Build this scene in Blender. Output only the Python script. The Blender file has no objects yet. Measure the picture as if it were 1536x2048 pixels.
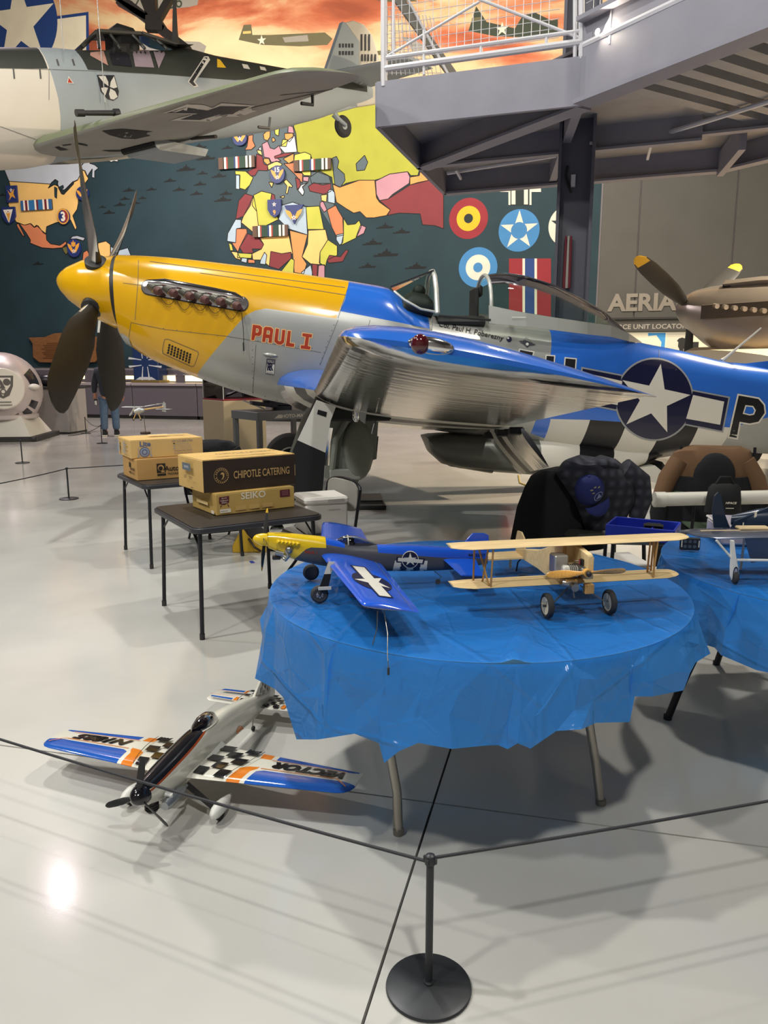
import bpy, bmesh, math, random
import numpy as np
from mathutils import Vector, Matrix, Euler
from mathutils.bvhtree import BVHTree
from mathutils.geometry import tessellate_polygon
random.seed(7)
C = bpy.context.scene.collection
SC = bpy.context.scene
V = Vector
R = math.radians
# ---------------------------------------------------------------- camera
CAMH, PITCH, FPX = 1.55, R(10.8), 1540.0
cam = bpy.data.cameras.new('camera'); camo = bpy.data.objects.new('camera', cam); C.objects.link(camo)
cam.sensor_fit = 'VERTICAL'; cam.sensor_height = 36.0; cam.sensor_width = 27.0
cam.lens = FPX / 2048 * 36.0; cam.clip_start = .05; cam.clip_end = 200
camo.location = (0, 0, CAMH); camo.rotation_euler = (math.pi/2 - PITCH, 0, 0)
SC.camera = camo
# ---------------------------------------------------------------- world, lamps, exposure
SC.view_settings.view_transform = 'Standard'; SC.view_settings.look = 'None'
SC.view_settings.gamma = 1.0; SC.view_settings.use_curve_mapping = False
SC.view_settings.exposure = 0.2
w = bpy.data.worlds.new('world'); SC.world = w; w.use_nodes = True
w.node_tree.nodes['Background'].inputs[0].default_value = (.72, .78, .86, 1)
w.node_tree.nodes['Background'].inputs[1].default_value = .02
def lamp(name, loc, watts, col=(1, .93, .82), size=.35, target=None, spot=None, blend=.6):
    l = bpy.data.lights.new(name, 'SPOT' if spot else 'AREA'); l.energy = watts; l.color = col
    if spot: l.spot_size = R(spot); l.spot_blend = blend; l.shadow_soft_size = size/2
    else: l.shape = 'DISK'; l.size = size
    o = bpy.data.objects.new(name, l); C.objects.link(o); o.location = loc
    d = (V(target) - V(loc)) if target else V((0, 0, -1))
    o.rotation_euler = d.to_track_quat('-Z', 'Y').to_euler()
    return o
MURW = (1, .91, .78)
NEUT, WARM2 = (1, .985, .93), (1, .94, .84)
WARM, COOL, PINK = (1, .86, .66), (.93, .97, 1), (1, .84, .9)
lamp('bay_or_fill_lamp', (-6.4, 13.6, 8.6), 26, (1, .80, .88), .2, (-1.5, 4, 0))
lamp('bay_or_fill_lamp', (-2.6, 7.6, 9.2), 330, NEUT, .4, (0, 2.5, 0))
lamp('bay_or_fill_lamp', (3.4, 5.6, 9.0), 250, WARM2, .4, (.5, 2, 0))
lamp('bay_or_fill_lamp', (-5.2, 2.2, 9.0), 330, NEUT, .4, (-1.5, 3, 0))
lamp('bay_or_fill_lamp', (1.2, -3.2, 9.0), 330, NEUT, .5, (0, 5, .5))
lamp('bay_or_fill_lamp', (-4.8, -2.2, 9.0), 230, NEUT, .5, (-1, 6, 1))
lamp('bay_or_fill_lamp', (8.5, 12.2, 7.5), 600, WARM, .5, (4.2, 12.2, 0))
lamp('soffit_lamp', (6.6, 10.3, 5.2), 620, (1, .80, .56), .3, (2.6, 10.8, 0))
lamp('bay_or_fill_lamp', (-8.5, 6.0, 9.0), 260, NEUT, .4, (-4.5, 10, 4))  # added fill that brightens the hanging fighter's nose, not a known fixture
lamp('bay_or_fill_lamp', (-9.0, 18.5, 8.6), 330, PINK, .6, (-7, 18, 0))
lamp('mural_lamp', (-6.5, 17.5, 8.9), 430, MURW, .8, (-5.5, 24, 6.6))
lamp('mural_lamp', (.5, 15.5, 8.9), 410, MURW, .8, (1.0, 22, 6.8))
lamp('mural_lamp', (5.0, 14.5, 8.9), 150, MURW, .8, (5.2, 21, 6.8))
# ---------------------------------------------------------------- pixel rays (photograph frame 1536 x 2048)
CP, SP = math.cos(PITCH), math.sin(PITCH)
def ray(px, py):
    x = (px-768)/FPX; y = (1024-py)/FPX
    return V((x, CP+SP*y, -SP+CP*y))
EYE = V((0, 0, CAMH))
def UY(px, py, Y): r = ray(px, py); return EYE + r*(Y/r.y)
def UZ(px, py, Z): r = ray(px, py); return EYE + r*((Z-CAMH)/r.z)
def UP(px, py, p0, n): r = ray(px, py); return EYE + r*((V(p0)-EYE).dot(n)/r.dot(n))
# ---------------------------------------------------------------- materials
def hexc(h):
    h = h.lstrip('#'); c = [int(h[i:i+2], 16)/255 for i in (0, 2, 4)]
    return tuple(x/12.92 if x <= .04045 else ((x+.055)/1.055)**2.4 for x in c)
MATS = {}
def mat(name, col=(.5, .5, .5), rough=.5, metal=0., bump=None, vary=None, coat=0., trans=0., ior=1.45, emit=0., alpha=1., stretch=(1, 1, 1), transl=0., sheen=0.):
    if name in MATS: return MATS[name]
    if isinstance(col, str): col = hexc(col)
    m = bpy.data.materials.new(name); m.use_nodes = True; nt = m.node_tree; b = nt.nodes['Principled BSDF']
    b.inputs['Base Color'].default_value = (*col, 1); b.inputs['Roughness'].default_value = rough
    b.inputs['Metallic'].default_value = metal; b.inputs['Coat Weight'].default_value = coat; b.inputs['Coat Roughness'].default_value = .08
    b.inputs['Transmission Weight'].default_value = trans; b.inputs['IOR'].default_value = ior; b.inputs['Alpha'].default_value = alpha
    b.inputs['Sheen Weight'].default_value = sheen
    if emit: b.inputs['Emission Color'].default_value = (*col, 1); b.inputs['Emission Strength'].default_value = emit
    if bump or vary:
        tc = nt.nodes.new('ShaderNodeTexCoord'); mp = nt.nodes.new('ShaderNodeMapping'); mp.inputs['Scale'].default_value = stretch
        nt.links.new(tc.outputs['Object'], mp.inputs[0])
    if vary:
        n = nt.nodes.new('ShaderNodeTexNoise'); n.inputs['Scale'].default_value = vary[0]; n.inputs['Detail'].default_value = 4
        nt.links.new(mp.outputs[0], n.inputs[0])
        r = nt.nodes.new('ShaderNodeValToRGB'); a = vary[1]
        r.color_ramp.elements[0].position = .3; r.color_ramp.elements[1].position = .7
        r.color_ramp.elements[0].color = (*[c*(1-a) for c in col], 1); r.color_ramp.elements[1].color = (*[min(1, c*(1+a)) for c in col], 1)
        nt.links.new(n.outputs[0], r.inputs[0]); nt.links.new(r.outputs[0], b.inputs['Base Color'])
    if bump:
        n = nt.nodes.new('ShaderNodeTexNoise'); n.inputs['Scale'].default_value = bump[0]; n.inputs['Detail'].default_value = 3
        nt.links.new(mp.outputs[0], n.inputs[0]); bp = nt.nodes.new('ShaderNodeBump'); bp.inputs['Strength'].default_value = bump[1]; bp.inputs['Distance'].default_value = bump[2] if len(bump) > 2 else .01
        nt.links.new(n.outputs[0], bp.inputs['Height']); nt.links.new(bp.outputs[0], b.inputs['Normal'])
    if transl:
        t = nt.nodes.new('ShaderNodeBsdfTranslucent'); t.inputs[0].default_value = (*col, 1); mx = nt.nodes.new('ShaderNodeMixShader'); mx.inputs[0].default_value = transl
        nt.links.new(b.outputs[0], mx.inputs[1]); nt.links.new(t.outputs[0], mx.inputs[2]); nt.links.new(mx.outputs[0], nt.nodes['Material Output'].inputs[0])
    MATS[name] = m; return m
def glassy(name, col=(.9, .95, .95), rough=.03, clear=.8):
    # thin glazing: clear pane with a glossy skin
    if name in MATS: return MATS[name]
    m = bpy.data.materials.new(name); m.use_nodes = True; nt = m.node_tree; nt.nodes.remove(nt.nodes['Principled BSDF'])
    t = nt.nodes.new('ShaderNodeBsdfTransparent'); t.inputs[0].default_value = (*[c*clear for c in col], 1)
    g = nt.nodes.new('ShaderNodeBsdfGlossy'); g.inputs['Roughness'].default_value = rough
    f = nt.nodes.new('ShaderNodeFresnel'); f.inputs[0].default_value = 1.33; mx = nt.nodes.new('ShaderNodeMixShader')
    nt.links.new(f.outputs[0], mx.inputs[0]); nt.links.new(t.outputs[0], mx.inputs[1]); nt.links.new(g.outputs[0], mx.inputs[2])
    nt.links.new(mx.outputs[0], nt.nodes['Material Output'].inputs[0]); MATS[name] = m; return m
# ---------------------------------------------------------------- mesh builder
def frame(o, x, y=None, z=None):
    x = V(x).normalized()
    if y is None: z = V(z).normalized(); y = z.cross(x).normalized(); z = x.cross(y)
    else: y = V(y); y = (y - x*y.dot(x)).normalized(); z = x.cross(y)
    m = Matrix.Identity(4)
    for i in range(3): m[i][0], m[i][1], m[i][2], m[i][3] = x[i], y[i], z[i], o[i]
    return m
def TR(x=0, y=0, z=0, rx=0, ry=0, rz=0): return Matrix.Translation((x, y, z)) @ Euler((R(rx), R(ry), R(rz))).to_matrix().to_4x4()
I4 = Matrix.Identity(4)
class MB:
    def __init__(s): s.v = []; s.f = []; s.m = []
    def add(s, vs, fs, mi=0, M=None):
        b = len(s.v); s.v += [(M @ V(p)) if M else V(p) for p in vs]
        for i, f in enumerate(fs): s.f.append([b+k for k in f]); s.m.append(mi[i] if isinstance(mi, list) else mi)
        return s
    def box(s, c, d, M=None, mi=0, ch=0):
        x, y, z = [k/2 for k in d]; ch = min(ch, x*.9, y*.9, z*.9)
        if ch <= 0:
            vs = [(a*x, b*y, e*z) for a in (-1, 1) for b in (-1, 1) for e in (-1, 1)]
            fs = [(0, 1, 3, 2), (4, 6, 7, 5), (0, 4, 5, 1), (2, 3, 7, 6), (0, 2, 6, 4), (1, 5, 7, 3)]
        else:
            vs = []; idx = {}
            for a in (-1, 1):
                for b in (-1, 1):
                    for e in (-1, 1):
                        for k in range(3):
                            q = [a*(x-ch), b*(y-ch), e*(z-ch)]; q[k] = [a*x, b*y, e*z][k]
                            idx[a, b, e, k] = len(vs); vs.append(tuple(q))
            fs = []
            for k in range(3):
                i, j = [(1, 2), (2, 0), (0, 1)][k]
                for sgn in (-1, 1):
                    q = []
                    for (p, r) in ((-1, -1), (1, -1), (1, 1), (-1, 1)):
                        t = [0, 0, 0]; t[k] = sgn; t[i] = p; t[j] = r; q.append(idx[t[0], t[1], t[2], k])
                    fs.append(tuple(q if sgn > 0 else q[::-1]))
                for p in (-1, 1):
                    for r in (-1, 1):
                        q = []
                        for (t_, kk) in ((-1, i), (1, i), (1, j), (-1, j)):
                            t = [0, 0, 0]; t[k] = t_; t[i] = p; t[j] = r; q.append(idx[t[0], t[1], t[2], kk])
                        fs.append(tuple(q if p*r > 0 else q[::-1]))
            for a in (-1, 1):
                for b in (-1, 1):
                    for e in (-1, 1):
                        q = [idx[a, b, e, k] for k in range(3)]; fs.append(tuple(q if a*b*e > 0 else q[::-1]))
        Mc = Matrix.Translation(c)
        return s.add(vs, fs, mi, (M @ Mc) if M else Mc)
    def tube(s, pts, r, n=8, mi=0, M=None, closed=False, cap=True, up=None):
        pts = [V(p) for p in pts]; k = len(pts); rs = r if isinstance(r, (list, tuple)) else [r]*k
        vs = []; ref = None
        for i, p in enumerate(pts):
            if closed: d = pts[(i+1) % k]-pts[i-1]
            else: d = pts[min(i+1, k-1)]-pts[max(i-1, 0)]
            d = d.normalized() if d.length > 1e-9 else V((0, 0, 1))
            if ref is None: ref = V(up) if up else (V((0, 0, 1)) if abs(d.z) < .9 else V((1, 0, 0)))
            a = (ref-d*ref.dot(d)); a = a.normalized() if a.length > 1e-6 else d.orthogonal().normalized(); ref = a; b = d.cross(a)
            vs += [p+(a*math.cos(2*math.pi*j/n)+b*math.sin(2*math.pi*j/n))*rs[i] for j in range(n)]
        fs = []
        for i in range(k if closed else k-1):
            i2 = (i+1) % k
            for j in range(n): fs.append((i*n+j, i*n+(j+1) % n, i2*n+(j+1) % n, i2*n+j))
        if cap and not closed: fs += [tuple(range(n))[::-1], tuple((k-1)*n+j for j in range(n))]
        return s.add(vs, fs, mi, M)
    def lathe(s, prof, M=None, n=24, mi=0, cap=True, arc=None):
        # prof: (r, h); axis z of M
        vs = []; k = len(prof)
        for r, h in prof: vs += [(r*math.cos(2*math.pi*j/n), r*math.sin(2*math.pi*j/n), h) for j in range(n)]
        fs = []
        for i in range(k-1):
            for j in range(n): fs.append((i*n+j, i*n+(j+1) % n, (i+1)*n+(j+1) % n, (i+1)*n+j))
        if cap: fs += [tuple(range(n))[::-1], tuple((k-1)*n+j for j in range(n))]
        return s.add(vs, fs, mi, M)
    def loft(s, rings, mi=0, M=None, cap=True, closed=True):
        n = len(rings[0]); vs = [p for r in rings for p in r]; fs = []
        for i in range(len(rings)-1):
            for j in range(n if closed else n-1): fs.append((i*n+j, i*n+(j+1) % n, (i+1)*n+(j+1) % n, (i+1)*n+j))
        if cap: fs += [tuple(range(n))[::-1], tuple((len(rings)-1)*n+j for j in range(n))]
        return s.add(vs, fs, mi, M)
    def prism(s, poly, z0, z1, M=None, mi=0):
        n = len(poly); vs = [(x, y, z0) for x, y in poly]+[(x, y, z1) for x, y in poly]
        a = sum(poly[i][0]*poly[(i+1) % n][1]-poly[(i+1) % n][0]*poly[i][1] for i in range(n))
        fs = [tuple(range(n))[::-1], tuple(range(n, 2*n))]+[(i, (i+1) % n, n+(i+1) % n, n+i) for i in range(n)]
        if a < 0: fs = [f[::-1] for f in fs]
        return s.add(vs, fs, mi, M)
    def ball(s, c, r, n=16, m=10, M=None, mi=0):
        r = r if isinstance(r, (tuple, list)) else (r, r, r); vs = [(0, 0, -r[2])]
        for i in range(1, m):
            a = math.pi*i/m-math.pi/2
            vs += [(r[0]*math.cos(a)*math.cos(2*math.pi*j/n), r[1]*math.cos(a)*math.sin(2*math.pi*j/n), r[2]*math.sin(a)) for j in range(n)]
        vs.append((0, 0, r[2])); fs = [(0, 1+(j+1) % n, 1+j) for j in range(n)]
        for i in range(m-2):
            for j in range(n): fs.append((1+i*n+j, 1+i*n+(j+1) % n, 1+(i+1)*n+(j+1) % n, 1+(i+1)*n+j))
        b = 1+(m-2)*n; fs += [(b+j, b+(j+1) % n, len(vs)-1) for j in range(n)]
        Mc = Matrix.Translation(c)
        return s.add(vs, fs, mi, (M @ Mc) if M else Mc)
    def bvh(s): return BVHTree.FromPolygons([tuple(p) for p in s.v], s.f)
def part(name, mb, mats, parent=None, smooth=True, label=None, kind=None, world=False, ang=35, bevel=0):
    me = bpy.data.meshes.new(name)
    vs = mb.v
    if world and parent is not None:
        Mi = wmat(parent).inverted(); vs = [Mi @ p for p in vs]
    me.from_pydata([tuple(p) for p in vs], [], mb.f)
    mats = mats if isinstance(mats, (list, tuple)) else [mats]
    for m in mats: me.materials.append(m)
    if len(mats) > 1: me.polygons.foreach_set('material_index', mb.m)
    if smooth:
        me.polygons.foreach_set('use_smooth', [True]*len(me.polygons)); me.set_sharp_from_angle(angle=R(ang))
    me.update()
    o = bpy.data.objects.new(name, me); C.objects.link(o)
    if parent is not None: o.parent = parent
    if label: o['label'] = label
    if not kind and name in ('printing', 'victory_bars', 'victory_marks', 'wing_print', 'tail_print', 'fin_print', 'cooling_vent', 'invasion_stripes', 'carving', 'fuselage_band', 'chevron_mark'): kind = 'stuff'   # fine flat print
    if kind: o['kind'] = kind
    if bevel:
        b = o.modifiers.new('edge', 'BEVEL'); b.width = bevel; b.segments = 2; b.limit_method = 'ANGLE'
    return o
def wmat(o):
    m = Matrix.LocRotScale(o.location, o.rotation_euler, o.scale)
    return (wmat(o.parent) @ m) if o.parent else m
def thing(name, label, cat, loc=(0, 0, 0), rz=0, group=None, rot=None):
    o = bpy.data.objects.new(name, None); C.objects.link(o); o.location = loc; o.rotation_euler = rot if rot else (0, 0, rz)
    o.empty_display_size = .1
    o['label'] = label; o['category'] = cat
    if group: o['group'] = group
    return o
def tag(o, label, cat, group=None):
    o['label'] = label; o['category'] = cat
    if group: o['group'] = group
    return o
def dup(root, loc=None, rz=None, label=None):
    def cp(o, par):
        c = o.copy(); C.objects.link(c); c.parent = par
        for ch in kids.get(o, []): cp(ch, c)
        return c
    kids = {}
    for o in C.objects:
        if o.parent: kids.setdefault(o.parent, []).append(o)
    r = cp(root, None)
    if loc is not None: r.location = loc
    if rz is not None: r.rotation_euler = (0, 0, rz)
    if label: r['label'] = label
    return r
# ---------------------------------------------------------------- flat print: polygons, lettering, roundels
def text2d(s, W=None, H=None, bold=0., shear=0., center=True):
    cu = bpy.data.curves.new('t', 'FONT'); cu.body = s; cu.offset = bold; cu.shear = shear; cu.resolution_u = 3
    ob = bpy.data.objects.new('t', cu); C.objects.link(ob); dg = bpy.context.evaluated_depsgraph_get(); me = ob.evaluated_get(dg).to_mesh()
    vs = np.array([tuple(v.co)[:2] for v in me.vertices], float); fs = [tuple(p.vertices) for p in me.polygons]
    ob.evaluated_get(dg).to_mesh_clear(); bpy.data.objects.remove(ob); bpy.data.curves.remove(cu)
    lo, hi = vs.min(0), vs.max(0); sz = hi-lo
    sy = H/sz[1] if H else W/sz[0]; sx = W/sz[0] if W else sy
    vs = (vs-(lo+hi)/2)*[sx, sy] if center else (vs-lo)*[sx, sy]
    return [tuple(v) for v in vs], fs
def poly2d(loops):
    if not isinstance(loops[0][0], (tuple, list, Vector)): loops = [loops]
    vs = [tuple(p)[:2] for l in loops for p in l]
    return vs, [tuple(t) for t in tessellate_polygon([[V((p[0], p[1], 0)) for p in l] for l in loops])]
def circ(r, n=28, c=(0, 0), a0=0): return [(c[0]+r*math.cos(a0+2*math.pi*i/n), c[1]+r*math.sin(a0+2*math.pi*i/n)) for i in range(n)]
def star(r, c=(0, 0), a=math.pi/2, k=.382, n=5): return [(c[0]+(r if i % 2 == 0 else r*k)*math.cos(a+math.pi*i/n), c[1]+(r if i % 2 == 0 else r*k)*math.sin(a+math.pi*i/n)) for i in range(2*n)]
def rect(x0, y0, x1, y1): return [(x0, y0), (x1, y0), (x1, y1), (x0, y1)]
def mirror(sh): return [([(-x, y) for x, y in vs], [f[::-1] for f in fs]) for vs, fs in sh]
class Print:
    """layers of flat print in one frame; later layers sit a hair prouder"""
    def __init__(s): s.mb = MB(); s.mats = []; s.h = 0
    def lay(s, sh, m, M, h=None, step=.0006):
        vs, fs = sh
        if m not in s.mats: s.mats.append(m)
        s.h = s.h+step if h is None else h
        out = []
        for f in fs:
            a = sum(vs[f[i]][0]*vs[f[(i+1) % len(f)]][1]-vs[f[(i+1) % len(f)]][0]*vs[f[i]][1] for i in range(len(f)))
            out.append(f if a > 0 else f[::-1])
        s.mb.add([(x, y, s.h) for x, y in vs], out, s.mats.index(m), M)
        return s
    def done(s, name, parent=None, label=None, kind=None, world=False): return part(name, s.mb, s.mats, parent, False, label, kind, world)
def refine(sh, mx):
    bm = bmesh.new(); vv = [bm.verts.new((x, y, 0)) for x, y in sh[0]]
    for f in sh[1]:
        try: bm.faces.new([vv[i] for i in f])
        except ValueError: pass
    for _ in range(7):
        bmesh.ops.triangulate(bm, faces=bm.faces[:])
        e = [x for x in bm.edges if x.calc_length() > mx]
        if not e: break
        bmesh.ops.subdivide_edges(bm, edges=e, cuts=1)
    bmesh.ops.triangulate(bm, faces=bm.faces[:])
    bm.verts.index_update(); out = ([(v.co.x, v.co.y) for v in bm.verts], [tuple(v.index for v in f.verts) for f in bm.faces]); bm.free(); return out
class Wrap:
    """print laid onto a curved skin: shapes are projected along -z of frame M onto bvh"""
    def __init__(s, bvh, M, mx=.06, off=.003, far=3.): s.b = bvh; s.M = M; s.mx = mx; s.off = off; s.mb = MB(); s.mats = []; s.far = far
    def lay(s, sh, m, step=.0007):
        if m not in s.mats: s.mats.append(m)
        vs, fs = refine(sh, s.mx); d = -(s.M.to_3x3() @ V((0, 0, 1))); pts = []; s.off += step
        for x, y in vs:
            o = s.M @ V((x, y, s.far/2)); h = s.b.ray_cast(o, d, s.far*2)
            pts.append(h[0]+(h[1] if h[1].dot(d) < 0 else -h[1])*s.off*.3-d*s.off*.7 if h[0] else None)
        ok = [f for f in fs if all(pts[i] is not None for i in f)]
        lim = s.mx*9
        ok = [f for f in ok if max((pts[f[0]]-pts[f[1]]).length, (pts[f[1]]-pts[f[2]]).length, (pts[f[0]]-pts[f[2]]).length) < lim]
        s.mb.add([p if p is not None else V((0, 0, 0)) for p in pts], ok, s.mats.index(m)); return s
    def done(s, name, parent, label=None): return part(name, s.mb, s.mats, parent, True, label)
def inpoly(x, y, P):
    c = False; j = len(P)-1
    for i in range(len(P)):
        if (P[i][1] > y) != (P[j][1] > y) and x < (P[j][0]-P[i][0])*(y-P[i][1])/(P[j][1]-P[i][1])+P[i][0]: c = not c
        j = i
    return c
def paint(mb, polys, ax=(0, 2), sel=None):
    """cut the skin along the edges of each colour zone and give the pieces their paint; zones are polygons in the plane ax"""
    bm = bmesh.new(); vv = [bm.verts.new(p) for p in mb.v]
    for f, m in zip(mb.f, mb.m):
        try: bm.faces.new([vv[i] for i in f]).material_index = m
        except ValueError: pass
    seen = set()
    for P, mi in polys:
        for i in range(len(P)):
            a, b = P[i], P[(i+1) % len(P)]; dx, dy = b[0]-a[0], b[1]-a[1]; L = math.hypot(dx, dy)
            if L < 1e-6: continue
            x0, x1, y0, y1 = min(a[0], b[0])-.05, max(a[0], b[0])+.05, min(a[1], b[1])-.05, max(a[1], b[1])+.05
            co = [0, 0, 0]; no = [0, 0, 0]; co[ax[0]], co[ax[1]] = a; no[ax[0]], no[ax[1]] = -dy/L, dx/L
            fs = []
            for f in bm.faces:
                xs = [v.co[ax[0]] for v in f.verts]; ys = [v.co[ax[1]] for v in f.verts]
                if max(xs) >= x0 and min(xs) <= x1 and max(ys) >= y0 and min(ys) <= y1: fs.append(f)
            g = set(fs); ed = {e for f in fs for e in f.edges}; ve = {v for f in fs for v in f.verts}
            bmesh.ops.bisect_plane(bm, geom=list(g)+list(ed)+list(ve), plane_co=co, plane_no=no, dist=1e-5)
    for f in bm.faces:
        c = f.calc_center_median()
        if sel and not sel(c): continue
        for P, mi in polys:
            if inpoly(c[ax[0]], c[ax[1]], P): f.material_index = mi
    bm.verts.index_update(); out = MB(); out.v = [v.co.copy() for v in bm.verts]; out.f = [[v.index for v in f.verts] for f in bm.faces]; out.m = [f.material_index for f in bm.faces]; bm.free(); return out
def airfoil(le, te, th, up=(0, 0, 1), n=10, camber=.02):
    le, te, up = V(le), V(te), V(up); c = te-le; L = c.length; pts = []
    xs = [.5*(1-math.cos(math.pi*i/n)) for i in range(n+1)]
    f = lambda x: 5*th*(.2969*math.sqrt(x)-.126*x-.3516*x*x+.2843*x**3-.1036*x**4)*L
    for x in xs[::-1]: pts.append(le+c*x+up*(f(x)+camber*L*4*x*(1-x)))
    for x in xs[1:-1]: pts.append(le+c*x+up*(-f(x)+camber*L*4*x*(1-x)))
    return pts
def interp(pts, x):
    if x <= pts[0][0]: return pts[0][1]
    for a, b in zip(pts, pts[1:]):
        if x <= b[0]: t = (x-a[0])/(b[0]-a[0]+1e-12); return a[1]+(b[1]-a[1])*t
    return pts[-1][1]
def smo(pts, x, d=.12):
    return sum(interp(pts, x+k*d)*wt for k, wt in ((-1, .2), (-.5, .2), (0, .2), (.5, .2), (1, .2)))
# ================================================================ SETTING
BY = R(15); E1 = V((math.cos(BY), -math.sin(BY), 0)); E2 = V((math.sin(BY), math.cos(BY), 0)); ZZ = V((0, 0, 1)); WD = 21.5
WM = frame(E2*WD, E1, ZZ)                 # wall frame: x along the wall, y up, z towards the hall
WMI = WM.inverted()
def WP(px, py): q = WMI @ UP(px, py, E2*WD, E2); return (q.x, q.y)
def crop(x0, y0, s): return lambda *p: [WP(x0+a/s, y0+b/s) for a, b in p]
# floor: epoxy slabs parted by saw-cut joints
m_floor = mat('floor_epoxy', (.55, .54, .51), .16, bump=(160, .03, .002), coat=.1)
nt = m_floor.node_tree; b = nt.nodes['Principled BSDF']
tc = nt.nodes.new('ShaderNodeTexCoord'); n1 = nt.nodes.new('ShaderNodeTexNoise'); n1.inputs['Scale'].default_value = .9; n1.inputs['Detail'].default_value = 6
nt.links.new(tc.outputs['Object'], n1.inputs[0]); r1 = nt.nodes.new('ShaderNodeValToRGB')
r1.color_ramp.elements[0].color = (.45, .442, .415, 1); r1.color_ramp.elements[1].color = (.54, .53, .495, 1); r1.color_ramp.elements[0].position = .35; r1.color_ramp.elements[1].position = .65
nt.links.new(n1.outputs[0], r1.inputs[0]); nt.links.new(r1.outputs[0], b.inputs['Base Color'])
n2 = nt.nodes.new('ShaderNodeTexNoise'); n2.inputs['Scale'].default_value = 5; n2.inputs['Detail'].default_value = 8; nt.links.new(tc.outputs['Object'], n2.inputs[0])
mr = nt.nodes.new('ShaderNodeMapRange'); mr.inputs[3].default_value = .11; mr.inputs[4].default_value = .17; nt.links.new(n2.outputs[0], mr.inputs[0]); nt.links.new(mr.outputs[0], b.inputs['Roughness'])
FY = R(13.6); f1 = V((math.cos(FY), -math.sin(FY), 0)); f2 = V((math.sin(FY), math.cos(FY), 0)); fo = V((.178, 2.53, 0))
FM = frame(fo, f1, f2)
mb = MB(); g = .004; xs = [-25, -8.0, 0, 8.0, 18]; ys = [-10, 0, 5.6, 11.2, 25]
for i in range(4):
    for j in range(4): mb.box(((xs[i]+xs[i+1])/2, (ys[j]+ys[j+1])/2, -.05), (xs[i+1]-xs[i]-2*g, ys[j+1]-ys[j]-2*g, .1), FM, 0)
mb.box((-3, 7, -.07), (44, 36, .1), FM, 1)
part('floor', mb, [m_floor, mat('joint', (.05, .05, .05), .9)], None, False, kind='structure')
m_plain = mat('plain_wall', (.34, .33, .34), .8); m_ceil = mat('ceiling_deck', (.10, .10, .11), .85)
part('ceiling', MB().box((-3, 7, 14.2), (46, 38, .3), FM), m_ceil, None, False, kind='structure')
part('wall_left', MB().box((-23.5, 7, 7), (.3, 36, 14.4), FM), m_plain, None, False, kind='structure')
part('wall_right', MB().box((16.5, 7, 7), (.3, 36, 14.4), FM), m_plain, None, False, kind='structure')
part('wall_front', MB().box((-3, -9.8, 7), (42, .3, 14.4), FM), m_plain, None, False, kind='structure')
wallb = part('wall_back', MB().box((-4, 7, -.17), (46, 14.4, .3), WM), mat('wainscot', (.26, .235, .245), .6), None, False, kind='structure')
# ---- painted mural on the back wall
x_teal0, x_teal1 = -24.0, WP(1197, 500)[0]; z_teal0 = WP(300, 735)[1]; z_split = WP(737, 207)[1]; x_left = -24.0
m_sky = mat('mural_sky', (.8, .3, .1), .75); nt = m_sky.node_tree; b = nt.nodes['Principled BSDF']
tc = nt.nodes.new('ShaderNodeTexCoord'); mp = nt.nodes.new('ShaderNodeMapping'); mp.inputs['Scale'].default_value = (.16, .16, .42); mp.inputs['Location'].default_value = (2.3, 0, .55); nt.links.new(tc.outputs['Object'], mp.inputs[0])
n1 = nt.nodes.new('ShaderNodeTexNoise'); n1.inputs['Scale'].default_value = 1.5; n1.inputs['Detail'].default_value = 9; n1.inputs['Roughness'].default_value = .55; n1.inputs['Distortion'].default_value = .5; nt.links.new(mp.outputs[0], n1.inputs[0])
r1 = nt.nodes.new('ShaderNodeValToRGB'); cr = r1.color_ramp
cr.elements[0].position = .33; cr.elements[0].color = (*hexc('#a05238'), 1); cr.elements[1].position = .68; cr.elements[1].color = (*hexc('#ecd8ae'), 1)
for p_, c_ in ((.39, '#c46a48'), (.455, '#d9926a'), (.485, '#dcb488'), (.55, '#e2ca9e')): e = cr.elements.new(p_); e.color = (*hexc(c_), 1)
nt.links.new(n1.outputs[0], r1.inputs[0]); nt.links.new(r1.outputs[0], b.inputs['Base Color'])
def P_(*a): return poly2d(list(a))
pr = Print(); pr.lay(poly2d(rect(x_left, z_split, x_teal1, 14.1)), m_sky, WM, .004); pr.done('painted_sky', wallb)
m_teal = mat('mural_teal', '#1c353e', .7, vary=(1.2, .12))
pr = Print(); pr.lay(poly2d(rect(x_teal0, z_teal0, x_teal1, z_split)), m_teal, WM, .004); pr.done('painted_ocean', wallb)
cm = lambda n, h: mat('mural_'+n, h, .7, vary=(2.5, .05))
GR, OR, YE, CRM, MA, PI_, LB, BR, TE, LG, DK = cm('green', '#a5a53a'), cm('orange', '#e59a55'), cm('yellow', '#d9cf5c'), cm('cream', '#edc074'), cm('maroon', '#7e3238'), cm('pink', '#b98794'), cm('lightblue', '#a9bccb'), cm('brown', '#cf9356'), cm('slate', '#55636a'), cm('paleblue', '#b6bcc8'), cm('outline', '#1a1614')
LG2, OR2, OCR = cm('pale', '#cfd4d6'), cm('terracotta', '#cf7d55'), cm('lime', '#bcbb4c')
pr = Print(); lv = [.0055]
def land(c, m, *pts):
    q = c(*pts); lv[0] += .00012; n = len(q)
    pr.lay(poly2d(q), m, WM, lv[0])
    for i in range(n):                     # thin dark border line
        a, b2 = V(q[i]), V(q[(i+1) % n]); d = b2-a
        if d.length < 1e-4: continue
        t = V((-d.y, d.x)).normalized()*.011
        pr.lay(([tuple(a-t), tuple(b2-t), tuple(b2+t), tuple(a+t)], [(0, 1, 2, 3)]), DK, WM, lv[0]+.0006)
c4 = crop(420, 220, 3.2); c7 = crop(400, 230, 5.908); c3 = crop(0, 230, 6.4)
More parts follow.
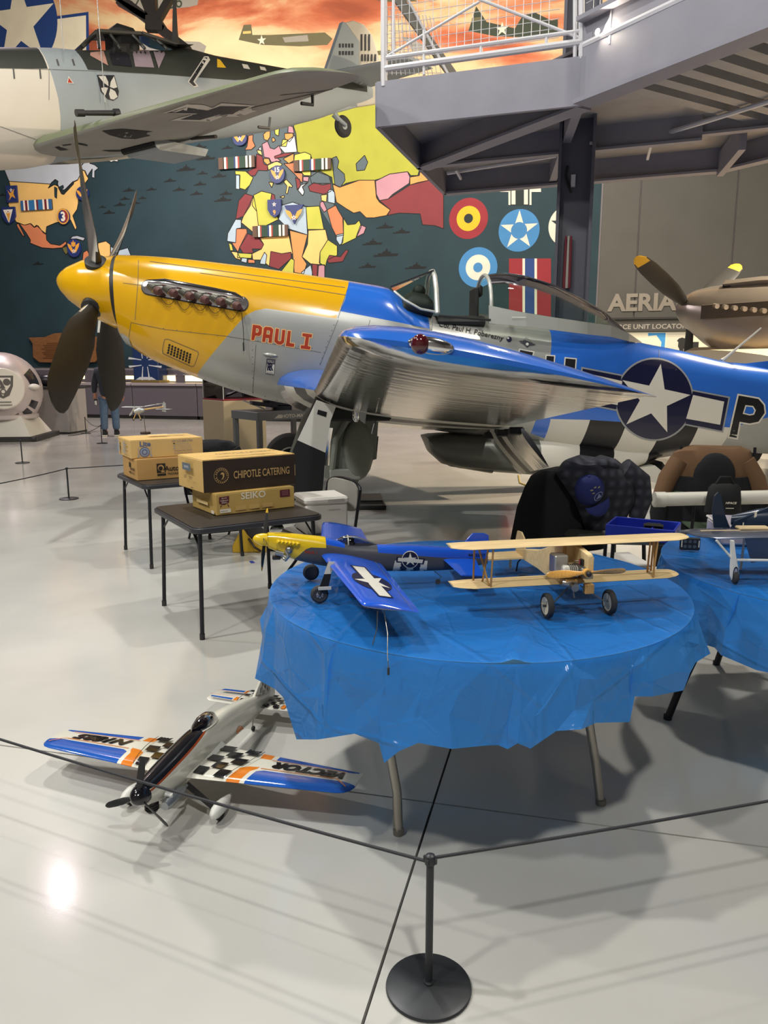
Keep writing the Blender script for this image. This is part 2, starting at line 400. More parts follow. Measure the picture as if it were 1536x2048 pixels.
pr.lay(poly2d(c4((235, 540), (275, 430), (230, 330), (240, 120), (560, 60), (780, 470), (800, 700), (860, 860), (800, 780), (700, 620), (430, 600))), TE, WM, .0054)
land(c4, GR, (535, 105), (560, 40), (700, -45), (1080, -62), (1110, -20), (1120, 170), (1340, 385), (1330, 420), (1285, 420), (1265, 395), (1150, 410), (1090, 440), (1055, 450), (955, 450), (870, 470), (830, 495), (785, 470), (780, 430), (700, 400), (655, 390), (650, 300), (560, 270), (550, 150))
land(c4, TE, (780, 310), (810, 297), (825, 330), (815, 370), (860, 410), (865, 450), (835, 495), (800, 480), (790, 400))
land(c4, TE, (935, 345), (990, 290), (1010, 335), (990, 385), (940, 390))
land(c4, TE, (640, 430), (700, 390), (760, 420), (775, 470), (650, 470))
land(c4, MA, (1085, 580), (1140, 570), (1280, 480), (1400, 450), (1440, 470), (1495, 540), (1495, 760), (1440, 740), (1360, 735), (1345, 665), (1210, 660), (1135, 675), (1155, 640))
land(c4, OR, (785, 475), (830, 495), (955, 450), (1055, 450), (1065, 560), (1085, 590), (1155, 640), (1130, 675), (1050, 690), (1000, 690), (960, 650), (920, 660), (870, 630), (810, 590), (800, 540))
land(c4, PI_, (1060, 455), (1090, 440), (1150, 410), (1265, 395), (1280, 430), (1275, 470), (1170, 540), (1140, 570), (1085, 580), (1065, 540))
land(c4, OR, (1280, 430), (1340, 420), (1345, 390), (1400, 450), (1330, 465), (1280, 480))
land(c4, MA, (630, 490), (665, 465), (720, 480), (775, 470), (775, 520), (730, 540), (640, 520))
land(c4, LB, (755, 520), (775, 505), (800, 530), (800, 600), (755, 590)); land(c4, CRM, (710, 545), (750, 540), (745, 590), (715, 580)); land(c4, PI_, (705, 590), (725, 585), (750, 640), (730, 655), (705, 615))
land(c4, OR2, (750, 640), (805, 610), (820, 640), (850, 690), (855, 800), (810, 810), (780, 750)); land(c4, OCR, (855, 690), (880, 735), (930, 730), (955, 705), (970, 745), (935, 820), (840, 865), (855, 800)); land(c4, PI_, (965, 735), (1000, 750), (985, 790), (935, 815)); land(c4, LB, (810, 800), (855, 790), (850, 850), (830, 865), (808, 830))
land(c4, CRM, (215, 680), (280, 550), (300, 650), (310, 740), (285, 790), (200, 720)); land(c4, MA, (185, 580), (225, 535), (275, 550), (260, 610), (215, 680), (165, 700)); land(c4, OCR, (280, 545), (330, 520), (395, 535), (385, 600), (440, 700), (360, 740), (310, 740), (300, 650), (270, 610)); land(c4, MA, (395, 535), (415, 545), (420, 600), (390, 580))
land(c4, LB, (165, 700), (200, 702), (200, 755), (170, 760), (165, 850), (110, 840), (115, 790)); land(c4, LB, (440, 700), (460, 610), (530, 590), (615, 620), (625, 800), (500, 760)); land(c4, OCR, (615, 620), (700, 615), (730, 765), (625, 765))
land(c4, CRM, (310, 820), (440, 800), (500, 770), (530, 920), (460, 925), (390, 905), (380, 1000), (330, 960), (275, 960), (270, 920), (330, 890), (345, 860)); land(c4, OR2, (170, 760), (235, 760), (240, 800), (190, 880), (180, 910), (140, 850), (165, 850)); land(c4, MA, (235, 790), (320, 820), (345, 860), (330, 890), (270, 890), (280, 915), (215, 920), (190, 880))
land(c4, BR, (510, 770), (625, 800), (610, 860), (590, 940), (620, 985), (600, 1050), (540, 1040), (530, 920)); land(c4, CRM, (630, 770), (740, 765), (755, 830), (705, 910), (705, 990), (645, 985), (590, 940), (625, 860)); land(c4, OCR, (755, 830), (815, 870), (815, 930), (750, 960), (740, 1000), (700, 980), (705, 910)); land(c4, MA, (750, 960), (765, 930), (835, 940), (870, 895), (888, 900), (850, 970), (760, 980))
land(c4, LB, (585, 1040), (645, 990), (660, 1060), (600, 1075)); land(c4, MA, (655, 985), (690, 990), (685, 1080), (655, 1060)); land(c4, PI_, (695, 995), (735, 990), (735, 1085), (690, 1080)); land(c4, MA, (390, 905), (460, 920), (520, 910), (520, 950), (440, 1020), (380, 1000)); land(c4, OCR, (520, 950), (540, 960), (535, 1050), (450, 1040))
land(c4, OCR, (120, 850), (140, 860), (150, 900), (130, 900)); land(c4, CRM, (135, 905), (175, 910), (200, 960), (165, 950)); land(c4, OCR, (180, 915), (270, 920), (265, 950), (175, 945)); land(c4, LB, (205, 945), (240, 950), (235, 980), (200, 970)); land(c4, OR2, (245, 955), (285, 960), (290, 980), (245, 980)); land(c4, LB, (325, 960), (350, 910), (365, 930), (355, 990), (320, 985))
land(c7, OCR, (415, 660), (540, 665), (630, 740), (590, 830), (535, 885), (470, 865), (475, 710), (420, 705)); land(c7, LB, (425, 710), (468, 712), (468, 880), (425, 875)); land(c7, MA, (670, 460), (740, 490), (755, 580), (800, 595), (800, 660), (690, 655), (650, 720), (600, 720), (560, 670), (660, 620)); land(c7, CRM, (672, 415), (725, 420), (740, 485), (690, 455)); land(c7, LG2, (720, 370), (730, 430), (690, 405))
land(c7, PI_, (735, 345), (800, 310), (830, 390), (880, 405), (940, 360), (970, 450), (900, 500), (960, 545), (845, 560), (820, 510), (760, 500)); land(c7, OR, (755, 515), (815, 515), (835, 570), (795, 590), (755, 550)); land(c7, CRM, (800, 595), (905, 545), (975, 580), (960, 600), (860, 620), (810, 655)); land(c7, CRM, (990, 790), (1020, 760), (1095, 840), (1085, 860), (1055, 845), (1035, 935), (1015, 925), (1030, 840)); land(c7, CRM, (945, 970), (1000, 950), (990, 985)); land(c7, CRM, (815, 795), (870, 800), (850, 860))
land(c7, OR, (750, 230), (800, 185), (830, 190), (830, 260), (800, 305), (760, 290)); land(c7, YE, (885, 180), (940, 155), (930, 250), (890, 230)); land(c7, OR, (850, 280), (870, 265), (895, 300), (860, 325)); land(c7, PI_, (1045, 125), (1100, 140), (1115, 220), (1040, 210)); land(c7, OR, (1000, 220), (1100, 215), (1105, 260), (1060, 320), (1005, 280)); land(c7, LG2, (940, 380), (1045, 300), (1120, 240), (1150, 440), (1000, 450)); land(c7, YE, (980, 290), (1040, 295), (1020, 375), (960, 370))
land(c7, OR, (985, 520), (1110, 455), (1110, 540), (1050, 575)); land(c7, MA, (880, 490), (1000, 450), (1120, 450), (1000, 495), (890, 515)); land(c7, YE, (1120, 470), (1240, 440), (1310, 470), (1310, 720), (1230, 715), (1110, 560)); land(c7, OR2, (990, 575), (1050, 575), (1115, 560), (1120, 680), (1215, 690), (1210, 810), (1120, 700)); land(c7, MA, (1130, 740), (1180, 760), (1190, 840), (1150, 885)); land(c7, LG2, (1195, 830), (1275, 800), (1210, 850), (1235, 910), (1215, 955), (1160, 890)); land(c7, PI_, (1220, 730), (1290, 730), (1280, 790), (1220, 780)); land(c7, OR2, (575, 245), (630, 235), (625, 300), (655, 370), (610, 410), (530, 415), (560, 370))
land(c3, LG, (55, 690), (-60, 420), (1110, 420), (1110, 530), (1040, 660), (1060, 700), (1000, 830), (930, 860), (810, 980), (760, 930), (720, 830), (650, 885), (120, 850)); land(c3, LG, (1035, 660), (1130, 560), (1190, 560), (1200, 580), (1150, 620), (1215, 640), (1265, 680), (1215, 720), (1215, 810), (1180, 800), (1185, 690), (1150, 740), (1120, 790), (1080, 710), (1045, 700))
land(c3, CRM, (120, 850), (650, 885), (620, 940), (700, 890), (740, 910), (760, 930), (800, 1010), (840, 980), (930, 870), (1000, 835), (1055, 710), (1095, 715), (1135, 820), (1090, 880), (1010, 970), (1005, 1130), (990, 1210), (935, 1290), (985, 1440), (970, 1475), (905, 1340), (720, 1380), (600, 1430), (590, 1520), (540, 1480), (470, 1410), (440, 1440), (390, 1390), (320, 1410), (210, 1370), (110, 1150), (140, 930))
land(c3, m_teal, (620, 940), (660, 870), (710, 825), (750, 850), (740, 890), (670, 900)); land(c3, m_teal, (700, 920), (735, 940), (730, 1070), (705, 1050)); land(c3, m_teal, (750, 930), (810, 900), (820, 930), (790, 960), (860, 960), (940, 850), (950, 880), (820, 1020), (790, 1010))
land(c3, OR2, (220, 1380), (320, 1410), (400, 1390), (450, 1440), (490, 1415), (560, 1510), (595, 1530), (600, 1600), (650, 1650), (770, 1670), (850, 1615), (855, 1650), (800, 1700), (680, 1710), (540, 1700), (390, 1640), (395, 1600), (340, 1510), (260, 1400)); land(c3, OR2, (215, 1400), (240, 1390), (300, 1510), (320, 1560), (295, 1545), (230, 1440)); land(c3, LG, (900, 1590), (930, 1555), (990, 1545), (1060, 1565), (1095, 1575), (1070, 1610), (980, 1585))
land(c3, cm('olive', '#6f6a35'), (800, 1700), (855, 1680), (880, 1750), (850, 1790), (820, 1750)); land(c3, OR2, (1070, 1760), (1120, 1730), (1175, 1850), (1175, 1960), (1050, 1960)); land(c3, MA, (1130, 1730), (1190, 1680), (1260, 1760), (1230, 1960), (1180, 1960), (1175, 1850)); land(c3, CRM, (1260, 1640), (1360, 1615), (1415, 1660), (1420, 1960), (1230, 1960)); land(c3, LB, (1420, 1680), (1500, 1740), (1640, 1700), (1740, 1960), (1420, 1960)); land(c3, LG2, (1395, 490), (1500, 490), (1515, 600), (1460, 590), (1430, 605), (1395, 590))
pr.done('painted_land', wallb)
# warships: small flat silhouettes
pr = Print(); m_ship = cm('ship', '#0c1214')
ship = lambda x, y, L: poly2d([(x+L*a, y+L*b2) for a, b2 in ((-.5, 0), (.42, 0), (.5, .09), (.2, .1), (.18, .17), (.08, .17), (.06, .26), (.02, .3), (-.02, .2), (-.12, .18), (-.14, .12), (-.3, .12), (-.32, .06), (-.46, .07))])
for px, py, wd in [(218, 428, 32), (285, 398, 20), (240, 412, 30), (205, 416, 20), (258, 383, 30), (303, 381, 26), (340, 364, 30), (372, 342, 44), (405, 349, 26), (438, 355, 34), (412, 320, 44), (455, 298, 26), (398, 297, 36), (400, 371, 30), (452, 390, 30), (446, 403, 40), (358, 382, 30), (393, 390, 30), (770, 457, 36), (803, 467, 36), (745, 490, 42), (772, 513, 52), (735, 536, 36), (832, 538, 44), (250, 400, 26), (76, 530, 30), (5, 392, 22), (270, 408, 26)]:
    x, y = WP(px, py); pr.lay(ship(x, y, wd/1540*22), m_ship, WM, .0056)
pr.done('painted_ships', wallb)
# aircraft and insignia painted in the sky
pr = Print(); pr.h = .0045; c1 = crop(0, 0, 2); c2 = crop(740, 0, 1.93); m_ol, m_gp, m_dg = cm('olivedrab', '#6b6549'), cm('silverplane', '#9d968c'), cm('darkgreen', '#3c4436'); m_wh, m_bl = cm('white', '#e9dfc6'), cm('navy', '#24417e')
def skyp(c, m, *p): pr.lay(poly2d(c(*p)), m, WM)
skyp(c1, m_ol, (955, 160), (975, 100), (1005, 98), (1010, 140), (1080, 140), (1300, 130), (1330, 155), (1310, 180), (1200, 186), (1050, 180)); skyp(c1, m_gp, (1130, 150), (1230, 140), (1235, 165), (1140, 170)); skyp(c1, CRM, (972, 126), (1004, 124), (1004, 134), (972, 136))
x, y = c1((1047, 162))[0]; pr.lay(poly2d(star(.14, (x, y))), m_wh, WM)
skyp(c1, m_gp, (500, -30), (800, -30), (790, 20), (760, 28), (700, 35), (600, 50), (520, 20)); skyp(c1, m_gp, (725, 175), (740, 165), (800, 168), (826, 185), (815, 215), (760, 205)); skyp(c1, m_ol, (1500, 205), (1560, 200), (1570, 218), (1500, 222))
x, y = c1((625, 17))[0]; pr.lay((lambda t: ([(a+x, b2+y) for a, b2 in t[0]], t[1]))(text2d('Y F D86', H=.34)), m_dg, WM)
skyp(c2, m_dg, (380, 120), (410, 25), (450, 85), (560, 110), (590, 60), (640, 50), (700, 80), (725, 75), (725, 130), (600, 145), (480, 140)); skyp(c2, m_ol, (393, 70), (428, 66), (428, 80), (393, 84)); x, y = c2((510, 113))[0]; pr.lay(poly2d(star(.17, (x, y))), m_wh, WM)
skyp(c2, m_gp, (120, 140), (160, 150), (235, 190), (300, 190), (300, 205), (180, 215)); skyp(c2, m_ol, (-40, -12), (130, -12), (190, 6), (60, 8))
x, y = c1((80, 92))[0]; rr = abs(c1((232, 92))[0][0]-x)
skyp(c1, m_bl, (180, 72), (355, 48), (358, 205), (180, 205)); skyp(c1, m_wh, (190, 82), (345, 62), (346, 205), (190, 205)); pr.lay(poly2d(circ(rr, 48, (x, y))), m_bl, WM); pr.lay(poly2d(star(rr*.98, (x, y), R(90))), m_wh, WM)
pr.done('painted_aircraft', wallb)
# roundels and flags painted on the teal
pr = Print(); pr.h = .0056; RB, RW, RR_, RY, RK = cm('blue', '#3f7fb6'), cm('offwhite', '#d8d2c4'), cm('red', '#8e2630'), cm('gold', '#e3b023'), cm('black', '#1e2a2a')
def rings(px, py, *rs):
    c = WP(px, py)
    for r, m in rs: pr.lay(poly2d(circ(r/1540*19.6, 40, c)), m, WM)
    return c
rings(937, 437, (41, RR_), (25, RY), (9.5, RK)); c = rings(1038, 461, (42, RB)); k = 19.6/1540; pr.lay(poly2d(star(40*k, c)), RW, WM); pr.lay(poly2d(circ(16.5*k, 32, c)), RB, WM)
rings(1138, 452, (41, RW)); c = WP(1138, 452); pr.lay(poly2d(star(38*k, c)), RK, WM); rings(956, 535, (41, RB), (26, RW), (10, RB))
for a, b2, m in ((1018, 1045, RR_), (1045, 1050, RW), (1050, 1069, m_bl), (1069, 1074, RW), (1074, 1102, RR_)):
    q = [WP(a, 517), WP(b2, 517), WP(b2, 640), WP(a, 640)]; pr.lay(poly2d(q[::-1]), m, WM, .008)
for q, m in (([(1000, 376), (1082, 376), (1082, 384), (1000, 384)], RW), ([(1017, 376), (1063, 376), (1063, 410), (1017, 410)], RW), ([(1021, 376), (1059, 376), (1059, 411), (1021, 411)], RK), ([(1023, 376), (1031, 376), (1031, 409), (1023, 409)], RW), ([(1048, 376), (1056, 376), (1056, 409), (1048, 409)], RW)): pr.lay(poly2d([WP(*t) for t in q]), m, WM)
pr.done('painted_roundels', wallb)
# dark panels to the right of the mural, each its own board with a shadow gap
m_pan = mat('wall_panel', '#56544f', .65, vary=(1.5, .05))
xp = [x_teal1+.03, WP(1275, 500)[0], WP(1465, 500)[0], WP(1465, 500)[0]+2.5, WP(1465, 500)[0]+5.0]
for a, b2 in zip(xp, xp[1:]): part('panel', MB().box(((a+b2)/2, 7.3, .02), (b2-a-.03, 12.8, .05), WM, 0, .008), m_pan, wallb, False)
# raised lettering on the panels
m_let = mat('letter', '#8f877c', .6)
def wall_text(s, px0, px1, pyb, pyt, h=.06, m=None, th=.03, name='lettering', parent=wallb):
    a, b2 = WP(px0, pyb), WP(px1, pyb); c = WP((px0+px1)/2, (pyb+pyt)/2); H = abs(WP(px0, pyt)[1]-a[1]); vs, fs = text2d(s, abs(b2[0]-a[0]), H, bold=.035)
    mb = MB(); mb.add([(x+c[0], y+c[1], h) for x, y in vs], fs, 0, WM)
    o = part(name, mb, m or m_let, parent, False); md = o.modifiers.new('depth', 'SOLIDIFY'); md.thickness = th; md.offset = 0
wall_text('AERIAL', 1214, 1376, 622, 587); wall_text('CK', 1478, 1532, 608, 573)
# locator-map exhibit under the lettering
ex = thing('locator_exhibit', 'lit exhibit board with grey title header below the raised wall lettering', 'exhibit', E2*(WD-.35)+E1*WP(1330, 700)[0], -BY)
EM = frame(E2*(WD-.5), E1, ZZ)
def EP(px, py): q = EM.inverted() @ UP(px, py, E2*(WD-.5), E2); return (q.x, q.y)
q0, q1 = EP(1215, 745), EP(1560, 632)
part('header', MB().box(((q0[0]+q1[0])/2, (EP(1300, 641)[1]+EP(1300, 663)[1])/2, -.1), (q1[0]-q0[0], abs(EP(1300, 641)[1]-EP(1300, 663)[1]), .3), EM, 0, .01), mat('header_grey', '#4a4844', .6), ex, False, world=True)
part('header_cap', MB().box(((q0[0]+q1[0])/2, EP(1300, 637)[1], -.08), (q1[0]-q0[0], .05, .4), EM), mat('cap_black', (.02, .02, .02), .5), ex, False, world=True)
part('board', MB().box(((q0[0]+q1[0])/2, EP(1300, 664)[1]-.7, -.12), (q1[0]-q0[0], 1.4, .06), EM), mat('board_cream', '#e6dcc0', .6, emit=.25), ex, False, world=True)
pr = Print(); y0, y1 = EP(1300, 664)[1], EP(1300, 720)[1]; xa, xb, xc, xd = EP(1296, 680)[0], EP(1331, 680)[0], EP(1334, 680)[0], EP(1377, 680)[0]; MW = EM @ Matrix.Translation((0, 0, -.085))
pr.lay(poly2d(rect(xa, y1, xb, y0-.02)), mat('map_blue', '#3f97d8', .6, emit=.12), MW); pr.lay(poly2d([(xa-.02, y1), (xa-.02, y0-.1), (xa+.2, y0-.08), (xa+.33, y0-.25), (xa+.32, y0-.5), (xa+.2, y1)]), mat('board_cream'), MW)
pr.lay(poly2d(rect(xc, y1, xd, y0-.02)), mat('board_pale', '#d9d2bc', .6, emit=.2), MW); cx = EP(1364, 690)
pr.lay(poly2d([(cx[0]+a*.24, cx[1]+b2*.3) for a, b2 in ((-.5, .35), (-.3, .55), (0, .62), (.3, .55), (.5, .35), (.35, .25), (.36, -.1), (.2, -.35), (.25, -.8), (.45, -1.4), (-.45, -1.4), (-.25, -.8), (-.2, -.35), (-.36, -.1), (-.35, .25))]), mat('cap_black'), MW)
x0, x1 = EP(1378, 690)[0], EP(1398, 690)[0]; pr.lay(poly2d(rect(x0, y1, x1, y0-.25)), mat('cap_black'), MW)
pr.done('map_print', ex, world=True)
vs, fs = text2d('FORCE UNIT LOCATOR MAP', EP(1405, 650)[0]-EP(1218, 650)[0], .12, bold=.02); c = EP(1311, 653); pr = Print(); pr.lay(([(x+c[0], y+c[1]) for x, y in vs], fs), mat('letter_pale', '#a39d94', .6), EM @ Matrix.Translation((0, 0, .052))); pr.done('lettering', ex, world=True)
# ---------------------------------------------------------------- plaques hung on the mural
def ribbon(px0, px1, pyt, pyb, cols, label, slope=0.):
    a, b2 = WP(px0, (pyt+pyb)/2), WP(px1, (pyt+pyb)/2); H = abs(WP(px0, pyt)[1]-WP(px0, pyb)[1]); W = b2[0]-a[0]; c = WM @ V(((a[0]+b2[0])/2, (a[1]+b2[1])/2, .09))
    t = thing('service_ribbon', label, 'ribbon', c, group='service ribbon plaques on the mural', rot=WM.to_euler())
    part('backing', MB().box((0, 0, -.04), (W, H, .05), None, 0, .006), mat('cap_black'), t, False)
    s = sum(k for k, _ in cols); x = -W/2
    for k, h in cols:
        wd = W*k/s; part('stripe', MB().box((x+wd/2, 0, 0), (wd, H, .03)), mat('rib_'+h, h, .6), t, False); x += wd
EU = [(9, '#5d4436'), (2, '#151515'), (4, '#efe3cf'), (3, '#9a3a34'), (12, '#1f3d2e'), (3, '#22366e'), (4, '#efe3cf'), (3, '#9a3a34'), (12, '#1f3d2e'), (4, '#efe3cf'), (3, '#151515'), (4, '#efe3cf'), (6, '#5d4436')]
AM = [(6, '#2f5f95'), (4, '#efe3d8'), (5, '#6e2029'), (3, '#efe3d8'), (13, '#2f6ea3'), (4, '#efe3d8'), (4, '#6e2029'), (10, '#2f6ea3'), (4, '#efe3d8'), (5, '#6e2029'), (4, '#efe3d8'), (6, '#2f5f95')]
ribbon(46, 107, 401, 421, AM, 'blue, white and red striped ribbon plaque on the yellow United States')
ribbon(440, 512, 315, 338, EU, 'green and brown striped ribbon plaque left of France, the leftmost of its kind'); ribbon(590, 664, 320, 342, EU, 'green and brown striped ribbon plaque left of the hanging tail wheel'); ribbon(508, 578, 452, 474, EU, 'green and brown striped ribbon plaque on West Africa above the yellow nose')
def emblem(px, py, wpx, hpx, base, label, kind):
    c2d = WP(px, py); W = abs(WP(px+wpx/2, py)[0]-WP(px-wpx/2, py)[0])/2; H = abs(WP(px, py-hpx/2)[1]-WP(px, py+hpx/2)[1])/2; c = WM @ V((*c2d, .05))
    t = thing('unit_emblem', label, 'emblem', c, group='air force emblems on the mural', rot=WM.to_euler()); gold, wh, nv, rd = mat('em_gold', '#dc9b3c', .5), mat('em_white', '#ebe4d6', .5), mat('em_navy', '#22306a', .5), mat('em_red', '#96302e', .5)
    out = {'disc': [(W*x, H*y) for x, y in circ(1, 28)], 'shield': [(-W, H), (W, H), (W, -.1*H), (.6*W, -.7*H), (0, -H), (-.6*W, -.7*H), (-W, -.1*H)], 'tri': [(-W, H), (W, H), (0, -H)], 'square': rect(-W, -H, W, H)}[base]
    part('plaque', MB().prism(out, -.02, .04), nv, t, False); pr = Print(); pr.h = .041; k = lambda q: [(W*x, H*y) for x, y in q]
    wing = lambda s: [(s*.08, -.35), (s*.3, -.5), (s*.75, .1), (s*.9, .55), (s*.6, .45), (s*.35, .3), (s*.2, .0)]
    if 'rim' in kind: pr.lay(poly2d(k(circ(.98, 28))), gold, I4); pr.lay(poly2d(k(circ(.8, 28))), nv, I4)
    if 'half' in kind: pr.lay(poly2d(k([(0, .8), (.5, .62), (.78, .1), (.6, -.5), (0, -.8)])), rd, I4)
    if 'wings' in kind: pr.lay(poly2d(k(wing(1))), gold, I4); pr.lay(poly2d(k(wing(-1))), gold, I4)
    if 'eagle' in kind: pr.lay(poly2d(k([(-.7, .5), (-.3, .1), (.2, .3), (.6, .6), (.4, 0), (.7, -.6), (.1, -.3), (-.6, -.8), (-.3, -.3)])), gold, I4)
    if 'flame' in kind: pr.lay(poly2d(k([(-.3, .3), (-.3, .7), (-.1, .6), (0, .95), (.12, .6), (.32, .7), (.3, .3), (0, .1)])), gold, I4)
    if 'vee' in kind: pr.lay(poly2d(k([(-.75, .7), (.75, .7), (.06, -.8), (-.06, -.8)])), wh, I4); pr.lay(poly2d(k([(-.35, .35), (.35, .35), (0, -.8)])), gold, I4)
    sy = {'low': -.35, 'mid': -.05, 'top': .45}.get(kind[-1], -.3); r = .34*min(W, H)/1; pr.lay(poly2d([(x, y+sy*H) for x, y in star(r)]), wh, I4); pr.lay(poly2d(circ(r*.25, 12, (0, sy*H))), rd, I4)
    for s in kind:
        if s.isdigit():
            ty = .5 if s == '15' else (-.45 if s == '9' else 0); sh = text2d(s, H=H*(.55 if s != '3' else 1.2), bold=.03); pr.lay(([(x, y+ty*H) for x, y in sh[0]], sh[1]), wh if s != '9' else gold, I4)
    pr.done('device', t)
emblem(482, 278, 28, 30, 'disc', 'round winged star emblem just under the hanging fighter, left of Britain', ('wings', 'mid')); emblem(557, 350, 29, 36, 'disc', 'round emblem with 15 and gold wings on Italy', ('wings', '15', 'low')); emblem(551, 418, 27, 36, 'shield', 'blue shield emblem with a star over a 9 on North Africa', ('9', 'top')); emblem(590, 430, 38, 38, 'tri', 'dark blue triangle emblem with gold wings on Libya', ('wings', 'low'))
emblem(130, 434, 24, 32, 'disc', 'gold rimmed round emblem with a 3 near Florida', ('rim', 'half', '3', 'low')); emblem(27, 389, 21, 33, 'square', 'blue square emblem with a gold eagle by the Pacific coast', ('eagle', 'top')); emblem(21, 432, 26, 34, 'shield', 'shield emblem with a white vee and gold rays, leftmost on the mural', ('vee', 'top')); emblem(168, 388, 25, 28, 'disc', 'round blue emblem half hidden behind the upright propeller blade', ('wings', 'low')); emblem(151, 497, 27, 36, 'disc', 'round emblem with gold wings and flame above the yellow spinner', ('wings', 'flame', 'low'))
# carved wooden plaque at the left
pc = WP(136, 696); q0, q1 = WP(64, 726), WP(206, 664); W, H = (q1[0]-q0[0])/2, (q1[1]-q0[1])/2
t = thing('wooden_plaque', 'carved brown wooden plaque on the wall behind the propeller blade', 'plaque', WM @ V((*pc, .08)), rot=WM.to_euler())
part('board', MB().prism([(W*x, H*y) for x, y in ((-1, .7), (-.55, .72), (-.3, .95), (0, 1), (.3, .95), (.55, .72), (1, .7), (.9, .3), (.92, -.6), (.75, -.95), (0, -1), (-.75, -.95), (-.92, -.6), (-.9, .3))], -.06, .05), mat('plaque_wood', '#7a5230', .5, vary=(6, .18), stretch=(1, 5, 1)), t, False, bevel=.02)
pr = Print(); pr.h = .053; pr.lay(poly2d(circ(.1, 20, (0, H*.6))), mat('em_navy'), I4); pr.lay(poly2d(star(.1, (0, H*.6))), mat('em_white'), I4)
for i in range(9):
    wd = W*(.5 if i == 0 else random.uniform(.55, .72)); y = H*(.3-i*.12); pr.lay(poly2d(rect(-wd, y-.018, wd, y+.018)), mat('plaque_groove', '#5b3818', .6), I4)
pr.done('carving', t)
# ================================================================ WALKWAY, COLUMN, TRUSS
m_steel = mat('painted_steel', '#7f7e88', .55, vary=(3, .06)); m_rail = mat('rail_white', '#bdbcc0', .45); m_deck = mat('deck_metal', '#8f8d8c', .6, vary=(4, .1)); m_col = mat('column_paint', '#54545e', .5)
ZB = 4.08; A_ = UZ(755, 255, ZB); B_ = UZ(1163, 212, ZB); RL = UZ(890, 390, ZB); RR2 = UZ(1440, 345, ZB); P1 = UZ(1536, 78, ZB); P2 = UZ(845, 340, ZB)
d1 = (B_-A_).normalized(); d2 = (P1-P2).normalized(); nA = V((-d1.y, d1.x, 0)); ZT = UP(755, 165, A_, nA).z
wk = thing('walkway', 'grey steel walkway with white railings crossing the upper right', 'walkway', (A_+RR2)/2*1.0)
def bar(p0, p1, w_, h_, mb=None, up=ZZ, off=(0, 0)):
    p0, p1 = V(p0), V(p1); M = frame(p0, p1-p0, None, up); L = (p1-p0).length
    return (mb or MB()).box((L/2, off[0], off[1]), (L, w_, h_), M)
def ibeam(p0, p1, h, wf, t=.03):            # p0,p1 at the bottom
    mb = MB(); bar(p0, p1, wf, t, mb, off=(0, t/2)); bar(p0, p1, wf, t, mb, off=(0, h-t/2)); bar(p0, p1, t, h-2*t, mb, off=(0, h/2)); return mb
hb = ZT-ZB
part('fascia', bar(A_+ZZ*hb/2, B_+ZZ*hb/2, .05, hb), m_steel, wk, False, world=True)
part('fascia', bar(A_+ZZ*hb*.5, RL+ZZ*hb*.5, .05, hb), m_steel, wk, False, world=True)
part('beam', ibeam(RL, RR2, .5, .16), m_steel, wk, False, world=True)
part('beam', ibeam(P2, P2+d2*((B_-P2).dot(d2)-.05), .55, .2), m_steel, wk, False, world=True)
B2 = P2+d2*(B_-P2).dot(d2)
part('beam', ibeam(B_-d2*.0, B_+d2*7, .78, .24, .04), m_steel, wk, False, world=True)
part('beam', ibeam(RR2, RR2+d2*6.5, .5, .16), m_steel, wk, False, world=True)
m1, m2_ = UZ(1080, 306, ZB+.1), UZ(1536, 258, ZB+.1); part('beam', ibeam(m1, m1+(m2_-m1)*1.5, .4, .12), m_steel, wk, False, world=True)
part('cross_beam', ibeam(A_+(RL-A_)*.55+ZZ*.02, A_+(RL-A_)*.55+(RR2-RL)*.9+ZZ*.02, .4, .12), m_steel, wk, False, world=True)
part('cross_beam', bar(B_+ZZ*.3, RL+(RR2-RL)*.42+ZZ*.3, .1, .5), m_steel, wk, False, world=True)
part('cross_beam', bar(UZ(1487, 272, ZB+.1), RR2+ZZ*.1, .08, .3), m_steel, wk, False, world=True)
# deck plates: landing and the leg towards the right, ribbed below
ps = [A_, B_, B_+d2*7, RR2+d2*6.5, RR2, RL]; mb = MB(); mb.prism([(p.x, p.y) for p in ps], ZT-.14, ZT-.09)
dk = part('deck', mb, m_deck, wk, False, world=True)
mb = MB(); s2 = (RR2-B_); s2 = (s2-d2*s2.dot(d2))
for i in range(24):
    o = B_+d2*(.15+i*.29); mb = MB(); bar(o+V((0, 0, hb-.2)), o+s2*.97+V((0, 0, hb-.2)), .14, .09, mb); part('deck_rib', mb, m_deck, wk, False, world=True)
part('splice_plate', bar(B_+d1*-.02+ZZ*hb*.52-nA*.04, B_+d1*.18+ZZ*hb*.52-nA*.04, .02, hb*.9), m_steel, wk, False, world=True)
for k in (.3, .5, .7): part('bolt', MB().ball(B_+d1*.08-nA*.06+ZZ*hb*k, .022, 8, 6), m_steel, wk, world=True)
# pipes and conduit under the deck
pq = [UZ(x, y, ZB+.12) for x, y in ((895, 346), (1180, 300), (1290, 292))]+[UZ(x, y, ZB+.16) for x, y in ((1300, 276), (1420, 240), (1560, 196))]
part('sprinkler_pipe', MB().tube(pq, .028, 8), m_rail, wk, world=True)
for x, y, x2, y2 in ((912, 340, 922, 358), (1305, 278, 1295, 318), (1182, 300, 1182, 286)): part('sprinkler_head', bar(UZ(x, y, ZB+.1), UZ(x2, y2, ZB+.02), .03, .03), m_rail, wk, False, world=True)
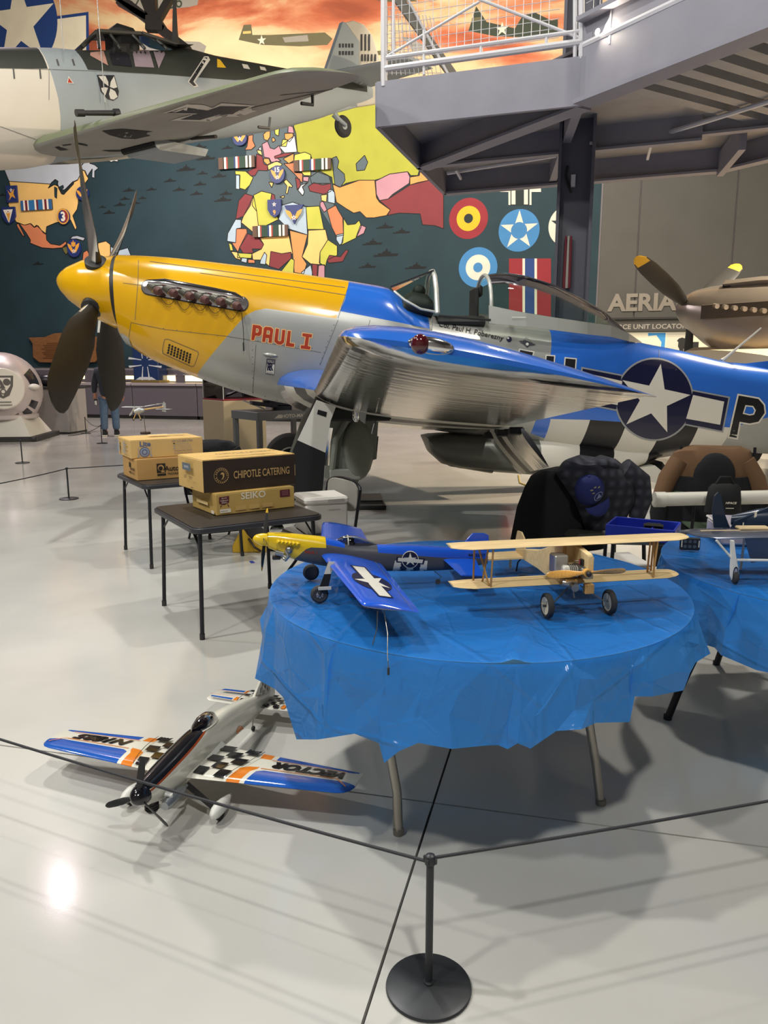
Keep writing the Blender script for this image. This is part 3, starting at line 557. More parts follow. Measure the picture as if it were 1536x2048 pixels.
# railings
def onA(px, py): return UP(px, py, A_, nA)
def rtube(a, b, r, name='rail', n=8): part(name, MB().tube([a, b], r, n), m_rail, wk, world=True)
e = A_+d1*.02
rtube(V((onA(768, 150).x, onA(768, 150).y, ZT-.05)), V((onA(768, 150).x, onA(768, 150).y, ZT+1.25)), .035, 'post')
rtube(onA(768, 138), onA(1163, 84), .035); rtube(onA(770, 116), onA(1163, 62), .022)
rtube(onA(775, 112), onA(958, 4), .014, 'brace'); rtube(onA(958, -2), onA(1163, 77), .016, 'brace')
for px, y0, y1 in ((787, 0, 110), (848, 60, 150), (962, 92, 108), (1093, 72, 90)): rtube(onA(px, y0), onA(px, y1), .016, 'post')
rtube(onA(1163, 118), onA(1163, -40), .03, 'post'); rtube(onA(1150, 118), onA(1150, -40), .02, 'post')
mb = MB(); zlo, zhi = onA(768, 122).z, ZT+1.35; a0, a1 = A_+d1*.1, B_-d1*.25; L = (a1-a0).length
for i in range(int(L/.085)): p = a0+d1*(i*.085); zz = zlo+.0; mb.tube([V((p.x, p.y, zz)), V((p.x, p.y, zhi))], .0035, 4, cap=False)
for i in range(int((zhi-zlo)/.085)): z = zlo+i*.085; mb.tube([V((a0.x, a0.y, z)), V((a1.x, a1.y, z))], .0035, 4, cap=False)
part('mesh_panel', mb, m_rail, wk, False, kind='stuff', world=True)
# far railing of the landing, leaning stair stringer seen through the mesh
st0, st1 = UY(792, -8, 11.6), UY(905, 150, 11.6); part('stair_stringer', bar(st0, st1, .07, .12), mat('stringer_dark', '#6a675f', .5), wk, False, world=True)
st2, st3 = UY(812, -8, 11.5), UY(898, 152, 11.5); part('stair_stringer', bar(st2, st3, .04, .03), m_rail, wk, False, world=True)
mb = MB()
for i in range(14): a = UY(775+i*7, 20+i*1, 11.7); b2 = UY(775+i*9, 150, 11.7); mb.tube([a, b2], .005, 4, cap=False)
for i in range(10): a = UY(778, 20+i*14, 11.7); b2 = UY(800+i*9, 20+i*14, 11.7); mb.tube([a, b2], .004, 4, cap=False)
part('mesh_panel', mb, m_rail, wk, False, kind='stuff', world=True)
# railing along the second leg
r0 = B_+ZZ*(hb+.03); nB = V((-d2.y, d2.x, 0))
for h_, r in ((.1, .035), (.22, .02), (1.1, .03)): rtube(B_+ZZ*(hb+h_), B_+d2*6+ZZ*(hb+h_), r)
for k in (.35, 1.5, 2.8): rtube(B_+d2*k+ZZ*hb, B_+d2*k+ZZ*(hb+1.15), .025, 'post')
rtube(B_+d2*.3+ZZ*(hb+.2), B_+d2*1.4+ZZ*(hb+1.1), .016, 'brace')
mb = MB()
for i in range(40): p = B_+d2*(.1+i*.085); mb.tube([p+ZZ*(hb+.22), p+ZZ*(hb+1.1)], .0035, 4, cap=False)
for i in range(11): z = ZZ*(hb+.22+i*.085); mb.tube([B_+z, B_+d2*3.4+z], .0035, 4, cap=False)
part('mesh_panel', mb, m_rail, wk, False, kind='stuff', world=True)
# floodlight clipped to the railing
fp = UY(1198, 68, 8.15); t = thing('floodlight', 'small lit floodlight clipped to the walkway railing', 'lamp', fp)
part('bulb', MB().ball((0, -.03, 0), .045, 14, 10), mat('bulb_lit', (1, .9, .7), .4, emit=14), t); part('housing', MB().lathe([(.02, 0), (.05, .03), (.065, .1), (.06, .1), (.03, .03)], frame((0, .1, 0), (1, 0, 0), None, (0, -1, 0)), 14), m_col, t); part('bracket', MB().box((0, .1, -.06), (.03, .03, .12)), m_col, t, False)
lamp('flood_glow', tuple(fp+V((0, -.12, 0))), 14, WARM, .08, (fp.x, fp.y-2, fp.z-1))
# steel column (wide flange)
cx = UY(1146, 500, 9.75); col = thing('steel_column', 'tall dark grey steel column rising behind the open canopy', 'column', (cx.x, cx.y, 0), -BY)
part('flange', MB().box((-.19, 0, 4.75), (.035, .34, 9.5)), m_col, col, False); part('flange', MB().box((.19, 0, 4.75), (.035, .34, 9.5)), m_col, col, False); part('web', MB().box((0, 0, 4.75), (.35, .03, 9.5)), m_col, col, False)
part('base_plate', MB().box((0, 0, .015), (.6, .55, .03)), m_col, col, False)
part('junction_box', MB().box((-.03, -.06, UY(1140, 362, 9.7).z), (.05, .07, .13)), m_rail, col, False)
part('cable', MB().tube([(-.1, -.04, UY(1140, 330, 9.7).z), (-.12, -.05, UY(1140, 350, 9.7).z), (-.05, -.06, UY(1140, 385, 9.7).z)], .012, 6), mat('cap_black'), col)
zf0, zf1 = UY(1130, 575, 9.6).z, UY(1130, 470, 9.6).z
t = thing('furled_flag', 'furled red and white flag hanging in the hollow of the steel column', 'flag', (cx.x-.07, cx.y-.05, zf0), -BY)
for x, h in ((-.03, '#6e2830'), (.0, '#a8a298'), (.03, '#6e2830')): part('fold', MB().lathe([(.018, 0), (.02, .1), (.017, .5*(zf1-zf0)), (.012, zf1-zf0)], TR(x, -.02, 0), 8), mat('flag'+h, h, .8), t)
# dark roof truss at the upper left
m_truss = mat('truss_black', '#2a211c', .6); tr = thing('roof_truss', 'dark steel roof truss crossing above the hanging fighter', 'truss', UY(320, 30, 16))
for n_, x0, y0, x1, y1, wd in (('chord', 205, -30, 378, 102, .15), ('chord', 236, 4, 330, 58, .10), ('web_member', 281, -20, 308, 50, .13), ('web_member', 304, -20, 309, 50, .12), ('web_member', 350, -20, 309, 52, .12)):
    part(n_, bar(UY(x0, y0, 16), UY(x1, y1, 16), .15, wd), m_truss, tr, False, world=True)
part('gusset_plate', MB().prism([(-.16, -.12), (.16, -.14), (.17, .03), (.08, .13), (-.14, .12)], -.09, .09, frame(UY(309, 48, 16), (1, 0, 0), (0, 0, 1))), m_truss, tr, False, world=True)
# ================================================================ BACKGROUND EXHIBITS
m_cab = mat('cabinet_dark', '#57525a', .35); m_cabt = mat('cabinet_top', '#8c8488', .3); m_lit = mat('lit_window', (1, .78, .38), .5, emit=2.2)
def onwall(px, back): return (WMI @ UP(px, 760, E2*(WD-back), E2)).x
for i, (p0, p1) in enumerate(((30, 150), (150, 262), (262, 392), (392, 520), (520, 640))):
    x0, x1 = onwall(p0, 1.4), onwall(p1, 1.4); c = WM @ V(((x0+x1)/2, 0, .75)); w_ = x1-x0-.02
    lab = ['left end', 'behind the propeller', 'with two lit windows', 'behind the glass case', 'under the belly of the yellow-nosed fighter'][i]
    t = thing('display_counter', f'dark grey display counter along the wall, {["at the left end of the row","behind the walking visitor","showing two lit yellow windows","behind the glass case","right end of the row behind the landing gear"][i]}', 'counter', (c.x, c.y, 0), -BY, group='display counters along the wall')
    part('plinth', MB().box((0, 0, .05), (w_-.06, 1.2, .1)), mat('cap_black'), t, False); part('body', MB().box((0, 0, .53), (w_, 1.3, .86), None, 0, .01), m_cab, t, False)
    part('top', MB().box((0, -.02, 1.0), (w_, 1.36, .08), None, 0, .012), m_cabt, t, False); part('back_panel', MB().box((0, .45, 1.22), (w_, .3, .36), None, 0, .01), m_cab, t, False)
    if i in (2,):
        for k in (-.22, .24): part('lit_window', MB().box((w_*k, .29, 1.16), (w_*.3, .02, .17)), m_lit, t, False); part('window_frame', MB().box((w_*k, .285, 1.265), (w_*.36, .04, .03)), m_cabt, t, False)
    elif i < 2: part('lit_window', MB().box((w_*.2, .29, 1.18), (w_*.28, .02, .1)), m_lit, t, False)
# glossy cross display over the counter
cc = UP(290, 722, E2*(WD-1.05), E2); cc.z = 1.045+.55; t = thing('cross_display', 'dark blue glossy display bearing a silver cross, seen under the yellow nose', 'display', (cc.x, cc.y, cc.z-.55), -BY)
part('case', MB().box((0, .25, .55), (.85, .5, 1.1), None, 0, .03), mat('case_blue', '#1d2f55', .15, coat=.6), t, False); part('base_trim', MB().box((0, .24, .03), (.95, .56, .08), None, 0, .01), mat('trim_brass', '#8a7748', .4, metal=.6), t, False)
pr = Print(); pr.h = .005
for k in range(4):
    q = [(math.cos(a)*r, math.sin(a)*r) for a, r in ((.12, .14), (.5, .55), (.62, .56), (.5, .3), (.3, .14))]
    for s in (1, -1):
        pts = [(x*math.cos(k*math.pi/2+.78)-s*y*math.sin(k*math.pi/2+.78), x*math.sin(k*math.pi/2+.78)+s*y*math.cos(k*math.pi/2+.78)) for x, y in q]; pr.lay(poly2d(pts), mat('silver_print', '#c9ced4', .3, metal=.3), frame((0, 0, .58), (1, 0, 0), (0, 0, 1)) @ TR(0, 0, 0))
pr.lay(poly2d([(-.34, -.5), (.34, -.5), (.2, -.42), (-.2, -.42)]), mat('silver_print'), frame((0, 0, .58), (1, 0, 0), (0, 0, 1)))
pr.done('silver_cross', t)
# ball turret at the left edge
tp = UZ(12, 884, 0); tp.y += .75; tp.x -= .35; t = thing('ball_turret', 'silvery round gun turret with emblem plate on a white stand at the left edge', 'turret', (tp.x, tp.y, 0), .12)
m_tur = mat('turret_grey', '#b9b0b0', .35, metal=.35); m_dkw = mat('dark_window', (.02, .02, .025), .1); m_white = mat('stand_white', '#c4c2bb', .5)
Zt = 1.02; Rt = .80
sph = MB().ball((0, 0, Zt), Rt, 36, 22); part('shell', sph, m_tur, t)
part('cover_plate', MB().lathe([(.0, .03), (.40, .03), (.42, .0), (.40, -.03)], Matrix.Rotation(R(24), 4, 'Z') @ frame((-.06, -Rt+.03, Zt+.06), (1, 0, 0), None, (-.04, -1, 0)), 32, cap=False), mat('plate_pale', '#cfcbc2', .4), t)
part('cover_plate_back', MB().lathe([(.42, -.2), (.42, .01)], Matrix.Rotation(R(24), 4, 'Z') @ frame((-.06, -Rt+.03, Zt+.06), (1, 0, 0), None, (-.04, -1, 0)), 32), mat('plate_pale'), t)
EMt = Matrix.Rotation(R(24), 4, 'Z') @ frame((-.06, -Rt-.005, Zt+.06), (1, 0, 0), (0, 0, 1)); pr = Print()
ek = mat('emb_grey', '#55524f', .6); pr.lay(poly2d([(-.2, .26), (.22, .26), (.2, .05), (.12, -.14), (.0, -.2), (-.12, -.14), (-.2, .05)]), ek, EMt); pr.lay(poly2d([(-.15, .22), (.17, .22), (.15, .06), (.0, -.15), (-.14, .06)]), mat('plate_pale'), EMt)
pr.lay(poly2d(circ(.06, 16, (.01, -.06))), ek, EMt); pr.lay(poly2d(circ(.07, 16, (-.07, .13))), ek, EMt); pr.lay(poly2d(circ(.07, 16, (.09, .13))), ek, EMt); pr.lay(poly2d([(.0, .15), (.06, 0), (-.05, 0)]), ek, EMt); pr.lay(poly2d(circ(.035, 12, (.01, -.06))), mat('plate_pale'), EMt)
for y_, w_ in ((-.27, .3), (-.33, .32)):
    for k in range(12): pr.lay(poly2d(rect(-w_/2+k*w_/12, y_-.012, -w_/2+k*w_/12+w_/17, y_+.012)), ek, EMt)
pr.done('emblem', t)
for a0, a1, r0, r1 in ((.18, .72, .50, .70), (-.62, -.35, .52, .68), (-.98, -.72, .52, .68), (-1.35, -1.12, .50, .64), (-1.8, -1.6, .5, .62)):
    q = [(r1*math.cos(a0+(a1-a0)*i/6), r1*math.sin(a0+(a1-a0)*i/6)) for i in range(7)]+[(r0*math.cos(a1+(a0-a1)*i/6), r0*math.sin(a1+(a0-a1)*i/6)) for i in range(7)]
    Wt = Wrap(sph.bvh(), Matrix.Rotation(R(24), 4, 'Z') @ frame((0, 0, Zt), (1, 0, 0), (0, 0, 1)), .05, .006); Wt.lay(poly2d(q), m_dkw); Wt.done('window', t)
part('gun_fairing', MB().ball((.72, -.28, Zt+.08), (.13, .16, .07), 14, 8), m_white, t)
part('ring', MB().lathe([(.62, .42), (.68, .45), (.68, .52), (.62, .55)], None, 32, cap=False), m_tur, t)
part('stand', MB().loft([[(x*a, y*a, z) for x, y in ((-.62, -.62), (.62, -.62), (.62, .62), (-.62, .62))] for z, a in ((.1, 1.18), (.5, .8))]), m_white, t, False)
part('stand_base', MB().box((0, 0, .05), (1.75, 1.6, .1), None, 0, .01), mat('base_black', (.03, .03, .03), .5), t, False)
for sx in (-1, 1): part('caster', MB().lathe([(.05, -.03), (.05, .03)], frame((sx*.82, -.8, .06), (0, 0, 1), None, (1, 0, 0)), 14), mat('base_black'), t)
# mannequin leg at the very edge
q = UZ(2, 872, 0); t = thing('flight_suit_leg', 'dark olive trouser leg and boot beside the turret, cut by the left edge', 'mannequin', (q.x+.28, q.y-1.75, 0))
part('trouser', MB().tube([(0, 0, .12), (.0, 0, .4), (.01, .01, .55), (-.06, .02, .95)], [.075, .08, .09, .12], 14), mat('olive_cloth', '#37352a', .9), t); part('boot', MB().tube([(-.02, .06, .05), (0, -.02, .05), (.03, -.16, .045), (.04, -.2, .04)], [.055, .06, .05, .03], 12), mat('base_black'), t)
# pedestal with engine part
q = UZ(112, 868, 0); t = thing('pedestal', 'pale grey box pedestal beside the round turret', 'pedestal', (q.x, q.y+.42, 0), -BY*.6)
part('body', MB().box((0, 0, .53), (.80, .8, .98), None, 0, .006), mat('pedestal_grey', '#9d9997', .5), t, False); part('kick', MB().box((0, 0, .02), (.76, .76, .04)), mat('base_black'), t, False); part('top', MB().box((-.04, 0, 1.04), (.92, .9, .05), None, 0, .008), mat('base_black'), t, False)
q2 = V((q.x-.22, q.y+.3, 1.067)); t = thing('engine_part', 'black engine part lying on the pale grey pedestal', 'engine', q2, .3)
part('casing', MB().ball((0, 0, .14), (.25, .17, .14), 16, 10), mat('engine_black', (.025, .025, .03), .3, metal=.4), t); part('elbow', MB().tube([(-.15, 0, .16), (-.25, 0, .26), (-.32, 0, .36)], [.09, .08, .07], 12), mat('engine_black'), t); part('flange', MB().lathe([(.09, 0), (.09, .03)], frame((.16, -.12, .13), (1, 0, 0), None, (.5, -1, .2)), 16), mat('chrome_dark', (.4, .4, .42), .25, metal=1), t)
# second low cabinet behind pedestal
q = UZ(174, 826, 0); t = thing('low_cabinet', 'grey low cabinet with a yellow sign on top behind the propeller blade', 'cabinet', (q.x, q.y+.5, 0), -BY)
part('body', MB().box((0, 0, .55), (1.5, .9, 1.1), None, 0, .01), mat('cab_mid', '#7d777a', .5), t, False); part('top', MB().box((0, -.03, 1.13), (1.6, 1.0, .06), None, 0, .01), m_cabt, t, False); part('sign', MB().box((.25, -.2, 1.19), (.5, .3, .02), TR(rx=0)), mat('sign_yellow', '#b88a3a', .5), t, False)
# glass display case
q = UZ(458, 905, 0); gy = R(-20); t = thing('glass_case', 'tan pedestal case with red cloth under a clear glass cover', 'display case', (q.x, q.y+.62, 0), R(38))
tan_ = mat('case_tan', '#a39579', .55); part('pedestal', MB().box((0, 0, .46), (.86, .86, .92), None, 0, .008), tan_, t, False); part('cloth', MB().box((0, 0, .935), (.84, .84, .03), None, 0, .006), mat('red_cloth', '#7c2230', .8), t, False)
gl = glassy('pane', (.97, .98, .98)); 
for a in range(4): part('pane', MB().box((0, -.41, 1.145), (.82, .006, .39), TR(rz=90*a)), gl, t, False)
part('top_pane', MB().box((0, 0, 1.343), (.83, .83, .006)), gl, t, False)
for sx in (-1, 1):
    for sy in (-1, 1): part('edge_strip', MB().box((sx*.412, sy*.412, 1.145), (.012, .012, .40)), mat('acrylic_edge', '#b9bcb8', .2), t, False)
t2 = thing('artifact', 'black curved metal artifact lying on the red cloth inside the glass case', 'artifact', (q.x+.05, q.y+.62, .951), .2)
part('body', MB().loft([[(x, y*wd, .05+z+y2*.04) for y, y2 in ((-1, 0), (-.5, 1), (.5, 1), (1, 0), (.5, -1), (-.5, -1))] for x, wd, z in ((-.2, .05, 0), (-.12, .13, .03), (.05, .15, .1), (.2, .12, .19), (.27, .05, .22))]), mat('engine_black'), t2); part('prop_rod', MB().tube([(.1, 0, .1), (.14, 0, 0)], .012, 6), mat('engine_black'), t2)
# grey cart with the machine gun
q = V((UY(538, 850, 11.7).x, 11.7, 0)); a_ = UZ(464, 838, .86); cy_ = R(38); ct = thing('metal_cart', 'grey steel cart with lettered apron behind the landing gear', 'cart', (q.x+.05, q.y+.55, 0), cy_)
m_cart = mat('cart_grey', '#5d6064', .45, metal=.3); part('tray', MB().box((0, 0, .84), (1.15, .85, .03), None, 0, .005), m_cart, ct, False)
for y, x, dx, dy in ((-.42, 0, 1.15, .02), (.42, 0, 1.15, .02), (0, -.57, .02, .85), (0, .57, .02, .85)): part('apron', MB().box((x, y, .79), (dx, dy, .12)), m_cart, ct, False)
for sx in (-1, 1):
    for sy in (-1, 1): part('leg', MB().box((sx*.53, sy*.38, .37), (.07, .07, .74)), m_cart, ct, False)
pr = Print(); vs, fs = text2d('PHOTO-MAKING', .62, .055, bold=.03); M_ = frame((.1, -.4325, .785), (1, 0, 0), (0, 0, 1)); pr.lay((vs, fs), mat('letter_pale'), M_); pr.lay(poly2d([(-.4, -.03), (-.32, .03), (-.3, 0), (-.28, .03), (-.26, -.03)]), mat('letter_pale'), M_); pr.done('lettering', ct)
gq = V((q.x+.12, q.y+.6, .856)); t = thing('aircraft_gun', 'black aircraft gun and gear lying on the grey steel cart', 'gun', gq, R(20)); eb = mat('engine_black')
part('receiver', MB().box((0, 0, .14), (.42, .14, .16), None, 0, .02), eb, t, False); part('barrel', MB().tube([(.2, 0, .15), (.75, 0, .13)], [.04, .022], 12), eb, t); part('muzzle', MB().tube([(.72, 0, .131), (.8, 0, .128)], .035, 12), eb, t)
part('barrel', MB().tube([(-.15, .02, .24), (.45, .02, .24)], [.05, .045], 12), eb, t); part('end_cap', MB().tube([(-.3, 0, .16), (-.2, 0, .16)], .055, 12), mat('chrome_dark'), t); part('feed_tray', MB().box((-.32, -.1, .05), (.4, .25, .06), TR(ry=8), 0, .01), eb, t, False); part('rod', MB().tube([(-.62, -.05, .16), (-.3, -.15, .02)], .012, 6), mat('chrome_dark'), t); part('mount', MB().box((0, 0, .03), (.3, .12, .06)), eb, t, False)
# ---------------------------------------------------------------- far silver aircraft on the right
m_alu = mat('bare_metal', '#a09a92', .32, metal=.75, vary=(1.5, .1)); m_aluw = mat('wing_pale', '#c9b795', .4, metal=.2)
hp = UY(1385, 618, 13.0); ap = thing('silver_aircraft', 'bare metal aircraft nose with yellow tipped black propeller behind the blue tail', 'airplane', (hp.x, hp.y, 0), R(-54))
sc_ = 13.0/1540; ax0 = V((1, 0, -.09)).normalized(); 
def nose_ring(x, h, wd, dz, n=20): return [(x, wd*math.cos(2*math.pi*j/n), hp.z+dz+h*math.sin(2*math.pi*j/n)) for j in range(n)]
rings_ = [nose_ring(x, h, h*.85, dz) for x, h, dz in ((-.26, .02, .02), (-.22, .15, .0), (-.1, .26, -.03), (.06, .34, -.05), (.1, .35, -.06))]
part('spinner', MB().loft(rings_), m_alu, ap)
sk = MB().loft([nose_ring(x, h, wd, dz) for x, h, wd, dz in ((.1, .36, .33, -.06), (.3, .45, .38, -.12), (.7, .58, .42, -.24), (1.2, .66, .45, -.33), (2.2, .72, .46, -.42), (4, .7, .45, -.45))]); part('nacelle', sk, m_alu, ap)
part('intake_lip', MB().loft([[(x, y*wd, hp.z+z+dz) for y, z in ((-1, 0), (-.7, .06), (.7, .06), (1, 0), (.7, -.05), (-.7, -.05))] for x, wd, dz in ((.62, .2, .33), (1.2, .22, .34), (2.4, .22, .28))]), m_alu, ap); part('intake_mouth', MB().box((.66, 0, hp.z+.3), (.12, .34, .08)), m_dkw, ap, False)
part('exhaust_panel', MB().box((1.0, -.42, hp.z-.09), (1.15, .04, .22), TR(0, 0, 0) , 0, .01), mat('exhaust_soot', '#3f3a36', .6), ap, False)
for i in range(6): part('exhaust_stack', MB().tube([(.62+i*.15, -.40, hp.z-.0-i*.022), (.72+i*.15, -.47, hp.z-.02-i*.022)], .038, 8), m_alu, ap)
bl = mat('blade_black', (.025, .025, .025), .45); yt = mat('tip_yellow', '#d3a92c', .5)
def blade(mb, L, c0, c1, th, pitch, prof=None, n=9, mi=0, pf=None):
    prof = prof or [(.12, .35, 2.2), (.22, .7, 1.0), (.4, .95, .5), (.6, 1.0, .35), (.8, .95, .25), (.93, .75, .2), (.985, .4, .15), (1, .12, .1)]; rg = []
    for s, cw, tk in prof:
        a = pf(s) if pf else pitch*(1-.6*s); ch = c0*cw; t_ = th*tk; rr = []
        for j in range(12): u_, v_ = ch/2*math.cos(2*math.pi*j/12), t_/2*math.sin(2*math.pi*j/12); rr.append((u_*math.cos(a)-v_*math.sin(a), u_*math.sin(a)+v_*math.cos(a), s*L))
        rg.append(rr)
    return rg
for az in (-64, 60, 178):
    # blade in the plane across the thrust line; az from straight up, positive to the right in the picture is away
    d = V((-.03, math.sin(R(az)), math.cos(R(az)))); d = (d+V((0, 0, 0))).normalized(); Mb = frame(V((-.02, 0, hp.z)), V((1, 0, 0)).cross(d), None, d)
    rg = blade(None, 1.62, .30, .2, .07, 1.0, pf=lambda s: R(-62)); p_ = part('propeller_blade', MB().loft(rg), bl, ap)
    p_.data.transform(Mb); tipr = blade(None, 1.625, .285, .2, .075, 1.0, [(.87, .86, .22), (.93, .77, .21), (.985, .42, .16), (1.002, .12, .1)], pf=lambda s: R(-62)); q_ = part('blade_tip', MB().loft(tipr), yt, p_); q_.data.transform(Mb)
part('wing', MB().loft([airfoil((.9+.3*k, s*(.5+6*k), hp.z-.85-.1*k), (3.4-.5*k, s*(.5+6*k), hp.z-.95), .14) for s in (-1,) for k in (0, .3)]), m_aluw, ap)
part('wing_fillet', MB().loft([[(x, -.2-.9*a, hp.z-.62-.25*b_) for a, b_ in ((0, 0), (1, 1.0), (1, 1.3), (0, 1.3))] for x in (.2, 4)]), m_aluw, ap, False)
part('landing_strut', MB().tube([(1.3, -.4, hp.z-.7), (1.3, -.4, .35)], .06, 10), m_alu, ap); part('wheel', MB().lathe([(.1, -.1), (.3, -.1), (.36, -.05), (.36, .05), (.3, .1), (.1, .1)], frame((1.3, -.55, .36), (1, 0, 0), None, (0, 1, 0)), 24), mat('rubber', (.03, .03, .03), .8), ap)
# ---------------------------------------------------------------- barrier posts and ropes
m_post = mat('post_black', (.028, .03, .034), .38, metal=.2); m_rope = mat('rope_black', (.03, .03, .035), .7, bump=(300, .4, .002))
def stanchion(name, p, label, rz=0):
    t = thing('stanchion', label, 'barrier post', (p[0], p[1], 0), rz, group='low black barrier posts')
    part('base', MB().lathe([(0, .016), (.02, .016), (.095, .013), (.107, .010), (.109, .004), (.107, 0)], None, 48, cap=True), m_post, t); part('pole', MB().lathe([(.0095, .012), (.0095, .36), (.0085, .364)], None, 16), m_post, t)
    part('collar', MB().lathe([(.0095, .012), (.013, .013), (.013, .02), (.0095, .024)], None, 16, cap=False), m_post, t)
    h = part('head', MB().lathe([(.0100, .348), (.0135, .352), (.0135, .366), (.0115, .374), (.006, .377)], None, 16), m_post, t)
    for k in range(4): part('cord_slot', MB().box((.0135, 0, .362), (.008, .006, .014), TR(rz=45+90*k)), m_post, h, False)
    return t
S0 = stanchion('s0', (.113, 1.69), 'black barrier post in the foreground with a wide round base', .3)
s1 = UZ(138, 998, 0); s2_ = UZ(45, 926, 0); s3 = UZ(172, 867, 0); s4 = UZ(204, 887, 0)
for p, lb in ((s1, 'black barrier post left of the cardboard box tables'), (s2_, 'black barrier post in front of the round turret stand'), (s3, 'black barrier post right of the pale pedestal, the farthest one'), (s4, "black barrier post in front of the visitor's feet"), (V((-1.66, 2.52, 0)), 'black barrier post outside the left edge holding the front rope'), (V((1.62, 2.11, 0)), 'black barrier post outside the right edge holding the front rope')): stanchion('s', p, lb)
def rope(pts, label, sag=0., r=.0042, n=24):
    q = []
    for a, b2 in zip(pts, pts[1:]):
        for i in range(n): f = i/n; p = V(a).lerp(V(b2), f); p.z -= sag*4*f*(1-f); q.append(p)
    q.append(V(pts[-1])); o = part('barrier_rope', MB().tube(q, r, 8), m_rope); tag(o, label, 'rope', 'barrier ropes'); return o
rope([(-1.66, 2.52, .36), (.113-.012, 1.69+.006, .355)], 'dark barrier rope running left in front of the blue and white model plane', .012); rope([(.113+.012, 1.69+.006, .364), (1.62, 2.11, .363)], 'dark barrier rope running right in front of the round table', .008)
rope([UZ(-60, 978, .36), V((s1.x, s1.y, .36)), V((s1.x+3.4, s1.y+2.3, .36))], 'thin barrier rope passing behind the left card table', .01, .006); rope([V((s3.x, s3.y, .36)), V((s4.x, s4.y, .36))], 'short slack barrier rope near the visitor', .08, .006); rope([V((s2_.x+.4, s2_.y+.9, .36)), V((s4.x, s4.y, .36))], 'thin barrier rope between turret and visitor', .05, .006)
# ================================================================ THE YELLOW-NOSED FIGHTER
class PF:
    """local frame of an aircraft: u tailward, v to starboard, z up"""
    def __init__(s, o, yaw): s.o = V(o); s.y = yaw; s.U = V((math.cos(yaw), math.sin(yaw), 0)); s.N = V((-math.sin(yaw), math.cos(yaw), 0)); s.M = Matrix.Translation(s.o) @ Matrix.Rotation(yaw, 4, 'Z'); s.I = s.M.inverted(); s.eye = s.I @ EYE
    def pv(s, px, py, v=0): q = s.I @ UP(px, py, s.o+s.N*v, s.N); return (q.x, q.z)
    def p3(s, px, py, v=0): return s.I @ UP(px, py, s.o+s.N*v, s.N)
    def dir(s, px, py): return (s.I.to_3x3() @ ray(px, py)).normalized()
class PixWrap:
    """paint whose outline is measured in the photograph and laid onto the skin it sits on"""
    def __init__(s, fr, bvh, mx=11, off=.003, lim=.25): s.fr = fr; s.b = bvh; s.mx = mx; s.off = off; s.mb = MB(); s.mats = []; s.lim = lim
    def hit(s, px, py): h = s.b.ray_cast(s.fr.eye, s.fr.dir(px, py), 60); return (h[0], h[1]) if h[0] else (None, None)
    def lay(s, sh, m, step=.0008):
        if m not in s.mats: s.mats.append(m)
        vs, fs = refine(sh, s.mx); s.off += step; pts = []
        for x, y in vs:
            d = s.fr.dir(x, y); h = s.b.ray_cast(s.fr.eye, d, 60)
            if h[0]:
                n = h[1] if h[1].dot(d) < 0 else -h[1]; pts.append(h[0]+n*s.off)
            else: pts.append(None)
        ok = []
        for f in fs:
            if any(pts[i] is None for i in f): continue
            a, b, c = [pts[i] for i in f]
            if max((a-b).length, (b-c).length, (c-a).length) > s.lim: continue
            n = (b-a).cross(c-a); ok.append(f if n.dot(s.fr.eye-a) > 0 else f[::-1])
        s.mb.add([p if p is not None else V((0, 0, 0)) for p in pts], ok, s.mats.index(m)); return s
    def poly(s, pts, m, step=.0008): return s.lay(poly2d(pts), m, step)
    def line(s, pts, m, w=1.1):
        for a, b in zip(pts, pts[1:]):
            a, b = V(a), V(b); d = (b-a).normalized(); t = V((-d.y, d.x))*w/2; s.lay(([tuple(a-t), tuple(b-t), tuple(b+t), tuple(a+t)], [(0, 1, 2, 3)]), m, 0)
        return s
    def text(s, t, c, ex, W, H, m, bold=.02, ang=90, shear=0.):
        vs, fs = text2d(t, W, H, bold, shear); e = V(ex).normalized(); f = V((e.y, -e.x)) if ang == 90 else V((math.cos(R(ang)), -math.sin(R(ang))))
        return s.lay(([(c[0]+x*e.x+y*f.x, c[1]+x*e.y+y*f.y) for x, y in vs], fs), m)
    def done(s, name, par, label=None, ang=40): return part(name, s.mb, s.mats, par, True, label)
def sect(u, zt, zb, w, n=44, e=2.4):
    zc, h = (zt+zb)/2, (zt-zb)/2; out = []
    for j in range(n):
        a = 2*math.pi*j/n; c, s_ = math.cos(a), math.sin(a)
        out.append((u, w*math.copysign(abs(c)**(2/e), c), zc+h*math.copysign(abs(s_)**(2/e), s_)))
    return out
def skin(fr, top, bot, wid, us, e=2.4, d=.1, n=44):
    tp = [fr.pv(*p) for p in top]; bp = [fr.pv(*p) for p in bot]; wd = [(fr.pv(p, 600)[0], w_) for p, w_ in wid]
    return [sect(u, max(smo(tp, u, d), smo(bp, u, d)+.004), smo(bp, u, d), max(smo(wd, u, d), .004), n, e) for u in us]
mus = PF((0, 8.3, 0), R(5)); fg = thing('fighter_aircraft', 'full size silver fighter with yellow nose, blue trim and open canopy', 'airplane', (0, 8.3, 0), R(5))
YEL, BLU, SIL = mat('paint_yellow', '#d9a40c', .22, coat=.5, vary=(2, .04)), mat('paint_blue', '#2464c4', .2, coat=.5, vary=(2, .05)), mat('paint_silver', '#a3a49f', .34, metal=.35, vary=(2.5, .05))
WHT, BLK, ALU = mat('paint_white', '#cfccc2', .35), mat('paint_black', '#17171a', .35), mat('polished_alu', (.78, .77, .75), .13, metal=1., bump=(3.2, .12, .02), stretch=(.6, 3.5, 1))
CHR, NAV, LIN, WELL = mat('chrome', (.82, .82, .83), .06, metal=1.), mat('insignia_navy', '#141737', .3), mat('panel_line', '#5b5a54', .6), mat('well_grey', '#7b7f76', .42)
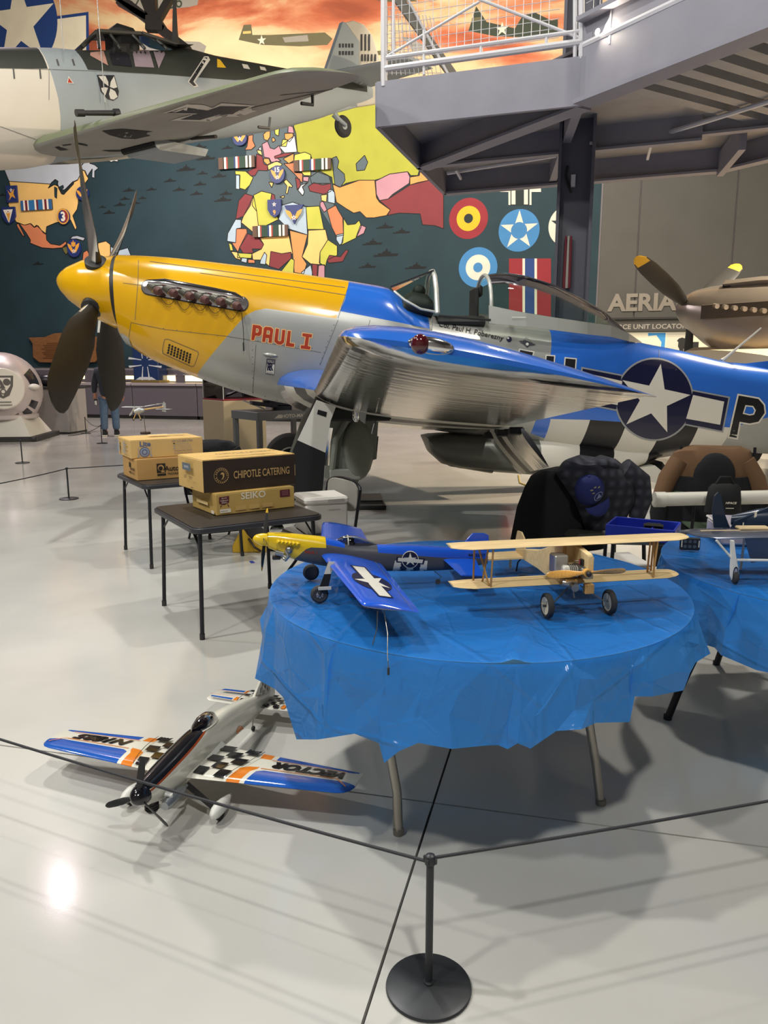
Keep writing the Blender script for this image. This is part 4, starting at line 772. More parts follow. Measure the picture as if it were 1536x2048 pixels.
U0 = lambda px: mus.pv(px, 600)[0]
top = [(243, 511), (300, 513), (350, 517), (400, 522), (500, 534), (600, 548), (700, 563), (785, 577), (800, 600), (830, 620), (862, 634), (960, 645), (1090, 657), (1230, 674), (1290, 688), (1350, 699), (1440, 722), (1536, 738), (1700, 770), (1900, 800)]
bot = [(243, 668), (262, 693), (300, 718), (380, 750), (450, 775), (520, 797), (580, 809), (640, 818), (800, 850), (1000, 880), (1150, 905), (1300, 918), (1390, 901), (1460, 902), (1536, 908), (1700, 905), (1900, 890)]
wid = [(243, .36), (300, .41), (500, .44), (700, .455), (900, .47), (1100, .45), (1300, .39), (1440, .32), (1536, .27), (1700, .17), (1900, .05)]
us = [U0(246)+(U0(1900)-U0(246))*i/100 for i in range(101)]
fus = MB().loft(skin(mus, top, bot, wid, us, d=.08))
pz = lambda *p: [mus.pv(a, b, -.42) for a, b in p]
zones = [(pz((150, 430), (712, 430), (702, 562), (672, 637), (533, 617), (511, 621), (490, 632), (389, 748), (380, 830), (150, 830)), 1), (pz((704, 540), (690, 600), (680, 622), (861, 657), (863, 540)), 2),
         (pz((1118, 640), (1066, 868), (1100, 880), (1101, 838), (1180, 848), (1250, 850), (1410, 855), (1458, 862), (1470, 860), (1520, 844), (1560, 835), (1980, 830), (1980, 600)), 2)]
st = [((1102, 838), (1082, 970)), ((1181, 840), (1150, 970)), ((1256, 845), (1222, 970)), ((1330, 850), (1297, 970)), ((1406, 853), (1371, 970)), ((1476, 857), (1441, 970))]
for i in range(5): zones.append((pz(st[i][0], st[i+1][0], st[i+1][1], st[i][1]), 3 if i % 2 == 0 else 4))
fusp = paint(fus, zones)
part('fuselage', fusp, [SIL, YEL, BLU, WHT, BLK], fg, ang=50)
FB = fus.bvh()
# spinner
stp = [(113, 560), (116, 552), (122, 544), (135, 534), (165, 521), (205, 514), (238, 511)]; sbt = [(113, 563), (117, 574), (124, 585), (140, 602), (175, 628), (205, 644), (232, 657)]
a0, a1 = mus.pv(113.5, 562)[0], U0(238); us_ = [a0+(a1-a0)*(i/24)**1.7 for i in range(25)]; tpp = [mus.pv(*p) for p in stp]; bpp = [mus.pv(*p) for p in sbt]
sp = MB().loft([sect(u, max(interp(tpp, u), interp(bpp, u)+.004), interp(bpp, u), max(.003, (interp(tpp, u)-interp(bpp, u))/2), 36, 2.0) for u in us_]); part('spinner', sp, YEL, fg)
part('spinner_gap', MB().loft([sect(u, mus.pv(240, 513)[1], mus.pv(236, 657)[1], .35, 36, 2.0) for u in (a1-.01, U0(247))]), mat('cap_black'), fg)
part('chin_lip', MB().loft([sect(u, mus.pv(250, 640)[1], z, w_, 30) for u, z, w_ in ((U0(241), mus.pv(243, 672)[1], .2), (U0(252), mus.pv(250, 690)[1], .26), (U0(266), mus.pv(266, 698)[1], .28))]), SIL, fg)
# propeller
hub = mus.p3(200, 577); tl = R(7.5); ax = V((math.cos(tl), 0, -math.sin(tl))); upv = V((math.sin(tl), 0, math.cos(tl))); sv = V((math.sin(R(6.5)), math.cos(R(6.5)), 0))
b_dk, b_br = mat('blade_dark', '#25221d', .42), mat('blade_bright', (.8, .8, .78), .24, metal=1.)
Lb = 1.66; phi = R(41.5)
for th in (-phi, math.pi/2-phi, math.pi/2+math.pi-phi+0, math.pi-phi):
    d = upv*math.cos(th)+sv*math.sin(th); Mb = frame(hub, ax, None, d)
    rg = blade(None, Lb, .42, .4, .085, R(58), [(.10, .30, 1.6), (.2, .34, 1.35), (.3, .56, .8), (.42, .86, .5), (.56, .99, .34), (.8, 1.0, .22), (.91, .97, .18), (.955, .84, .15), (.985, .56, .12), (1, .26, .1)], pf=lambda s: R(-(44+34*s)))
    mb = MB().loft(rg); mb.m = []
    for f in mb.f:
        p = [mb.v[i] for i in f]; n = (p[1]-p[0]).cross(p[2]-p[0]); c = sum(p, V())/len(p); mb.m.append(0 if n.x < 0 else 1)
    mb.v = [Mb @ p for p in mb.v]; part('propeller_blade', mb, [b_br, b_dk], fg); part('blade_socket', MB().lathe([(.105, .0), (.105, .325), (.09, .335)], Mb, 20), mat('cap_black'), fg)
# exhaust shroud, stacks and plugs
pw = PixWrap(mus, FB, 9, .006)
def stadium(x0, y0, x1, y1, r, n=8):
    a = math.atan2(y1-y0, x1-x0); return [(x0+r*math.cos(a+math.pi/2+math.pi*i/n), y0+r*math.sin(a+math.pi/2+math.pi*i/n)) for i in range(n+1)]+[(x1+r*math.cos(a-math.pi/2+math.pi*i/n), y1+r*math.sin(a-math.pi/2+math.pi*i/n)) for i in range(n+1)]
pw.poly(stadium(298, 575, 482, 608, 15.5), BLK); pw.poly(stadium(298, 575, 482, 608, 13.5), CHR, .006); pw.done('exhaust_recess', fg)
mb = MB(); pts = [(298, 566), (330, 568), (380, 577), (430, 586), (470, 594), (488, 600)]; rr = []
for i, (x, y) in enumerate(pts):
    h, n = pw.hit(x, y); rr.append(h+n*.012)
part('exhaust_shroud', MB().tube(rr, [.03, .05, .052, .05, .045, .02], 12), CHR, fg)
cap = mat('plug_red', '#5c3a35', .6); stk = mat('stack_metal', '#87867c', .35, metal=.8)
ends = [(322, 588), (353, 592), (385, 598), (415, 605), (446, 609), (478, 617)]
for i, (x, y) in enumerate(ends):
    a, n = pw.hit(x-23, y-15); e, n2 = pw.hit(x-5, y-3); a = a+n*.015; e = e+n2*.085; g_, n3 = pw.hit(x+3, y+1); g_ = g_+n3*.115
    s_ = part('exhaust_stack', MB().tube([a, a.lerp(e, .5), e], [.03, .034, .036], 12), stk, fg); part('clamp_ring', MB().tube([a.lerp(e, .8), a.lerp(e, .9)], .0385, 12), CHR, s_); part('plug', MB().tube([e, e.lerp(g_, .5), g_], [.04, .042, .03], 12), cap, s_)
for (x0, y0), (x1, y1) in zip(ends, ends[1:]):
    q = []
    for i in range(9): f = i/8; h, n = pw.hit(x0+(x1-x0)*f, y0+4+(y1-y0)*f+18*4*f*(1-f)*(.6+.3*((x0*7) % 3))); q.append(h+n*.03)
    part('tether', MB().tube(q, .0028, 5), mat('cord', '#3c3328', .7), fg)
q = [pw.hit(484, 622), pw.hit(488, 660), pw.hit(489, 701)]; part('tether', MB().tube([h+n*.05 for h, n in q], .0035, 5), mat('cord'), fg); h, n = q[2]; q2 = pw.hit(488, 685); part('tether_weight', MB().tube([q2[0]+q2[1]*.05, h+n*.05], .007, 6), mat('cap_black'), fg)
# nose print: lettering, emblem, vent, panel lines
pw = PixWrap(mus, FB, 10, .0025)
for L in ([(246, 566), (285, 571)], [(262, 645), (330, 659), (450, 672), (560, 690), (642, 705)], [(277, 520), (276, 566), (270, 640)], [(400, 546), (500, 560), (690, 590)], [(512, 690), (505, 792)], [(676, 640), (640, 730)], [(262, 645), (256, 690)], [(700, 562), (676, 636)], [(865, 640), (858, 735), (838, 770)], [(740, 640), (735, 660)], [(1318, 700), (1318, 720)], [(300, 523), (690, 575)]): pw.line(L, LIN, .9)
for x, y in [(300+i*27, 653+i*3.6) for i in range(13)]+[(505+i*.2, 700+i*14) for i in range(7)]+[(410+i*24, 757+i*7.2) for i in range(8)]+[(668-i*4, 650+i*11) for i in range(8)]: pw.poly(circ(1.0, 6, (x, y)), LIN, 0)
pw.done('panel_line', fg)['kind'] = 'stuff'
pw = PixWrap(mus, FB, 10, .004); RED, ORL = mat('letter_red', '#a63318', .4), mat('letter_edge', '#e8b877', .4)
pz7 = lambda pts: [(480+x/8.533, 630+y/8.533) for x, y in pts]
LET = [[[(220, 165), (340, 180), (378, 215), (370, 320), (335, 360), (262, 350), (240, 430), (193, 425)], [(275, 225), (310, 230), (322, 250), (315, 290), (295, 305), (268, 300)]],
       [[(408, 225), (435, 200), (530, 210), (568, 245), (540, 478), (486, 470), (495, 398), (440, 390), (428, 462), (377, 455)], [(460, 262), (500, 265), (512, 280), (506, 338), (450, 330)]],
       [[(612, 232), (665, 240), (645, 425), (660, 445), (690, 448), (705, 430), (722, 252), (775, 260), (750, 470), (700, 508), (640, 500), (585, 450)]], [[(818, 270), (868, 275), (848, 478), (927, 490), (918, 548), (782, 528)]],
       [[(1070, 310), (1230, 330), (1222, 385), (1178, 380), (1158, 530), (1205, 540), (1195, 592), (1035, 572), (1042, 515), (1100, 522), (1122, 372), (1062, 362)]]]
def grow(P, k):
    n = len(P); a = sum(P[i][0]*P[(i+1) % n][1]-P[(i+1) % n][0]*P[i][1] for i in range(n)); sg = 1 if a > 0 else -1; out = []
    for i in range(n):
        p, q, r = V(P[i-1]), V(P[i]), V(P[(i+1) % n]); d1_, d2_ = (q-p).normalized(), (r-q).normalized(); n1, n2 = V((d1_.y, -d1_.x))*sg, V((d2_.y, -d2_.x))*sg; m = n1+n2; m = m.normalized() if m.length > 1e-6 else n1; out.append(tuple(q+m*k/max(.5, m.dot(n1))))
    return out
for L in LET: pw.lay(poly2d([pz7(grow(L[0], 13))]+([pz7(grow(L[1], -13))] if len(L) > 1 else [])), ORL, 0)
pw.off += .001
for L in LET: pw.lay(poly2d([pz7(l) for l in L]), RED, 0)
pw.done('name_lettering', fg, 'red block lettering with cream edges')
pw = PixWrap(mus, FB, 10, .004); k8 = lambda pts: [(480+x/8.533, 630+y/8.533) for x, y in pts]
pw.poly(k8([(455, 742), (605, 760), (578, 1020), (432, 1000)]), mat('emb_dark', '#3d3d46', .4)); pw.poly(k8([(463, 830), (592, 845), (576, 1008), (440, 990)]), WHT)
pw.text('R', (480+505/8.533, 630+885/8.533), (1, .1), 9, 15, NAV, .04); pw.text('R', (480+535/8.533, 630+880/8.533), (1, .1), 9, 15, NAV, .04); pw.text('ROLLS', (480+530/8.533, 630+790/8.533), (1, .11), 13, 5, WHT, 0); pw.text('ROYCE', (480+508/8.533, 630+985/8.533), (1, .11), 12, 4, mat('emb_dark'), 0); pw.done('engine_emblem', fg)
pw = PixWrap(mus, FB, 12, .004); pw.line([(329, 679), (336, 678), (396, 703), (397, 708), (389, 731), (383, 733), (326, 707), (325, 700), (329, 679)], LIN, 1.0)
hm = mat('hole_black', (.008, .008, .008), .7)
for r in range(4):
    for c in range(8): pw.poly(circ(2.3, 10, (339+c*5.95-r*.9, 690+c*2.7+r*5.15)), hm, 0)
pw.done('cooling_vent', fg)
h, n = pw.hit(541, 710); part('scoop_blister', MB().ball((0, 0, 0), (.075, .03, .02), 14, 8, Matrix.Translation(h) @ Matrix.Rotation(R(8), 4, 'Y')), SIL, fg)
# pilot name and small badges
pw = PixWrap(mus, FB, 9, .004); pw.text('Col. Paul H. Poberezny', (942, 664), (1, .225), 132, 13.5, BLK, .012, shear=0.)
pw.poly(circ(5.5, 16, (1018, 679)), NAV); pw.poly(circ(2, 10, (1016, 677)), WHT); pw.poly([(1037, 683), (1050, 681), (1058, 684), (1072, 690), (1058, 692), (1054, 696), (1048, 690)], mat('emb_dark')); pw.poly(circ(3, 12, (1054, 689)), WHT); pw.line([(1040, 688), (1052, 676), (1066, 688)], LIN, .7)
pw.done('pilot_name', fg, 'black hand lettered name and badges below the canopy')
# star insignia and code letters
pw = PixWrap(mus, FB, 11, .003); k2 = lambda pts: [(1000+x/2.866, 620+y/2.866) for x, y in pts]
gy_ = mat('insignia_edge', '#8f9396', .4)
rb = [(1096, 455), (1318, 498), (1278, 702), (1050, 658)]; lb = [(465, 326), (705, 372), (672, 580), (440, 535)]
pw.poly(k2(rb), gy_); pw.poly(k2(lb), gy_); pw.poly([(1308+80.5*math.cos(a)*.985, 798.6+83*math.sin(a)) for a in [2*math.pi*i/56 for i in range(56)]], gy_, 0)
pw.off += .0008; pw.poly(k2(grow(rb, -9)), NAV, 0); pw.poly(k2(grow(lb, -9)), NAV, 0); pw.poly([(1308+77*math.cos(a)*.985, 798.6+79.6*math.sin(a)) for a in [2*math.pi*i/56 for i in range(56)]], NAV, 0)
pw.off += .0008; pw.poly(k2([(1105, 487), (1283, 525), (1260, 657), (1065, 622)]), WHT, 0); pw.poly(k2([(492, 362), (700, 408), (672, 545), (468, 502)]), WHT, 0)
pw.poly(k2([(920, 310), (942, 455), (1090, 487), (955, 550), (957, 700), (865, 592), (722, 655), (800, 517), (700, 402), (853, 434)]), WHT, 0)
pw.done('star_insignia', fg)
pw = PixWrap(mus, FB, 11, .003); out = k2([(1367, 490), (1480, 510), (1510, 545), (1515, 590), (1480, 640), (1430, 650), (1372, 640), (1355, 732), (1313, 725)]); hol = k2([(1405, 545), (1450, 550), (1465, 575), (1455, 600), (1430, 605), (1390, 595)])
pw.lay(poly2d([grow(out, 3.2), grow(hol, -2.6)]), WHT); pw.lay(poly2d([out, hol]), BLK); pw.done('code_letter', fg)
for q in ([(1131, 717), (1151, 719), (1147, 770), (1127, 765)], [(1093, 712), (1108, 713), (1104, 760), (1089, 757)], [(1040, 700), (1066, 705), (1062, 720), (1036, 716)]): pw = PixWrap(mus, FB, 11, .003); pw.poly(grow(q, 2.4), WHT); pw.poly(q, BLK); pw.done('code_letter', fg)
# windshield
dkint = mat('cockpit_dark', '#1d1f1c', .6); gls = glassy('canopy_glass', (.84, .92, .87), .02, .95); fr_m = mat('frame_pale', '#b9bbb4', .35, metal=.3)
def q3(px, py, v): u, z = mus.pv(px, py); return V((u, v, z))
pr_ = [(779, 577), (862, 546), (862, 628), (832, 624), (803, 606)]
mb = MB()
L = [q3(779, 577, -.12), q3(862, 546, -.2), q3(862, 630, -.43), q3(830, 624, -.44), q3(800, 606, -.41), q3(783, 588, -.30)]; Rr = [V((p.x, -p.y, p.z)) for p in L]
mb.add(L+Rr, [(0, 1, 2, 3, 4, 5), (11, 10, 9, 8, 7, 6), (0, 6, 7, 1)]); part('windshield_glass', mb, gls, fg, False)
arch = [q3(862, 632, -.44), q3(862, 585, -.36), q3(862, 558, -.26), q3(862, 546, -.14), q3(862, 544, 0)]; arch = arch+[V((p.x, -p.y, p.z)) for p in arch[-2::-1]]
part('windshield_arch', MB().tube(arch, .025, 8), fr_m, fg); part('windshield_frame', MB().tube([q3(862, 546, -.2), q3(779, 577, -.12)], .012, 6), BLK, fg)
part('windshield_seal', MB().tube(L[2:], .012, 6), fr_m, fg)
part('glareshield', MB().loft([sect(U0(px), mus.pv(px, t)[1], mus.pv(px, 640)[1], w_, 20) for px, t, w_ in ((800, 600, .3), (820, 584, .32), (850, 590, .33), (858, 600, .33))]), dkint, fg)
part('gunsight', MB().ball(q3(838, 583, 0), (.07, .06, .07), 12, 8), dkint, fg)
part('cockpit_well', MB().loft([sect(U0(px), mus.pv(px, 638)[1]+.03, mus.pv(px, 660)[1], .30, 20) for px in (868, 960)]), dkint, fg)
part('sill_rail', MB().tube([q3(864, 637, -.46), q3(962, 645, -.46)], .012, 6), dkint, fg)
part('seat_back', MB().box(((U0(948)), 0, mus.pv(950, 612)[1]), (.04, .34, .36), TR(0, 0, 0), 0, .015), dkint, fg, False); part('headrest', MB().box((U0(958), 0, mus.pv(952, 583)[1]), (.05, .16, .12), None, 0, .02), dkint, fg, False)
# canopy slid back
ct_, cb_ = [(968, 551), (985, 547), (1010, 546), (1050, 552), (1100, 568), (1150, 592), (1200, 621), (1240, 654), (1268, 682)], [(962, 622), (1090, 643), (1200, 656), (1268, 683)]; cw_ = [(962, .40), (1050, .42), (1130, .40), (1200, .30), (1240, .17), (1268, .03)]
tq, bq, wq = [mus.pv(*p) for p in ct_], [mus.pv(*p) for p in cb_], [(U0(a), b) for a, b in cw_]; rg = []
for i in range(27):
    u = U0(966)+(U0(1266)-U0(966))*i/26; zt, zb, w_ = interp(tq, u), interp(bq, u), smo(wq, u, .1)
    rg.append([(u, -w_*math.cos(math.pi*j/20), zb+max(.004, zt-zb)*abs(math.sin(math.pi*j/20))**.85) for j in range(21)])
part('canopy_glass', MB().loft(rg, cap=False, closed=False), gls, fg)
part('canopy_arch', MB().tube([V(p) for p in rg[0]], .02, 8), fr_m, fg)
mb = MB()
for s in (-1, 1):
    rows = []
    for px, yt, yb, w_ in ((960, 617, 651, .42), (1030, 632, 658, .44), (1090, 641, 665, .43), (1150, 649, 672, .40), (1200, 654, 676, .33), (1245, 668, 684, .2), (1285, 684, 689, .02)): rows.append([V((U0(px), s*(w_+o), mus.pv(px, y)[1])) for o, y in ((0, yt), (.02, yt), (.045, yb), (.02, yb))])
    mb.loft(rows)
part('canopy_skirt', mb, mat('skirt_pale', '#aeb0aa', .3, metal=.4), fg, False); part('skirt_rib', MB().box((U0(1017), -.468, mus.pv(1017, 640)[1]-.01), (.15, .012, .025), None, 0, .004), fr_m, fg, False); part('canopy_rail', MB().tube([q3(962, 622, -.42), q3(1090, 643, -.43), q3(1200, 656, -.32), q3(1262, 680, -.08)], .013, 6), mat('seal_green', '#4a5a4c', .5), fg)
part('antenna_mast', MB().tube([q3(1444, 722, 0), q3(1452, 715, 0), q3(1522, 656, 0)], [.03, .016, .009], 8), WHT, fg)
# dorsal fin, fin and tailplane (mostly outside the frame)
fz = lambda px, py: mus.pv(px, py)
part('dorsal_fin', MB().loft([[(fz(px, y)[0], s*w_, fz(px, y)[1]) for y, w_, s in ((yt, .015, -1), (yt, .015, 1), (yb, .12, 1), (yb, .12, -1))] for px, yt, yb in ((1446, 724, 745), (1490, 727, 760), (1536, 722, 770), (1640, 690, 800))]), BLU, fg)
ut = U0(1690); zt = fz(1690, 750)[1]
part('fin', MB().loft([airfoil((ut+k*.35, 0, zt-.1+k*1.25), (ut+1.5-k*.4, 0, zt-.1+k*1.25), .10, (0, 1, 0), camber=0) for k in (0, .5, 1)]), BLU, fg)
for s in (-1, 1): part('tailplane', MB().loft([airfoil((ut+.1+k*.3, s*(.1+1.85*k), zt-.1), (ut+1.15-k*.1, s*(.1+1.85*k), zt-.12), .1) for k in ((0, 1) if s > 0 else (1, 0))]), SIL, fg)
# wings
LEP = [mus.p3(558, 770, -.45), mus.p3(572, 772, -.75), mus.p3(604, 776, -1.3), mus.p3(630, 781, -1.9), mus.p3(677, 673, -5.3)]; te0 = mus.p3(985, 860, -.6); te1 = mus.p3(1290, 793, -5.3)
def lep(v):
    for a, b in zip(LEP, LEP[1:]):
        if v >= b.y: return a.lerp(b, (v-a.y)/(b.y-a.y))
    return LEP[-1].copy()
def tep(v): return te0.lerp(te1, (v+.6)/(-4.7))
def wsec(k, s, th=None, f=1.0, dv=0.):
    v = -.1-5.2*min(k, 1); a, b = lep(v), tep(v); a.y = b.y = v-(k-1)*5.2*(k > 1); c = a.lerp(b, .5); a, b = c+(a-c)*f, c+(b-c)*f; a.y = a.y*s-dv*0; b.y = b.y*s
    return airfoil(a, b, th or (.15-.03*k+.075*max(0, 1-k/.36)), n=14, camber=.015)
def wing(s):
    ks = [0, .05, .1, .15, .2, .25, .3, .34, .4, .5, .6, .7, .8, .9, .96, 1.0]; S = [wsec(k, s) for k in ks]+[wsec(1.022, s, .10, .985), wsec(1.036, s, .06, .94), wsec(1.042, s, .02, .88)]
    mb = MB().loft(S if s < 0 else [q[::-1] for q in S]); n = len(S[0]); mb.m = []
    for f in mb.f:
        c = sum((mb.v[i] for i in f), V())/len(f); idx = [i % n for i in f]; up_ = (max(idx) <= 14 if s < 0 else min(idx) >= n-15) or len(f) > 4
        mb.m.append(0 if (up_ == True) else 1)
    vlo = [1.05, 1.38, 1.71, 2.04]
    zs = [([(-6, -s_*vlo[i]), (8, -s_*vlo[i]), (8, -s_*vlo[i+1]), (-6, -s_*vlo[i+1])], 3 if i % 2 else 2) for i in range(3) for s_ in (-s*-1*-1,)]
    return mb
wl = wing(1); 
def band(mb, s):
    bm_v = [(.66, 1.02, 2), (1.02, 1.44, 3), (1.44, 1.84, 2)]
    low = set(i for i, m in enumerate(mb.m) if m == 1)
    zs = [([(-5, s*a), (6, s*a), (6, s*b), (-5, s*b)], m) for a, b, m in bm_v]
    # cut, then colour only faces that were underside
    up_ids = mb.m[:]; mb2 = MB(); mb2.v, mb2.f, mb2.m = mb.v, mb.f, up_ids
    bm = bmesh.new(); vv = [bm.verts.new(p) for p in mb2.v]
    for f, m in zip(mb2.f, mb2.m):
        try: bm.faces.new([vv[i] for i in f]).material_index = m
        except ValueError: pass
    for k in (.66, 1.02, 1.44, 1.84): bmesh.ops.bisect_plane(bm, geom=bm.verts[:]+bm.edges[:]+bm.faces[:], plane_co=(0, s*k, 0), plane_no=(0, 1, 0), dist=1e-5)
    for f in bm.faces:
        c = abs(f.calc_center_median().y)
        for a, b, m in bm_v:
            if a < c < b and f.material_index == 1: f.material_index = m
    bm.verts.index_update(); o = MB(); o.v = [v.co.copy() for v in bm.verts]; o.f = [[v.index for v in f.verts] for f in bm.faces]; o.m = [f.material_index for f in bm.faces]; bm.free(); return o
WL = band(wl, -1); part('wing', WL, [BLU, ALU, WHT, BLK], fg, ang=45, label='near wing, blue above and polished below')
wr = wing(-1); part('wing', band(wr, 1), [BLU, ALU, WHT, BLK], fg, ang=45)
WB = wl.bvh()
# flap, lowered
def flap(s):
    mb = MB(); S = []
    for vv_ in (.6, .85, 1.16, 1.48, 1.76, 2.2, 2.6):
        k = (vv_-.6)/2.0; a = mus.p3(973, 858, -.6).lerp(mus.p3(1042, 857, -2.6), k); b = mus.p3(1040, 949, -.6).lerp(mus.p3(1098, 934, -2.6), k); S.append([(p.x, s*vv_, p.z) for p in airfoil((a.x, 0, a.z), (b.x, 0, b.z), .12, (.65, 0, .75), n=8, camber=0)])
    mb.loft(S if s < 0 else [q[::-1] for q in S]); n = len(S[0]); mb.m = []
    for f in mb.f:
        c = abs(sum((mb.v[i].y for i in f))/len(f)); mb.m.append(2 if 1.16 < c < 1.48 else (1 if .85 < c < 1.76 else 0))
    return mb
for s in (-1, 1): part('flap', flap(s), [ALU, WHT, BLK], fg)
for vv_ in (.9, 1.8, 2.5): t = tep(-vv_); part('flap_hinge', MB().box((t.x-.06, -vv_, t.z-.06), (.12, .025, .06), None, 0, .01), BLK, fg, False)
# wing tip light, reflector patch and print on the underside
pw = PixWrap(mus, WB, 10, .004, .4); h, n = pw.hit(845, 689)
if h:
    part('light_fairing', MB().ball((0, 0, 0), (.085, .03, .03), 18, 10, Matrix.Translation(h+V((.03, -.005, -.004))) @ Matrix.Rotation(R(9), 4, 'Y')), ALU, fg); part('light_lens', MB().ball((0, 0, 0), (.034, .028, .036), 14, 10, Matrix.Translation(h+V((-.01, -.018, 0)))), mat('lens_red', '#4a0c14', .12, coat=1), fg)
# radiator scoop
sc = MB().loft([sect(u, zt_, zb_, w_, 30, 2.6) for u, zt_, zb_, w_ in ((U0(852), fz(852, 872)[1], fz(856, 880)[1], .33), (U0(862), fz(862, 868)[1], fz(872, 905)[1], .36), (U0(885), fz(885, 866)[1], fz(890, 925)[1], .37), (U0(920), fz(920, 866)[1], fz(925, 934)[1], .38), (U0(1000), fz(1000, 866)[1], fz(1000, 942)[1], .39), (U0(1100), fz(1100, 870)[1], fz(1100, 949)[1], .38), (U0(1200), fz(1200, 880)[1], fz(1200, 951)[1], .33), (U0(1252), fz(1252, 890)[1], fz(1252, 944)[1], .28), (U0(1330), fz(1330, 890)[1], fz(1330, 914)[1], .2))])
zs2 = [(pz((860, 840), (1090, 840), (1078, 1000), (820, 1000)), 1)]
for i in range(4): zs2.append((pz(st[i][0], st[i+1][0], (st[i+1][1][0]-8, 1000), (st[i][1][0]-8, 1000)), 0 if i % 2 == 0 else 2))
part('radiator_scoop', paint(sc, zs2), [WHT, mat('scoop_grey', '#6a6d68', .4, metal=.3), BLK], fg, ang=50)
part('scoop_lip', MB().loft([sect(u, zt_, zb_, w_, 30, 2.6) for u, zt_, zb_, w_ in ((U0(934), fz(934, 930)[1], fz(934, 941)[1], .2), (U0(900), fz(900, 915)[1], fz(903, 930)[1], .24), (U0(985), fz(985, 920)[1], fz(985, 944)[1], .26))][1:]), mat('scoop_grey'), fg)
part('outlet_door', MB().loft([[(fz(px, y)[0], v, fz(px, y)[1]) for v, y in ((-.26, yt), (.26, yt), (.26, yb), (-.26, yb))] for px, yt, yb in ((1226, 935, 946), (1290, 925, 958), (1306, 938, 960))]), WHT, fg, False)
part('outlet_door', MB().loft([[(fz(px, y)[0], v, fz(px, y)[1]) for v, y in ((-.26, yt), (.26, yt), (.26, yb), (-.26, yb))] for px, yt, yb in ((1304, 918, 960), (1335, 958, 963))]), BLK, fg, False)
# landing gear
def gear(s):
    v = s*1.8; wc = mus.p3(556, 1046, -1.8); w_ = V((wc.x, v, .345)); tp_ = V((mus.p3(652, 806, -1.75).x, s*1.72, mus.p3(652, 806, -1.75).z+.08))
    part('gear_strut', MB().tube([tp_, tp_.lerp(w_+V((.02, -s*.16, .1)), .55), w_+V((.02, -s*.16, .06))], [.07, .06, .045], 14), BLK if s < 0 else WELL, fg); part('axle', MB().tube([w_+V((.02, -s*.17, 0)), w_+V((0, s*.08, 0))], .04, 12), stk, fg)
    Mw = frame(w_, (1, 0, 0), None, (0, s, 0)); tire = part('wheel', MB().lathe([(.17, -.1), (.24, -.115), (.30, -.11), (.335, -.07), (.345, 0), (.335, .07), (.30, .11), (.24, .115), (.17, .1)], Mw, 40, cap=False), mat('rubber'), fg)
    rim = mat('rim_white', '#c9c9c4', .35, metal=.3); part('rim', MB().lathe([(.15, -.08), (.19, -.1), (.19, .1), (.175, .105), (.165, .09), (.165, .0), (.15, -.05)], Mw, 36, cap=False), rim, tire); part('rim_web', MB().lathe([(.0, -.03), (.17, -.03)], Mw, 30, cap=False), mat('hole_black'), tire); part('hub_cap', MB().lathe([(.06, 0), (.06, .085), (.035, .1), (0, .1)], Mw, 20, cap=False), rim, tire)
    for k in range(5): part('spoke', MB().loft([[(r*math.cos(a), r*math.sin(a), z) for a, z in ((-hw/r, .05), (hw/r, .05), (hw/r, .095), (-hw/r, .095))] for r, hw in ((.05, .035), (.11, .028), (.175, .04))], 0, Mw @ Matrix.Rotation(2*math.pi*k/5+.3, 4, 'Z')), rim, tire)
    return w_
wc = gear(-1); gear(1)
D = lambda pts, v: [mus.pv(x, y, v) for x, y in pts]
def plate(poly, v, th, m, name, lab=None): 
    M_ = frame((0, v, 0), (1, 0, 0), (0, 0, 1)); return part(name, MB().prism(poly, -th/2, th/2, M_), m, fg, False, lab, bevel=.004)
dp = part('gear_door', MB().prism(D([(633, 800), (672, 813), (661, 842), (651, 905), (595, 880)], -2.02), -.015, .015, frame((0, -2.02, 0), (1, 0, 0), (0, 0, 1))), mat('door_white', '#cdccc6', .4), fg, False, 'white upper half of the gear leg door')
part('gear_door', MB().prism(D([(595, 880), (651, 905), (648, 950), (641, 1022), (590, 1022), (585, 930), (586, 900)], -2.02), -.015, .015, frame((0, -2.02, 0), (1, 0, 0), (0, 0, 1))), mat('door_black', '#17181c', .45), fg, False, 'black lower half of the gear leg door')
pr = Print(); pr.h = .017; pr.lay(poly2d(D([(636, 819), (654, 824), (652, 834), (634, 828)], -2.02)), BLK, frame((0, -2.02, 0), (1, 0, 0), (0, 0, 1))); pr.done('door_stencil', fg)
part('strut_fork', MB().tube([mus.p3(660, 855, -1.9), mus.p3(655, 895, -1.9), mus.p3(651, 930, -1.9)], [.03, .02, .03], 10), CHR, fg)
inn = [(655, 812), (700, 818), (757, 836), (754, 878), (752, 918), (738, 922), (715, 966), (700, 969), (648, 955), (652, 890)]
plate(D(inn, -.75), -.75, .03, WELL, 'inner_gear_door'); part('door_bulge', MB().loft([[(c.x+dx*w_, -.765-d_*.0-dd, c.z+dz*h_) for dx, dz, dd in [(math.cos(2*math.pi*j/18), math.sin(2*math.pi*j/18), d_) for j in range(18)]] for c, w_, h_, d_ in ((mus.p3(715, 900, -.75), .16, .3, 0), (mus.p3(715, 900, -.75), .13, .26, .06), (mus.p3(713, 900, -.75), .07, .2, .09))]), WELL, fg)
part('door_rib', MB().tube([mus.p3(700, 830, -.8), mus.p3(672, 880, -.8), mus.p3(664, 945, -.8)], .03, 8), WELL, fg); part('door_bracket', MB().box(tuple(mus.p3(690, 948, -.8)), (.3, .06, .1), None, 0, .01), SIL, fg, False); part('door_actuator', MB().tube([mus.p3(751, 838, -.85), mus.p3(744, 868, -.85)], .014, 8), CHR, fg)
plate(D([(738, 880), (757, 872), (753, 918), (738, 922)], -.65), -.65, .02, BLK, 'door_edge')
